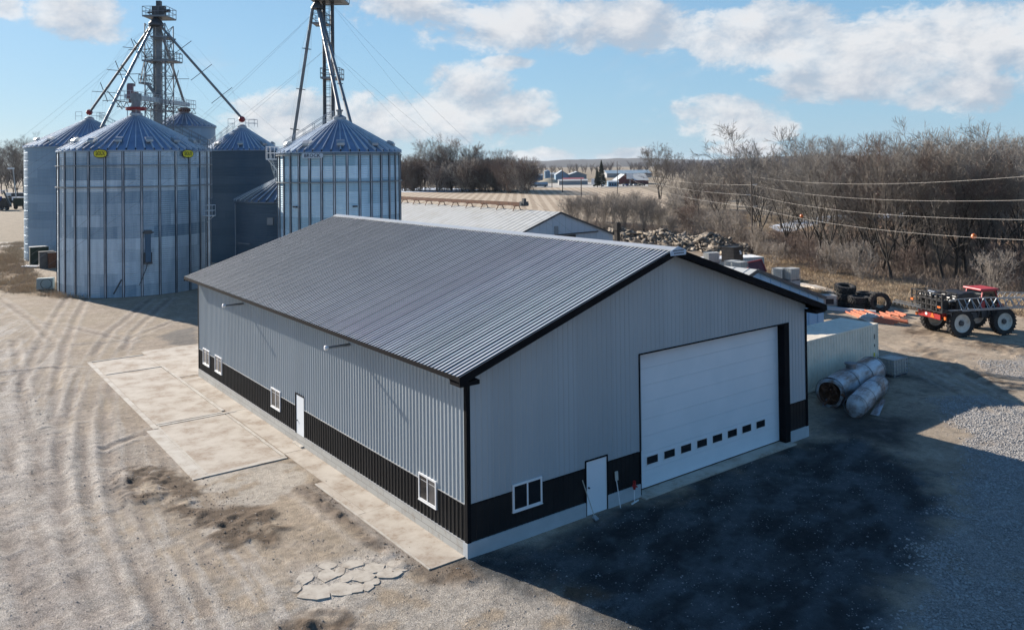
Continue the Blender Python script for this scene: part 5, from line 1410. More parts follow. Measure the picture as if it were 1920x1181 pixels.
# ============================================================ OTHER SHEDS
def gable_shed(name, label, x0, x1, y0, y1, zr_, ze, wallm, roofm, trimm, cat='shed', rib=.9, over=.25, ridge=None):
    """ridge along y; x0..x1 width"""
    t = thing(name, label, cat, ((x0 + x1) / 2, (y0 + y1) / 2, 0)); xm = (x0 + x1) / 2; sl = (zr_ - ze) / ((x1 - x0) / 2)
    for (ya, s) in ((y0, -1), (y1, 1)):
        b = MB(); b.add([(x0, ya, 0), (x1, ya, 0), (x1, ya, ze), (xm, ya, zr_), (x0, ya, ze), (x0, ya - s * .1, 0), (x1, ya - s * .1, 0), (x1, ya - s * .1, ze), (xm, ya - s * .1, zr_), (x0, ya - s * .1, ze)], [(0, 1, 2, 3, 4), (9, 8, 7, 6, 5), (0, 5, 6, 1)])
        for k in range(int((x1 - x0) / rib)):
            xx = x0 + rib * (k + .5); zt_ = ze + (min(xx - x0, x1 - xx)) * sl; b.box(xx, xx + .05, min(ya + s * .0, ya + s * .03), max(ya, ya + s * .03), 0, zt_ - .02)
        b.build('gable_wall', wallm, t)
    for xx, s in ((x0, -1), (x1, 1)):
        b = MB(); b.box(min(xx, xx - s * .1), max(xx, xx - s * .1), y0 + .1, y1 - .1, 0, ze); b.build('side_wall', wallm, t)
    for s in (-1, 1):
        xe = xm + s * ((x1 - x0) / 2 + over); zz_ = ze - over * sl + .03; b = MB()
        b.add([(xe, y0 - over, zz_), (xe, y1 + over, zz_), (xm, y1 + over, zr_ + .03), (xm, y0 - over, zr_ + .03)], [(0, 1, 2, 3)]); b.add([(xe, y0 - over, zz_ - .08), (xe, y1 + over, zz_ - .08), (xm, y1 + over, zr_ - .05), (xm, y0 - over, zr_ - .05)], [(3, 2, 1, 0)])
        n = int((y1 - y0) / rib)
        for k in range(n):
            yy = y0 + (k + .5) * (y1 - y0) / n; b.bar((xe, yy, zz_ + .012), (xm, yy, zr_ + .042), .05, .03)
        b.build('roof_slope', roofm, t)
        b = MB(); b.bar((xe, y0 - over - .02, zz_ - .06), (xm, y0 - over - .02, zr_ - .04), .05, .2); b.build('rake_trim', trimm, t)
    return t
X0 = 48.97 - 8.66; X1 = 48.97 + 8.66
s2 = gable_shed('white_roofed_shed', 'long low shed with weathered white roof behind the grey shed', X0, X1, 53.05, 118, 6.5, 3.42, M['blueshed'], M['oldwhite'], M['darkmetal'], rib=1.0, over=.15)
b = MB(); gx = 48.97
def at_plane(px, py, y): d = ray(px, py); return CAM + d * ((y - CAM[1]) / d[1])
p = at_plane(1043, 432, 53.0); b.box(p[0] - .3, p[0] + .3, 52.95, 52.99, p[2] - .5, p[2] + .5); b.build('gable_vent', M['greysiding'], s2)
p = at_plane(1040, 441, 53.0); q = at_plane(1117, 434, 53.0); b = MB(); b.bar((p[0], 52.9, p[2]), (q[0] + .3, 52.9, p[2] + .05), .14); b.build('door_track', M['darkmetal'], s2)
b = MB(); b.box(p[0] + .4, (p[0] + q[0]) / 2, 52.96, 52.99, .0, p[2] - .12); b.build('dark_doorway', M['ink'], s2)
# rusty conveyor lying along its ridge
cv = thing('roof_conveyor', 'long rusty conveyor on short legs along the white roof', 'conveyor', (48.97, 61, 6.5))
b = MB(); y1_ = 60.5; y2_ = 110.
b.box(48.72, 49.22, y1_, y2_, 7.15, 7.35); b.box(48.66, 48.72, y1_, y2_, 7.0, 7.42); b.box(49.22, 49.28, y1_, y2_, 7.0, 7.42); b.build('trough', M['rust'], cv)
k = 0
yy = y1_ + 1
while yy < y2_:
    b = MB(); b.bar((48.3, yy, 6.35), (48.75, yy, 7.1), .08); b.bar((49.6, yy, 6.35), (49.2, yy, 7.1), .08); b.box(48.5, 49.45, yy - .25, yy + .25, 6.92, 7.02); b.build('leg', M['rust'], cv); yy += 3.6
b = MB(); b.box(48.6, 49.35, y1_ - .9, y1_, 7.0, 7.55); b.box(48.8, 49.15, y1_ - .7, y1_ - .3, 7.55, 7.95); b.tube((48.4, y1_ - .5, 7.2), (49.6, y1_ - .5, 7.2), .16); b.build('drive_end', M['darkmetal'], cv)
s3 = gable_shed('pale_blue_shed', 'pale blue shed peeking out past the grey shed roof edge', 27.45 - 7.1, 27.45 + 7.1, 9.36, 33, 5.7, 3.3, mat('sky_blue_shed_steel', (.34, .50, .66), (.30, .45, .60), rough=.5), M['oldwhite'], M['darkmetal'], rib=1.0, over=.12)

# shipping container beside the right wall
def container(name, label, corner, ang, L, Wd, H, mt, top, parts=True):
    """corner = near end corner, ang = direction of the long side"""
    t = thing(name, label, 'container', (corner[0], corner[1], 0), rz=ang)
    b = MB(); n = int(L / .28)
    for yy, s in ((0, -1), (Wd, 1)):
        for k in range(n):
            a = .12 + (L - .24) * k / n; st = (L - .24) / n
            p = [(a, 0), (a + st * .3, 0), (a + st * .5, .035), (a + st * .8, .035), (a + st, 0)]; vs = []
            for xx, o_ in p: vs += [(xx, yy - s * (.045 - o_), .16), (xx, yy - s * (.045 - o_), H - .1)]
            b.add(vs, [(2 * j, 2 * j + 2, 2 * j + 3, 2 * j + 1) if s < 0 else (2 * j + 1, 2 * j + 3, 2 * j + 2, 2 * j) for j in range(4)])
    for xx in (.04, L - .04): b.box(xx - .02, xx + .02, .06, Wd - .06, .16, H - .1)
    b.build('corrugated_body', mt, t, local=True)
    b = MB(); b.box(.02, L - .02, .02, Wd - .02, H - .06, H - .02)
    for k in range(int(L / .55)): b.box(.2 + k * .55, .2 + k * .55 + .28, .12, Wd - .12, H - .02, H - .008)
    b.build('container_roof', top, t, local=True)
    b = MB()
    for x in (0, L - .12):
        for y in (0, Wd - .1): b.box(x, x + .12, y, y + .1, .0, H)
    for y in (0, Wd - .08): b.box(.12, L - .12, y, y + .08, H - .1, H - .002); b.box(.12, L - .12, y, y + .08, .06, .18)
    for x in (0, L - .08): b.box(x, x + .08, .1, Wd - .1, H - .1, H - .002); b.box(x, x + .08, .1, Wd - .1, .06, .18)
    b.build('frame', mt, t, local=True)
    return t
cA = .018
cont = container('shipping_container', 'cream shipping container beside the right wall of the grey shed', (31.3 - 12.1 * math.cos(cA), 3.82 - 12.1 * math.sin(cA)), cA, 12.1, 2.32, 2.8, M['contcream'], M['contcream'])
b = MB()
for (x, z, w_, h) in ((11.62, 1.95, .10, .28), (11.62, 1.5, .10, .16)): b.box(x, x + w_, -.004, -.001, z, z + h)
b.build('container_lettering', M['darkmetal'], cont, local=True)
b = MB()
for (x, z, w_, h) in ((11.55, .95, .14, .22), (11.55, .45, .16, .3)): b.box(x, x + w_, -.004, -.001, z, z + h)
b.build('yellow_placard', M['yellow'], cont, local=True)
def tote(name, label, x, y, rz=0.0, cage='galv', body='plastic', s=1.0, z=0.0, h=1.1, w=1.0, l=1.2, hole=False, group='caged tote tanks'):
    t = thing(name, label, 'tote', (x, y, z), rz=rz, group=group)
    b = MB(); b.box(-l / 2 + .03, l / 2 - .03, -w / 2 + .03, w / 2 - .03, .16, h - .03); b.build('tank', M[body], t, local=True, bevel=.05)
    b = MB()
    for k in range(6):
        xx = -l / 2 + l * k / 5
        for yy in (-w / 2, w / 2): b.box(xx - .014, xx + .014, yy - .014, yy + .014, .12, h)
    for k in range(1, 5):
        yy = -w / 2 + w * k / 5
        for xx in (-l / 2, l / 2): b.box(xx - .014, xx + .014, yy - .014, yy + .014, .12, h)
    for k in range(5):
        zz_ = .16 + (h - .18) * k / 4
        for yy in (-w / 2, w / 2): b.box(-l / 2, l / 2, yy - .02, yy + .02, zz_ - .016, zz_ + .016)
        for xx in (-l / 2, l / 2): b.box(xx - .02, xx + .02, -w / 2, w / 2, zz_ - .016, zz_ + .016)
    b.build('cage', M[cage], t, local=True)
    b = MB(); b.box(-l / 2, l / 2, -w / 2, w / 2, .0, .03); b.box(-l / 2, l / 2, -w / 2, w / 2, .10, .14)
    for xx in (-l / 2 + .08, 0, l / 2 - .08):
        for yy in (-w / 2 + .07, w / 2 - .07): b.box(xx - .06, xx + .06, yy - .06, yy + .06, .03, .10)
    b.build('pallet', M['galvdull'], t, local=True)
    if hole: b = MB(); b.box(-.32, .32, -w / 2 - .03, -w / 2 + .02, .4, .85); b.build('cut_opening', M['ink'], t, local=True)
    return t
tote('caged_tote', 'blue shaded caged tote on the ground at the container end', 31.25, 2.98, R_(-4), body='plastic', l=1.3, h=1.0)
q = G(1562, 579); tote('caged_tote', 'white caged tote with a square opening near the tyres', q[0], q[1] + .5, R_(-38), cage='galv', hole=True)

# two wrecked tanks on the shade-darkened ground
M['tankskin'] = mat('scraped_pale_tank_steel', (.52, .58, .64), (.20, .13, .10), rough=.45, metal=.25, scale=1.2, dirt=(.14, .07, .05, .95), bump=.02, bscale=3, stretch=(.4, 1.6, 1.6))
def wreck(label, p0, p1, R0, seed, hatch):
    p0 = np.array(p0, float); p1 = np.array(p1, float); d = p1 - p0; L = np.linalg.norm(d); ang = math.atan2(d[1], d[0])
    t = thing('wrecked_tank', label, 'tank', (p0[0], p0[1], 0), rz=ang, group='wrecked tanks beside the container'); rr = random.Random(seed)
    n = 40; m_ = 28; vs = []; fs = []
    A = [(rr.uniform(0, L), rr.uniform(0, 6.28), rr.uniform(.3, .8), rr.uniform(.05, .16)) for _ in range(16)]
    prof = ([(-.12, .02), (-.09, .5)] if seed == 2 else []) + [(-.00, .80), (.02, .98), (.08, 1.0)] + [(.1 + (L - .4) * k / (m_ - 1), 1.0) for k in range(m_)] + [(L - .15, .96), (L - .04, .82), (L + .06, .5), (L + .10, .02)]
    for x, f in prof:
        for i in range(n):
            a = 2 * math.pi * i / n; r_ = R0 * f
            for (ax, aa, wd, dp) in A:
                dx = x - ax; da = (a - aa + math.pi) % (2 * math.pi) - math.pi
                r_ -= dp * R0 * 1.0 * math.exp(-(dx / wd) ** 2 - (da / .6) ** 2)
            if seed == 2 and x < L * .45: r_ *= 1 - .16 * (1 - x / (L * .45)) * (math.cos(a) ** 2)
            vs.append((x, r_ * math.cos(a), R0 * .94 + r_ * math.sin(a)))
    k = len(prof)
    for j in range(k - 1):
        for i in range(n): fs.append((j * n + i, j * n + (i + 1) % n, (j + 1) * n + (i + 1) % n, (j + 1) * n + i))
    b = MB(); b.add(vs, fs); b.build('tank_shell', M['tankskin'], t, local=True, smooth=True)
    for x in (.12, L * .34, L * .66, L - .35): b = MB(); b.lathe((x, 0, R0 * .94), [(R0 * 1.0, -.03), (R0 * 1.025, -.03), (R0 * 1.025, .03), (R0 * 1.0, .03)], 36, axis='x'); b.build('hoop', M['galvdull'], t, local=True)
    if hatch:
        b = MB(); b.lathe((0.25, 0, R0 * .94), [(R0 * .97, -.05), (R0 * .90, .0), (R0 * .35, .35), (0, .4)], 30, axis='x'); b.build('rusty_inside', M['rust'], t, local=True, smooth=True)
        b = MB()
        for _ in range(26):
            a = rr.uniform(0, 6.28); r1 = R0 * rr.uniform(.1, .8); c = (rr.uniform(-.05, .2), math.cos(a) * r1, R0 * .94 + math.sin(a) * r1); b.tube(c, (c[0] + rr.uniform(-.1, .2), c[1] + rr.uniform(-.35, .35), c[2] + rr.uniform(-.35, .35)), rr.uniform(.03, .09), rr.uniform(.01, .05), 6)
        b.build('torn_baffles', M['rust'], t, local=True)
        b = MB(); b.tube((L * .46, 0, R0 * 1.85), (L * .46, 0, R0 * 2.2), .26, .24, 16); b.lathe((L * .46, 0, R0 * 2.2), [(.32, -.03), (.32, .04), (0, .06)], 16); b.build('manhole', M['galvdull'], t, local=True)
        b = MB(); b.tube((.2, R0 * .3, .3), (-.1, R0 * .4, -.02), .06, .05); b.tube((.7, -R0 * .5, .3), (.65, -R0 * .6, -.02), .05); b.build('broken_leg', M['galvdull'], t, local=True)
        b = MB()
        a = R_(-30); c = np.array([.85, math.cos(a) * R0, R0 * .94 + math.sin(a) * R0]); nn = np.array([0, math.cos(a), math.sin(a)]); tt = np.array([0, -math.sin(a), math.cos(a)])
        for q_, u_ in ((.0, .0), (.1, .25), (-.15, -.2)): b.obox(c + np.array([q_, 0, 0]) + tt * u_ * .6, np.array([.22, 0, 0]), tt * .2, nn * .03)
        b.build('torn_hole', M['rust'], t, local=True)
    else:
        b = MB()
        for k in range(2): b.bar((L * .15, -R0 * 1.1 - k * .2, .05), (L * .55, -R0 * 1.05 - k * .1, R0 * (.4 + .2 * k)), .2, .02)
        b.bar((L * .3, R0 * 1.0, .1), (L * .8, R0 * 1.5, .35), .5, .03); b.build('torn_sheet', M['tankskin'], t, local=True)
    return t
a0_ = np.array(G(1548, 765)[:2]) + .0; 
wreck('larger wrecked pale tank with a torn rusty open end by the container', (22.9, 1.75), (29.0, 2.85), .74, 1, True)
wreck('smaller crumpled pale tank lying in front of the larger one', (22.3, .05), (27.1, 1.45), .54, 2, False)

# tyres near the woods
def tyre(label, x, y, z, Rt=.88, wd=.55, stand=None, tilt=0.0, group='big tractor tyres by the brush'):
    t = thing('tractor_tyre', label, 'tyre', (x, y, z), group=group)
    b = MB(); h = wd
    prof = [(Rt * .60, .06 * h), (Rt * .58, .5 * h), (Rt * .60, .94 * h), (Rt * .72, h), (Rt * .9, .97 * h), (Rt * .97, .86 * h), (Rt * .98, .5 * h), (Rt * .97, .14 * h), (Rt * .9, .03 * h), (Rt * .72, 0), (Rt * .60, .06 * h)]
    b.lathe((0, 0, 0), prof, 36); c = b.build('carcass', M['tyre'], t, local=True, smooth=True)
    b = MB(); n = 22
    for k in range(n):
        for s in (0, 1):
            a = 2 * math.pi * (k + .5 * s) / n; a2 = a + .20; zz0 = (.05 if s else .95) * h; zz1 = (.55 if s else .45) * h
            p = np.array([math.cos(a) * Rt * .985, math.sin(a) * Rt * .985, zz0]); q_ = np.array([math.cos(a2) * Rt * 1.0, math.sin(a2) * Rt * 1.0, zz1]); b.bar(p, q_, .075, .075)
    b.build('tread', M['tyre'], t, local=True)
    if stand is not None:
        t.rotation_euler = (R_(90 - tilt), 0, stand); t.location = (x, y, z + Rt)
    elif tilt: t.rotation_euler = (R_(tilt), R_(-tilt * .6), 0)
    return t
q = G(1598, 576)
for k in range(3): tyre(('bottom', 'middle', 'top, tipped')[k] + ' tyre of the left stack by the brush', q[0] + .05 * k, q[1] + .7, .56 * k + (.12 if k == 2 else 0), .84, .55, tilt=(8 if k == 2 else 0))
q = G(1628, 583)
for k in range(2): tyre(('bottom', 'top')[k] + ' tyre of the front stack by the standing tyre', q[0] - .02, q[1] + .8, .56 * k, .82, .55)
q = G(1645, 577)
for k in range(2): tyre(('bottom', 'top')[k] + ' tyre of the rear stack behind the standing tyre', q[0] + .5, q[1] + 1.3, .56 * k + .0, .84, .56)
q = G(1655, 585); tyre('big tyre standing upright at the right of the stacks', q[0], q[1] + .3, 0, .80, .5, stand=R_(-50))
# orange rack beams in three heaps, white beam, plastic bag
def beams(label, p, q, n, seed, spread=.9, L=None):
    rr = random.Random(seed); t = thing('beam_bundle', label, 'rack beams', (p[0], p[1], 0), group='orange rack beams on the ground'); p = np.array([p[0], p[1], 0.]); q = np.array([q[0], q[1], 0.]); d = (q - p); Ln = np.linalg.norm(d); d /= Ln; s = np.array([-d[1], d[0], 0])
    for k in range(n):
        o_ = s * (k - n / 2) * spread / n * 1.6; j = rr.uniform(-.3, .3); ang = rr.uniform(-.06, .06); dd = d + s * ang
        b = MB(); b.bar(p + o_ + d * j + [0, 0, .09 + .09 * (k % 3)], p + o_ + d * (j + 0) + dd * Ln + [0, 0, .09 + .09 * (k % 3)], .10, .12); b.build('beam', M['orange'], t)
beams('left heap of orange rack beams near the tyres', G(1610, 587), G(1640, 599), 7, 1, 1.2); beams('small heap of orange rack beams right of the standing tyre', G(1665, 590), G(1688, 597), 6, 2, 1.0); beams('right heap of orange rack beams behind the container', G(1646, 601), G(1690, 608), 7, 3, 1.0)
b = MB(); p, q = G(1552, 581), G(1642, 589); b.bar((p[0], p[1], .12), (q[0], q[1], .12), .25, .22); b.bar((p[0], p[1], .26), (q[0], q[1], .26), .35, .02)
tag(b.build('steel_beam', M['white']), 'long white beam lying in front of the tyre stacks', 'beam')
b = MB(); q = G(1632, 600); rr = random.Random(4)
vs = []; 
for j in range(7):
    for i in range(14):
        a = 6.283 * i / 14; f = math.cos(j / 6 * 1.5); r_ = .75 * f * rr.uniform(.8, 1.15); vs.append((q[0] + math.cos(a) * r_ * 1.2, q[1] + math.sin(a) * r_, .5 * math.sin(j / 6 * 1.5) * rr.uniform(.85, 1.1)))
b.add(vs, [(j * 14 + i, j * 14 + (i + 1) % 14, (j + 1) * 14 + (i + 1) % 14, (j + 1) * 14 + i) for j in range(6) for i in range(14)]); b.add(vs[-14:], [tuple(range(14))])
tag(b.build('plastic_heap', M['plastic'], smooth=False), 'crumpled white plastic heap between the orange beams', 'plastic sheet')
# white sheeting strip running down beside the brush
b = MB(); p = [G(1490, 540), G(1530, 548), G(1560, 556), G(1580, 562)]
for k in range(3): b.bar((p[k][0] + 1.5, p[k][1] + 1.5, .25 + .05 * (k % 2)), (p[k + 1][0] + 1.5, p[k + 1][1] + 1.5, .25), .9, .18)
tag(b.build('pale_planks', mat('pale_weathered_planks', (.55, .50, .43), (.40, .35, .29), rough=.9, scale=3)), 'pale weathered planks laid in a line behind the grey shed', 'planks')

# ============================================================ SPRAYER
sp = thing('crop_sprayer', 'red and black self propelled crop sprayer with folded booms', 'sprayer', (44.8, 6.25, 0), rz=math.atan2(3.66 - 5.06, 47.54 - 44.51))
def wheel(x, y, R0=1.0, wd=.46, side=-1):
    w0 = bpy.data.objects.new('wheel', None); COL.objects.link(w0); w0.parent = sp; w0.location = (x, y, R0); 
    b = MB(); prof = [(R0 * .62, -wd * .42), (R0 * .78, -wd * .5), (R0 * .93, -wd * .46), (R0 * .97, -wd * .3), (R0 * .975, 0), (R0 * .97, wd * .3), (R0 * .93, wd * .46), (R0 * .78, wd * .5), (R0 * .62, wd * .42)]
    b.lathe((0, 0, 0), prof, 40, axis='y'); b.build('tyre', M['tyre'], w0, local=True, smooth=True)
    b = MB(); n = 24
    for k in range(n):
        for s in (-1, 1):
            a = 2 * math.pi * (k + (.5 if s > 0 else 0)) / n; a2 = a + .2
            b.bar((math.cos(a) * R0 * .975, s * wd * .48, math.sin(a) * R0 * .975), (math.cos(a2) * R0 * .99, s * wd * .04, math.sin(a2) * R0 * .99), .07, .06)
    b.build('tread', M['tyre'], w0, local=True)
    b = MB(); s = side
    b.lathe((0, 0, 0), [(R0 * .63, s * wd * .44), (R0 * .60, s * wd * .42), (R0 * .56, s * wd * .22), (R0 * .50, s * wd * .18), (R0 * .2, s * wd * .15), (0, s * wd * .15)], 36, axis='y')
    b.lathe((0, 0, 0), [(R0 * .63, -s * wd * .44), (R0 * .60, -s * wd * .42), (R0 * .50, -s * wd * .1), (0, -s * wd * .1)], 36, axis='y'); b.build('rim', M['rim'], w0, local=True, smooth=True)
    b = MB(); b.lathe((0, 0, 0), [(0, s * wd * .40), (R0 * .16, s * wd * .38), (R0 * .18, s * wd * .15)], 12, axis='y')
    for k in range(10): a = k * .6283; b.tube((math.cos(a) * R0 * .22, s * wd * .14, math.sin(a) * R0 * .22), (math.cos(a) * R0 * .22, s * wd * .24, math.sin(a) * R0 * .22), .022, n=6)
    b.build('hub', M['darkmetal'], w0, local=True)
    return w0
for x in (0, 3.45):
    for y, s in ((-1.28, -1), (1.28, 1)): wheel(x, y, 1.0 if x == 0 else .95, .46, s)
def P_(name, fn, mt, **k): b = MB(); fn(b); return b.build(name, M[mt], sp, local=True, **k)
P_('axle', lambda b: (b.bar((0, -1.1, 1.05), (0, 1.1, 1.05), .2), b.bar((3.45, -1.1, 1.0), (3.45, 1.1, 1.0), .2), [b.bar((x, y * .95, .95), (x, y * .85, 1.75), .22) for x in (0, 3.45) for y in (-1, 1)]), 'blackp')
P_('chassis', lambda b: (b.box(-1.1, 4.5, -.62, -.42, 1.45, 1.7), b.box(-1.1, 4.5, .42, .62, 1.45, 1.7), b.box(1.0, 3.2, -.75, .75, 1.15, 1.5), b.box(2.9, 4.4, -.5, .5, 1.3, 1.75), b.box(-.5, .9, -.55, .55, 1.2, 1.5)), 'blackp')
P_('rear_panel', lambda b: (b.box(-1.35, -1.25, -1.0, 1.2, 1.2, 1.62), b.box(-1.2, -.2, -.98, -.88, 1.4, 1.7), b.box(-1.2, -.2, .88, .98, 1.4, 1.7)), 'red', bevel=.03)
P_('slow_vehicle_triangle', lambda b: b.add([(-1.37, -.45, 1.28), (-1.37, -.05, 1.28), (-1.37, -.25, 1.64), (-1.36, -.45, 1.28), (-1.36, -.05, 1.28), (-1.36, -.25, 1.64)], [(0, 2, 1), (3, 4, 5)]), 'orangelamp')
P_('round_mark', lambda b: b.lathe((-1.37, .35, 1.45), [(0, 0), (.11, 0), (.11, .01)], 16, axis='x'), 'white')
P_('tail_lamp', lambda b: (b.box(-1.4, -1.3, -1.55, -1.4, 1.3, 1.5), b.box(-1.4, -1.3, 1.25, 1.4, 1.2, 1.4)), 'orangelamp')
b = MB()
pr = [(.1, 1.75), (.0, 2.3), (.25, 2.78), (.8, 2.98), (1.5, 2.98), (1.95, 2.6), (2.1, 1.75)]
vs = [(x, y, z) for y in (-.85, .85) for x, z in pr]; n = len(pr); b.add(vs, [tuple(range(n)), tuple(range(n, 2 * n))[::-1]] + [((i + 1) % n, i, n + i, n + (i + 1) % n) for i in range(n)]); b.build('product_tank', M['blackp'], sp, local=True, bevel=.08)
b = MB()
pr = [(2.25, 1.7), (2.2, 2.3), (2.35, 3.0), (3.35, 3.0), (3.65, 2.2), (3.5, 1.7)]
vs = [(x, y, z) for y in (-.72, .72) for x, z in pr]; n = len(pr); b.add(vs, [tuple(range(n)), tuple(range(n, 2 * n))[::-1]] + [((i + 1) % n, i, n + i, n + (i + 1) % n) for i in range(n)])
cab = b.build('cab', M['glass'], sp, local=True)
b = MB()
for y in (-.73, .73):
    for i in range(n): p, q = pr[i], pr[(i + 1) % n]; b.bar((p[0], y, p[1]), (q[0], y, q[1]), .07)
for i in (2, 3): b.bar((pr[i][0], -.73, pr[i][1]), (pr[i][0], .73, pr[i][1]), .07)
b.box(2.22, 2.5, -.75, .75, 1.7, 2.3); b.build('cab_frame', M['redpale'], cab, local=True)
b = MB(); b.box(2.1, 3.6, -.85, .85, 3.02, 3.16); b.build('cab_roof', M['redpale'], cab, local=True, bevel=.05)
P_('hood', lambda b: (b.box(3.6, 4.4, -.4, .4, 1.78, 1.98), b.box(3.7, 4.3, -.3, .3, 1.98, 2.06)), 'red', bevel=.06)
P_('hose', lambda b: [b.path([(-1.5, y, 2.3), (-1.1, y * .8, 1.6 + .1 * y), (-.4, y * .6, 1.55), (.3, y * .7, 1.75)], .035) for y in (-1.1, -.6, .2, .8)], 'blackp')
P_('plumbing', lambda b: [b.tube((x, -.95, 1.2), (x + .15, -.98, 1.75), .05) for x in (.9, 1.3, 1.7, 2.1, 2.5)] + [b.box(1.0, 1.6, -1.02, -.8, 1.2, 1.6), b.box(2.0, 2.4, -1.0, -.8, 1.25, 1.7)], 'darkmetal')
P_('engine_bay', lambda b: (b.box(3.0, 4.6, -.65, .65, 1.2, 1.75), b.tube((3.6, -.6, 2.0), (3.6, -.6, 3.0), .05)), 'blackp')
def rack(b):
    for x in (-1.6, -.45):
        for y in np.linspace(-1.5, 1.5, 7): b.bar((x, y, 1.75), (x, y, 3.05), .08)
        for z in (1.8, 2.2, 2.6, 3.05): b.bar((x, -1.55, z), (x, 1.55, z), .08)
    for y in (-1.5, -.5, .5, 1.5):
        for z in (1.8, 3.0): b.bar((-1.6, y, z), (-.1, y, z), .07)
    b.box(-1.5, -.6, -.9, .9, 1.9, 2.5); b.bar((-1.6, -1.5, 1.8), (-1.6, 0, 3.0), .06); b.bar((-1.6, 1.5, 1.8), (-1.6, 0, 3.0), .06); b.tube((-1.2, -1.3, 2.8), (-1.2, 1.2, 2.7), .13)
P_('boom_rack', rack, 'blackp')
P_('rack_tank', lambda b: b.tube((-1.0, -.2, 2.85), (-1.0, .5, 2.85), .22, n=14), 'galv', smooth=True)
P_('marker', lambda b: (b.box(-1.66, -1.6, 1.3, 1.55, 2.25, 2.4), b.box(-1.66, -1.6, -1.4, -1.1, 2.1, 2.22), b.box(3.6, 3.7, -.8, -.7, 2.3, 2.4)), 'orangelamp')
P_('wet_boom', lambda b: (b.bar((-2.3, 2.6, 1.98), (-.8, -1.4, 1.7), .09), b.bar((-2.2, 2.5, 2.1), (-.8, -1.5, 1.85), .05), [b.bar((-2.3 + 1.5 * k / 14, 2.6 - 4 * k / 14, 1.98 - .28 * k / 14), (-2.3 + 1.5 * k / 14, 2.6 - 4 * k / 14, 1.80 - .28 * k / 14), .04) for k in range(15)]), 'galvdull')
def boom(b, y):
    s = -1 if y < 0 else 1; A_ = [(-.4 + 8.4 * k / 16) for k in range(17)]
    z0, z1_ = 1.95, 2.70; f = lambda x: max(.3, 1 - .5 * max(0, (x - 2.2) / 5.5))
    for k in range(16):
        x0, x1 = A_[k], A_[k + 1]; t0, t1 = z0 + (z1_ - z0) * f(x0), z0 + (z1_ - z0) * f(x1)
        b.bar((x0, y, z0), (x1, y, z0), .07); b.bar((x0, y, t0), (x1, y, t1), .06); b.bar((x0, y + s * .4, z0), (x1, y + s * .4, z0), .05)
        if k % 2: b.bar((x0, y, z0), (x1, y, t1), .045)
        else: b.bar((x0, y, t0), (x1, y, z0), .045)
        b.bar((x0, y, t0), (x0, y + s * .4, z0), .04)
    b.bar((-.9, y * .8, 2.5), (-.4, y, z1_), .08); b.bar((-.9, y * .8, 1.9), (-.4, y, z0), .08)
P_('folded_boom', lambda b: boom(b, -1.55), 'galv'); P_('folded_boom', lambda b: boom(b, 1.55), 'galv')
P_('ladder', lambda b: ladder(b, (2.7, -1.2, .6), (2.7, -.85, 1.7), (1, 0, 0), .45, .28), 'blackp')

# ============================================================ YARD CLUTTER BEHIND THE SHED
dbm = M['debris']
r = np.random.RandomState(3); Vs = []; Fs = []; nv = 0
cube = np.array([(x, y, z) for z in (-1, 1) for x, y in ((-1, -1), (1, -1), (1, 1), (-1, 1))], float); cf = np.array([(3, 2, 1, 0), (4, 5, 6, 7), (0, 1, 5, 4), (1, 2, 6, 5), (2, 3, 7, 6), (3, 0, 4, 7)])
A = np.array(G(1150, 452)[:2]); Bq = np.array(G(1398, 472)[:2])
for k in range(3600):
    f = r.rand(); off = r.randn() * 2.2; c = A + (Bq - A) * f + np.array([-.7, -.7]) * off * 1.0; hgt = 1.75 * math.exp(-(off / 2.6) ** 2) * (0.7 + .5 * math.sin(f * 9 + 1) ** 2) * (1.0 if f < .9 else .55)
    s = np.array([r.uniform(.15, .70), r.uniform(.12, .5), r.uniform(.03, .11)]) * (1.7 if r.rand() < .08 else .9)
    e = r.randn(3) * .42; Rm = np.array(Matrix.Rotation(e[2] * 3, 3, 'Z') @ Matrix.Rotation(e[0], 3, 'X') @ Matrix.Rotation(e[1], 3, 'Y'))
    Vs.append((cube * s * (1 + .30 * r.randn(8, 3) * .6)) @ Rm.T + np.array([c[0], c[1], hgt * r.rand() ** .5])); Fs.append(cf + nv); nv += 8
o = np_mesh('rubble', np.concatenate(Vs), np.concatenate(Fs), dbm); tag(o, 'heap of broken concrete and dirt behind the grey shed', 'rubble heap', kind='stuff')
q = D(1157, 430, 92); b = MB(); zt_ = ZP(q[0], q[1], 417); b.box(q[0] - .22, q[0] + .22, q[1] - .22, q[1] + .22, 0, zt_); b.box(q[0] - .3, q[0] + .3, q[1] - .3, q[1] + .3, zt_ - .9, zt_ - .1)
tag(b.build('steel_post', mat('dark_brown_post', (.03, .022, .018), rough=.7)), 'thick dark brown post at the left end of the rubble heap', 'post')
c2 = container('storage_container', 'low container with white roof below the utility pole', (D(1434, 493, 84)[0] - 6.0, D(1434, 493, 84)[1] + 2.2), R_(-22), 6.2, 2.4, 2.5, M['oldwhite'], M['white'])
def on_ground(px, d): q = D(px, 480, d); return q[0], q[1]
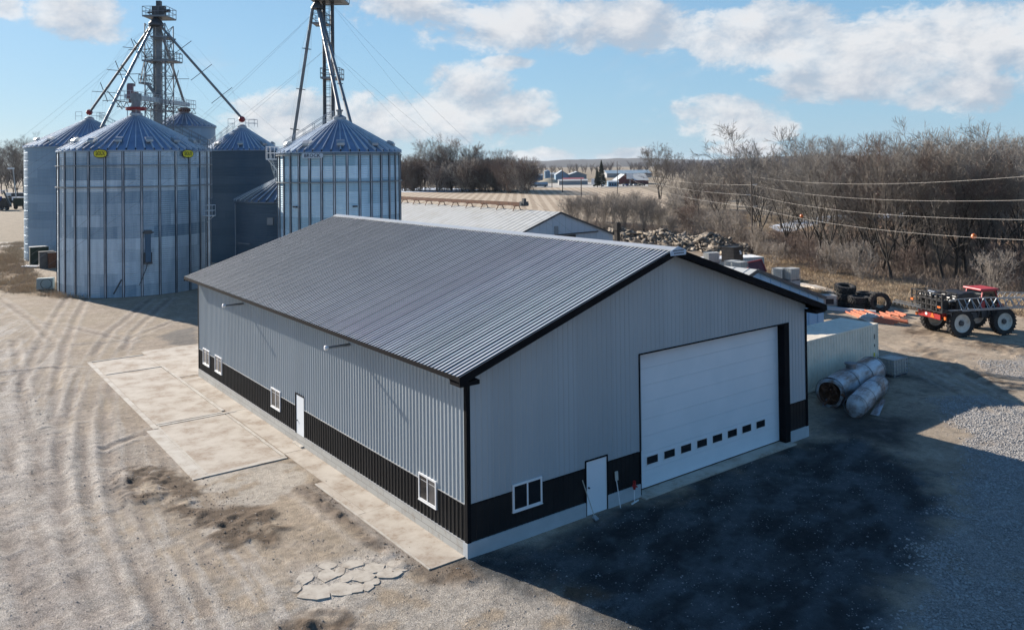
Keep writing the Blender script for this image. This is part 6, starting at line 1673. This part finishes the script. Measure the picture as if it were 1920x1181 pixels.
# black crate, red hopper and totes stand round it
x, y = on_ground(1373, 80); t = thing('black_crate', 'tall black plastic crate beside the white roofed container', 'crate', (x, y, 0)); zt_ = ZP(x, y, 462)
w2 = .72
b = MB(); b.box(x - w2, x + w2, y - w2, y + w2, zt_ - 1.5, zt_ - .12); b.build('crate_body', M['blackp'], t)
b = MB()
for k in range(5): zz_ = zt_ - 1.45 + k * .33; b.box(x - w2 - .03, x + w2 + .03, y - w2 - .03, y + w2 + .03, zz_, zz_ + .07)
b.box(x - w2 - .05, x + w2 + .05, y - w2 - .05, y - w2 + .05, zt_ - .12, zt_); b.box(x - w2 - .05, x + w2 + .05, y + w2 - .05, y + w2 + .05, zt_ - .12, zt_); b.box(x - w2 - .05, x - w2 + .05, y - w2, y + w2, zt_ - .12, zt_); b.box(x + w2 - .05, x + w2 + .05, y - w2, y + w2, zt_ - .12, zt_)
b.build('crate_ribs', M['blackp'], t)
b = MB(); b.box(x + .2, x + .45, y - w2 - .055, y - w2 - .04, zt_ - .75, zt_ - .5); b.box(x + .1, x + .3, y - w2 - .055, y - w2 - .04, zt_ - .5, zt_ - .35); b.build('white_label', M['white'], t)
b = MB(); b.box(x - .5, x + .5, y - .5, y + .5, 0, zt_ - 1.5); b.build('stand', M['darkmetal'], t)
x, y = on_ground(1415, 71); z0 = ZP(x, y, 510); t = thing('red_hopper', 'tipped dark red steel hopper in front of the white roofed container', 'hopper', (x, y, 0))
b = MB(); V8 = [D(1395, 494, 71), D(1427, 487, 72), D(1437, 509, 71), D(1406, 507, 70), D(1397, 506, 73), D(1424, 492, 74), D(1434, 508, 73), D(1408, 511, 73)]
b.add(V8, [(0, 1, 2, 3), (4, 7, 6, 5), (0, 4, 5, 1), (1, 5, 6, 2), (2, 6, 7, 3), (3, 7, 4, 0)]); b.build('hopper_body', mat('dark_red_steel', (.16, .02, .018), (.11, .014, .013), rough=.5, dirt=(.05, .02, .015, .6), scale=1), t)
b = MB(); b.bar(V8[0], V8[3], .12); b.bar(V8[0], V8[1], .1); b.bar(V8[1], V8[2], .1); b.build('hopper_rim', M['red'], t)
b = MB(); b.box(x - .7, x + .7, y - .5, y + .5, 0, z0 + .1); b.build('stand', M['darkmetal'], t)
for px, d, py, rz, lab in [(1334, 76, 471, -.3, 'clean caged tote left of the black crate'), (1373, 70, 486, .2, 'caged tote in front of the black crate'), (1386, 69, 488, .1, 'caged tote touching the red hopper'),
                           (1462, 66.5, 500, .1, 'left tote of the pair lying in the dry grass'), (1483, 66, 500, -.15, 'right tote of the pair lying in the dry grass')]:
    x, y = on_ground(px, d); zt_ = ZP(x, y, py); zt_ = max(1.15, zt_); tote('caged_tote', lab, x, y, rz, cage='galv', s=1, h=1.0, w=.9, l=1.0 if 'grass' in lab else 1.2, z=max(0, zt_ - 1.1))
    if zt_ > 1.3: b = MB(); b.box(x - .55, x + .55, y - .45, y + .45, 0, zt_ - 1.1); tag(b.build('pallet_stack', M['greysiding']), 'grey pallet stack holding up the ' + lab, 'pallets')
for px, d, w_, lab in [(1500, 66, 1.1, 'dark rotten log at the right of the grassy totes'), (1478, 65.2, 1.6, 'dark tarp draped over the pair of grassy totes')]:
    x, y = on_ground(px, d); b = MB()
    if 'log' in lab: b.tube((x, y, .25), (x + 2.2, y - .5, .3), .28, .2, 10)
    else: b.obox((x - .4, y + .6, 1.22), (1.2, .1, .1), (0, .4, 0), (0, 0, .06)); b.obox((x + .9, y + .6, .8), (.12, 0, -.3), (0, .4, 0), (.1, 0, .1))
    tag(b.build('fallen_log' if 'log' in lab else 'tarp', M['bark'] if 'log' in lab else M['ink']), lab, 'log' if 'log' in lab else 'tarp')

# ============================================================ TOOLS BY THE WALK DOOR
t = thing('snow_shovel', 'white snow shovel leaning on the wall right of the walk door', 'shovel', (6.36, -.2, -.05))
b = MB(); b.tube((6.36, -.28, 0), (6.38, -.07, .92), .016, n=6); b.build('handle', M['white'], t)
b = MB(); b.obox((6.385, -.075, 1.05), (.075, 0, 0), (0, .01, .0), (0, .012, .16)); b.build('blade', M['plastic'], t)
t = thing('spade', 'long handled spade leaning left of the walk door', 'spade', (4.92, -.3, -.05))
b = MB(); b.tube((4.98, -.42, .06), (4.76, -.06, 1.28), .017, n=6); b.build('handle', M['wood'] if False else M['plastic'], t)
b = MB(); b.obox((5.0, -.45, .04), (.10, .02, 0), (.02, .12, .02), (0, 0, .015)); b.build('blade', M['galv'], t)
t = thing('hand_pump', 'small red pump on a pale foot left of the big door', 'pump', (7.1, -.25, -.05))
b = MB(); b.tube((7.1, -.25, -.03), (7.1, -.25, .55), .02, n=8); b.bar((6.9, -.3, -.02), (7.35, -.2, -.02), .04); b.build('stand', M['white'], t)
b = MB(); b.tube((7.1, -.25, .45), (7.1, -.25, .75), .05, .06, 10); b.tube((7.1, -.25, .6), (7.24, -.25, .5), .03); b.tube((7.1, -.25, .68), (7.0, -.25, .55), .025); b.build('pump_head', M['red'], t)

M['stoneslab'] = mat('cream_stone_slab', (.47, .43, .37), (.36, .32, .27), rough=.95, scale=2.5, bump=.010, bscale=12, dirt=(.27, .22, .17, .85), world=True)
# pale broken slabs pressed into the gravel
rr = random.Random(12); cx0 = [(573, 1083, .40, .30), (612, 1078, .52, .34), (590, 1110, .85, .42), (650, 1083, .35, .30), (640, 1105, .62, .36), (675, 1079, .75, .30), (703, 1064, .50, .28), (668, 1103, .4, .25), (727, 1075, .66, .30), (742, 1055, .36, .2), (615, 1060, .5, .2), (662, 1058, .5, .22), (700, 1090, .4, .2), (557, 1103, .25, .2), (750, 1066, .4, .16), (728, 1036, .35, .15), (690, 1100, .3, .2), (636, 1072, .3, .25)]
for k, (px, py, a_, b_) in enumerate(cx0):
    x, y, _ = G(px, py); n = rr.choice((9, 10, 11)); ph = rr.uniform(0, 6); ex = (.80, -.60); ey = (.60, .80)
    pts = []
    for i in range(n):
        t_ = 6.283 * i / n + ph + rr.uniform(-.25, .25); f = rr.uniform(.72, 1.12); u, v = math.cos(t_) * a_ * .64 * f, math.sin(t_) * b_ * 1.24 * f; pts.append((x + ex[0] * u + ey[0] * v, y + ex[1] * u + ey[1] * v))
    area = sum(pts[i][0] * pts[(i + 1) % n][1] - pts[(i + 1) % n][0] * pts[i][1] for i in range(n))
    if area < 0: pts = pts[::-1]
    b = MB(); b.prism(pts, -.08, .006 + .008 * rr.random()); o = b.build('stone_slab', M['stoneslab'])
    tag(o, 'flat pale broken slab set in the gravel near the walkway end', 'stone slab', 'pale broken slabs in the gravel')

# loose stones: the pale gravel bed on the right, scattered pebbles elsewhere
def stones(name, n, poly, s0, s1, mt, label, seed, jit=1.2, fade=True, zoff=.0):
    r = np.random.RandomState(seed); A = np.array(poly); lo, hi = A.min(0) - 1, A.max(0) + 1
    q = lo + (hi - lo) * r.rand(n * 6, 2); dd = sdist(q[:, 0], q[:, 1], poly) + jit * 2 * (fbm(q[:, 0], q[:, 1], .35, 4, 21) - .5) + jit * (fbm(q[:, 0], q[:, 1], 1.6, 4, 22) - .5)
    q = q[r.rand(len(q)) < sstep(dd, -.9, .8) ** 1.5 * (.35 + .65 * sstep(fbm(q[:, 0], q[:, 1], .9, 3, seed), .35, .55))][:n]; k = len(q)
    ico = np.array([(1, 0, 0), (-1, 0, 0), (0, 1, 0), (0, -1, 0), (0, 0, .7), (0, 0, -.4)], float); fc = np.array([(0, 2, 4), (2, 1, 4), (1, 3, 4), (3, 0, 4)])
    s = s0 + (s1 - s0) * r.rand(k) ** 2.2; a = r.rand(k) * 6.283; V = ico[None] * (1 + .35 * r.randn(k, 6, 3)) * s[:, None, None]
    c, si = np.cos(a), np.sin(a); x = V[..., 0] * c[:, None] - V[..., 1] * si[:, None]; y = V[..., 0] * si[:, None] + V[..., 1] * c[:, None]
    gz, _, _ = ground_data(q[:, 0], q[:, 1])
    V = np.stack([x + q[:, 0:1], y + q[:, 1:2], V[..., 2] + s[:, None] * .25 + gz[:, None]], -1).reshape(-1, 3)
    F = (np.arange(k)[:, None, None] * 6 + fc[None]).reshape(-1, 3)
    o = np_mesh(name, V, F, mt); return tag(o, label, 'gravel', kind='stuff')
sm = mat('mixed_pale_stones', (.44, .42, .39), (.25, .235, .22), rough=.95, scale=9, world=True)
stones('gravel', 38000, GRAVEL, .016, .055, sm, 'bed of loose pale gravel stones at the right', 31)
stones('gravel', 2500, GRAVEL2, .02, .06, sm, 'thin strip of loose pale gravel across the back yard', 32)
stones('pebbles', 4200, APRONSHADE, .006, .032, mat('mixed_dull_pebbles', (.34, .35, .36), (.11, .115, .12), rough=.95, scale=7, world=True), 'scattered pale pebbles on the shade darkened apron', 33)
YARD = gp((0, 700), (200, 700), (380, 900), (560, 960), (800, 1085), (1040, 1100), (1200, 1260), (-100, 1300), (-100, 800))
stones('pebbles', 5200, YARD, .008, .034, mat('mixed_brown_pebbles', (.36, .32, .28), (.22, .19, .165), rough=.95, scale=9, world=True), 'small pebbles and clods over the dirt yard', 34, .5)
for i, p in enumerate(SOILS[:2]): stones('soil_clods', 700, p, .010, .035, mat('dark_soil_clods', (.17, .125, .09), (.12, .09, .065), rough=1, scale=4, world=True), 'crumbled dark soil clods ' + ('left of the walkway' if i else 'in the dug patch by the pads'), 40 + i, .6)

# ============================================================ POWER LINE
def upole(label, x, y, H, r0=.15):
    t = thing('utility_pole', label, 'pole', (x, y, 0), group='wooden utility poles'); b = MB(); b.tube((x, y, 0), (x, y, H), r0, r0 * .7, 10); b.build('pole_shaft', M['wood'], t); return t
pA = D(1411, 475, 109.5); HA = ZP(pA[0], pA[1], 329); up = upole('tall wooden utility pole rising in front of the woods', pA[0], pA[1], HA)
wz = [ZP(pA[0], pA[1], p_) for p_ in (331, 347, 366, 388)]
for k, z in enumerate(wz[1:]):
    s = 1 if k != 1 else -1; b = MB(); b.bar((pA[0], pA[1], z - .02), (pA[0] + CR[0] * .75 * s, pA[1] + CR[1] * .75 * s, z + .08), .07); b.build('insulator_arm', M['white'], up)
def wire(label, a, e, sag, r=.016, n=24):
    a, e = np.array(a, float), np.array(e, float); b = MB(); pts = [a + (e - a) * k / n - np.array([0, 0, sag * 4 * (k / n) * (1 - k / n)]) for k in range(n + 1)]; b.path(pts, r, 5); return tag(b.build('power_line', M['cable']), label, 'power line', 'wires of the power line')
pB = D(2230, 400, 41)
upole('utility pole at the right end of the power line', pB[0], pB[1], HA + 3)
names = ('topmost', 'second', 'third', 'lowest')
drop = (0, .3, .3, .3)
for k, (z, py_end) in enumerate(zip(wz, (332, 374.5, 413, 451))):
    # sag chosen so the wire passes the height measured at the right edge
    A_ = np.array([pA[0], pA[1], z])
    best = None
    for ez_ in np.linspace(z - 3.5, z + 3.5, 71):
        sg = 1.1; E_ = np.array([pB[0], pB[1], ez_])
        f = .0; P1 = None
        for f in np.linspace(.3, .98, 100):
            p = A_ + (E_ - A_) * f - np.array([0, 0, sg * 4 * f * (1 - f)]); x, y, _ = PX(p)
            if x > 1918: break
        e_ = abs(y - py_end)
        if best is None or e_ < best[0]: best = (e_, ez_)
    wire(names[k] + ' wire running right from the tall pole', A_, (pB[0], pB[1], best[1]), 1.1, .0085)
pC = G(1158, 364); HC = ZP(pC[0], pC[1], 303); upole('far utility pole in front of the dark red store', pC[0], pC[1], HC)
for k, z in enumerate(wz[1:]): wire(('upper', 'middle', 'lower')[k] + ' wire running left from the tall pole', (pA[0], pA[1], z), (pC[0], pC[1], HC - .5 - k * 1.6), 2.2, .014)
for px, pt, pb, lab in [(1090, 335, 371, 'bare utility pole in the stubble field, nearest of the four'), (1055, 315, 361, 'utility pole in the field left of the nearest'), (1035, 311, 352, 'utility pole in front of the grey silo')]:
    x, y, _ = G(px, pb); upole(lab, x, y, ZP(x, y, pt), .2)
for f, lab in ((.22, 'small orange marker ball on the lowest wire near the pole'),):
    pass
def ball(px, py, d, label):
    q = D(px, py, d); b = MB(); b.lathe(q, [(0, -.2), (.14, -.14), (.2, 0), (.14, .14), (0, .2)], 16); tag(b.build('marker_ball', M['orangelamp'], smooth=True), label, 'marker ball', 'orange marker balls')
ball(1503, 405, 93, 'orange marker ball on the lowest wire near the pole'); ball(1826, 443, 60, 'orange marker ball on the lowest wire near the right edge')

# ============================================================ FAR BUILDINGS
def fb(label, px0, px1, pyb, pyt, pyr, wallm, roofm, depth=14, cat='building', name='far_building', kind='side'):
    """far building: wall between px0 and px1, base pyb, wall top pyt, ridge pyr"""
    x, y, _ = G((px0 + px1) / 2, pyb); d = PX((x, y, 0))[2]; w_ = (px1 - px0) / FPX * d; hw_ = (pyb - pyt) / FPX * d; hr = (pyb - pyr) / FPX * d
    t = thing(name, label, cat, (x, y, 0), rz=-math.atan2(CF[0], CF[1])); a, c = w_ / 2, depth
    b = MB()
    if kind == 'side':
        b.box(-a, a, 0, c, 0, hw_); 
        for s in (-1, 1): b.add([(s * a, 0, hw_), (s * a, c, hw_), (s * a, c / 2, hr)], [(0, 1, 2)])
        b.build('wall', wallm, t, local=True)
        b = MB(); b.add([(-a - .3, -.4, hw_ - .05), (a + .3, -.4, hw_ - .05), (a + .3, c / 2, hr), (-a - .3, c / 2, hr)], [(0, 1, 2, 3)]); b.add([(-a - .3, c + .4, hw_), (a + .3, c + .4, hw_), (a + .3, c / 2, hr), (-a - .3, c / 2, hr)], [(3, 2, 1, 0)]); b.build('roof', roofm, t, local=True)
    else:
        b.add([(-a, 0, 0), (a, 0, 0), (a, 0, hw_), (0, 0, hr), (-a, 0, hw_)], [(0, 1, 2, 3, 4)]); b.add([(-a, 0, 0), (-a, c, 0), (-a, c, hw_), (-a, 0, hw_), (a, 0, 0), (a, c, 0), (a, c, hw_), (a, 0, hw_)], [(0, 3, 2, 1), (4, 5, 6, 7)]); b.build('wall', wallm, t, local=True)
        b = MB()
        for s in (-1, 1): b.add([(s * (a + .4), -.4, hw_ - .1), (s * (a + .4), c, hw_ - .1), (0, c, hr + .1), (0, -.4, hr + .1)], [(0, 1, 2, 3)])
        b.build('roof', roofm, t, local=True)
    return t, a, c, hw_
rr_ = mat('faded_red_roof', (.40, .06, .06), rough=.6)
fb('long grey shed with pale roof in the far yard', 1048, 1102, 347, 339, 336.5, M['greysiding'], M['oldwhite'], 10)
fb('far building with long red roof behind the grey shed', 1056, 1095, 341, 335.5, 334, M['greysiding'], rr_, 12)
fb('pale blue gabled far building', 1042, 1066, 338, 328, 320, M['farblue'], M['farroof'], 20, kind='gable')
fb('blue far shed with lit roof and dark opening', 996, 1018, 338, 329, 326, M['farblue'], M['farroof'], 10)
fb('blue far shed beside the tree line', 990, 1006, 330, 323, 321, M['farblue'], M['farroof'], 14)
fb('grey far barn end just right of the tree line', 994, 1001, 350, 334, 332, M['greysiding'], M['farroof'], 8)
fb('grey gabled far workshop', 1066, 1100, 337, 328, 322, M['greysiding'], M['farroof'], 20, kind='gable')
fb('white far house with narrow roof', 1030, 1044, 334, 327, 324, M['oldwhite'], M['farroof'], 10)
st, a, c, hw_ = fb('dark red store with broad pale roof and cars in front', 1190, 1216, 346, 338, 326, M['brick'], M['oldwhite'], 26)
fb('dark red gabled entrance wing of the far store', 1157, 1187, 346, 339, 327, M['brick'], M['farroof'], 20, kind='gable')
fb('very long grey roofed warehouse behind the store', 1138, 1222, 333, 325, 319.5, M['greysiding'], mat('blue_grey_far_roof', (.22, .30, .36), (.19, .26, .32), rough=.5, scale=.05), 40)
fb('long white warehouse seen through the tree line', 900, 985, 342, 335, 331, M['oldwhite'], M['farroof'], 20)
fb('long pale shed behind the tree line', 800, 900, 333, 326, 322, M['greysiding'], M['farroof'], 20)
t, a, c, hw_ = fb('small blue and white kiosk in the far yard', 1141, 1160, 350, 341, 339, M['farblue'], M['farroof'], 7)
for k in range(4):
    b = MB(); b.box(-a + .6 + k * a * .48, -a + .6 + k * a * .48 + a * .25, -.03, -.01, .6, hw_ * .62); b.build('window', M['ink'], t, local=True)
# far round silo and its gravel cone
x, y, _ = G(1026, 335); d = PX((x, y, 0))[2]; t = thing('far_silo', 'small grey round silo behind the far yard', 'silo', (x, y, 0)); H = 14 / FPX * d
b = MB(); b.tube((x, y, 0), (x, y, H), 1.35 * H / 3.4, n=20, cap=False); b.build('silo_wall', M['farblue'], t); b = MB(); b.tube((x, y, H), (x, y, H * 1.18), 1.4 * H / 3.4, .2, 20); b.build('silo_roof', M['farroof'], t)
x, y, _ = G(1030, 343); b = MB(); b.lathe((x, y, 0), [(9, -.1), (5, 1.6), (2, 2.8), (0, 3.1)], 24); tag(b.build('gravel_pile', mat('tan_pile', (.36, .32, .24), (.28, .25, .19), rough=1, scale=.1), smooth=True), 'tan gravel pile in front of the far silo', 'gravel pile')
def vehicle(label, px, pyb, L, H, bodym, kind, rz=0, group='vehicles in the far yard'):
    x, y, _ = G(px, pyb); t = thing('parked_truck' if kind != 'car' else 'parked_car', label, 'truck' if kind != 'car' else 'car', (x, y, 0), group, rz)
    b = MB()
    if kind == 'box': b.box(-L / 2, L * .22, -1.1, 1.1, .9, H); b.build('cargo_box', bodym, t, local=True); b = MB(); b.box(L * .25, L / 2, -1.05, 1.05, .6, H * .75)
    elif kind == 'tank': b.tube((-L / 2, 0, 1.6), (L / 2, 0, 1.6), 1.0, n=16); b.build('tank', bodym, t, local=True); b = MB(); b.box(-L / 2, L / 2, -.8, .8, .5, .8)
    else: b.box(-L / 2, L / 2, -.85, .85, .4, H * .6); b.build('body', bodym, t, local=True, bevel=.1); b = MB(); b.box(-L * .25, L * .3, -.75, .75, H * .6, H)
    b.build('cab', M['glass'] if kind == 'car' else bodym, t, local=True)
    for xx in (-L * .33, L * .33):
        for yy in (-.85, .85): b = MB(); b.tube((xx, yy - .12, .42), (xx, yy + .12, .42), .42, n=14); b.build('wheel', M['tyre'], t, local=True)
    return t
vehicle('white box truck parked in the far yard', 1122, 350, 7, 4.2, M['white'], 'box', R_(-60)); vehicle('pale tank trailer at the left of the far yard', 1013, 351, 8, 2.6, M['galv'], 'tank', R_(-20))
for k, (px, c_, nm) in enumerate([(1174, 'white', 'white car at the left of the row before the far store'), (1181, 'bluepaint', 'blue car second in the row before the far store'), (1187, 'galv', 'silver car third in the row before the far store'), (1194, 'white', 'white car fourth in the row before the far store'), (1202, 'darkmetal', 'dark car at the right of the row before the far store')]):
    vehicle(nm, px, 349, 4.6, 1.6, M[c_], 'car', R_(-40 + 8 * k), 'cars before the far store')
b = MB(); x, y, _ = G(1181.5, 350); b.tube((x, y, 0), (x, y, 5), .15); t = thing('store_sign', 'white blank square sign before the far store', 'sign', (x, y, 0)); b.build('post', M['greysiding'], t); b = MB(); b.obox((x, y, 5.5), (1.8 * CR[0], 1.8 * CR[1], 0), (.1, .1, 0), (0, 0, 1.5)); b.build('board', M['white'], t)

# ============================================================ LEFT EDGE
x, y, _ = G(8, 394); t = thing('farm_machine', 'blue and red harvest machine with a slanting conveyor at the left edge', 'farm machine', (x, y, 0)); d = PX((x, y, 0))[2]; k_ = d / FPX
E3 = np.array([CR[0], CR[1], 0]); 
def lp(u, v, w_=0): return np.array([x, y, 0]) + E3 * u * k_ + np.array([0, 0, v * k_]) + np.array([CF[0], CF[1], 0]) * w_ * k_
b = MB(); b.obox(lp(-4, 14), E3 * 12 * k_, np.array([CF[0], CF[1], 0]) * 10 * k_, np.array([0, 0, 9 * k_])); b.build('machine_body', M['blackp'], t)
b = MB(); b.obox(lp(-6, 22, -11), E3 * 7 * k_, np.array([CF[0], CF[1], 0]) * 3 * k_, np.array([0, 0, 4 * k_])); b.build('hood', M['bluepaint'], t)
b = MB(); b.obox(lp(-8, 10, -11), E3 * 4 * k_, np.array([CF[0], CF[1], 0]) * 2 * k_, np.array([0, 0, 2.5 * k_])); b.build('side_panel', M['red'], t)
b = MB(); b.bar(lp(-14, 36), lp(8, 37), 1.2 * k_); b.bar(lp(-14, 33), lp(6, 33), 2 * k_, .8 * k_); b.build('cab_roof', M['white'], t)
b = MB(); p, q = lp(6, 36, -12), lp(20, 8, -12); b.bar(p, q, 3.5 * k_, 1.2 * k_); b.build('slanting_conveyor', M['blackp'], t)
b = MB()
for i in range(13): c = p + (q - p) * (i + .5) / 13; b.bar(c - E3 * 2.2 * k_ + [0, 0, -.3 * k_], c + E3 * 2.0 * k_ + [0, 0, 1.0 * k_], 1.0 * k_, .8 * k_)
b.build('conveyor_slats', M['oldwhite'], t)
b = MB(); b.obox(lp(-2, 3, -10), E3 * 13 * k_, np.array([CF[0], CF[1], 0]) * 2 * k_, np.array([0, 0, 1.2 * k_])); b.build('undercarriage', M['galvdull'], t)
for u in (-10, 2, 12): b = MB(); p = lp(u, 4, -12); b.tube(p, p + np.array([CF[0], CF[1], 0]) * 2 * k_, 4 * k_, n=16); b.build('wheel', M['tyre'], t)
x, y, _ = G(32, 388); H = ZP(x, y, 316); t = thing('yard_lamp', 'pale leaning yard lamp pole at the left edge', 'lamp pole', (x, y, 0)); b = MB(); e = np.array([x, y, H]) - E3 * .0; b.tube((x, y, 0), tuple(e - E3 * 1.3), .22, .16, 10); b.build('lamp_post', M['oldwhite'], t); b = MB(); c = e - E3 * 2.0; b.obox(c, E3 * .9, np.array([CF[0], CF[1], 0]) * .4, np.array([0, 0, .25])); b.build('lamp_head', M['white'], t)
for i, (px, py, L, H, mk, lab) in enumerate([(33, 364, 9, 1.6, 'white', 'long white trailer beyond the lamp pole'), (40, 367, 7, 2.0, 'darkmetal', 'dark implement beside the long white trailer'), (34, 373, 3.5, 1.4, 'white', 'small white tank on the bank at the left edge'), (42, 384, 4.5, 2.6, 'needle', 'dark green tractor at the edge of the left bin')]):
    x, y, _ = G(px, py + 8); t = thing('parked_implement', lab, 'implement', (x, y, 0)); b = MB(); c = np.array([x, y, 0])
    b.obox(c + [0, 0, .9 + H / 2], E3 * L / 2, np.array([CF[0], CF[1], 0]) * 1.2, np.array([0, 0, H / 2])); b.build('implement_body', M[mk], t, bevel=.15)
    for u in (-L * .3, L * .3): b = MB(); p = c + E3 * u + [0, 0, .6]; b.tube(p - CF * 1.4, p - CF * 1.0, .6, n=14); b.build('wheel', M['tyre'], t)
# aeration fan, dark pump boxes, white panel, scrap at the bin foot
x, y = -2.15, 73.9; t = thing('aeration_fan', 'square aeration fan with round dark mouth in the dry grass', 'fan', (x, y, 0), rz=R_(-20))
b = MB(); b.box(-.75, .75, -.4, .4, .12, 1.25); b.build('fan_housing', mat('grey_green_fan_paint', (.26, .32, .33), (.22, .28, .29), rough=.6), t, local=True, bevel=.03)
b = MB(); b.lathe((.15, -.41, .68), [(0, .05), (.46, .05), (.50, -.03), (.52, .0)], 24, axis='y'); b.build('fan_mouth', M['ink'], t, local=True)
b = MB(); b.box(-.75, .75, -.45, .45, 0, .10); b.build('fan_base', M['darkmetal'], t, local=True)
for (px, py, w_, h, mk, lab) in [(74, 497, 2.1, 2.3, 'needle', 'dark green box with pale lid by the left bin foot'), (88, 503, 1.6, 2.0, 'darkmetal', 'dark pump box right of the dark green box'), (101, 503, 1.2, 1.9, 'rust', 'rust brown cabinet between the two left bins')]:
    x, y, _ = G(px, py); t = thing('utility_box', lab, 'utility box', (x, y, 0), 'boxes at the left bin foot'); b = MB(); b.box(x - w_ / 2, x + w_ / 2, y, y + 1.0, 0, h); b.build('box_body', M[mk], t, bevel=.03); b = MB(); b.box(x - w_ / 2 - .05, x + w_ / 2 + .05, y - .05, y + 1.05, h, h + .08); b.build('box_lid', M['oldwhite'] if mk == 'needle' else M['darkmetal'], t)
b = MB(); p, q = G(43, 502), G(74, 502); b.bar((p[0], p[1], .2), (q[0], q[1], .2), .9, .12); tag(b.build('loose_panel', M['white']), 'white panel lying in the grass near the left bin', 'panel')
for k, (px, py, L, mk, lab) in enumerate([(150, 553, 1.8, 'galv', 'long bent sheet in the scrap at the bin foot'), (168, 556, 1.6, 'farblue', 'blue bent sheet in the scrap at the bin foot'), (142, 550, 1.2, 'white', 'pale crumpled sheet in the scrap at the bin foot')]):
    x, y, _ = G(px, py); b = MB(); a = .5 * k; n = 6; vs = []
    for i in range(n + 1):
        u = (i / n - .5) * L; zz_ = .15 + .12 * math.sin(i * 1.7 + k); vs += [(x + math.cos(a) * u - .25 * math.sin(a), y + math.sin(a) * u - .3, zz_), (x + math.cos(a) * u + .25, y + math.sin(a) * u + .4, zz_ + .12)]
    vs2 = [(q_[0], q_[1], q_[2] - .03) for q_ in vs]; o_ = len(vs); b.add(vs + vs2, [(2 * i, 2 * i + 2, 2 * i + 3, 2 * i + 1) for i in range(n)] + [(o_ + 2 * i + 1, o_ + 2 * i + 3, o_ + 2 * i + 2, o_ + 2 * i) for i in range(n)])
    tag(b.build('scrap_sheet', M[mk]), lab, 'scrap sheet', 'scrap sheets at the bin foot')
b = MB(); p = np.array(G(168, 548)); b.tube(p, p + [.2, 0, 1.6], .10, n=8); tag(b.build('flexible_duct', M['oldwhite']), 'short white duct standing at the widest bin foot', 'duct')

# ============================================================ AIR
def haze_box():
    b = MB(); b.box(-8800, 8800, -8800, 8800, -3.5, 62)
    mt = bpy.data.materials.new('valley_haze'); mt.use_nodes = True; t = mt.node_tree; t.nodes.clear()
    v = t.nodes.new('ShaderNodeVolumePrincipled'); o = t.nodes.new('ShaderNodeOutputMaterial'); t.links.new(v.outputs[0], o.inputs[1])
    v.inputs['Color'].default_value = (.80, .90, 1.0, 1); v.inputs['Density'].default_value = 0.00004; v.inputs['Anisotropy'].default_value = 0.1
    h = b.build('haze', mt); tag(h, 'thin pale haze in the air over the valley', kind='stuff')
haze_box()
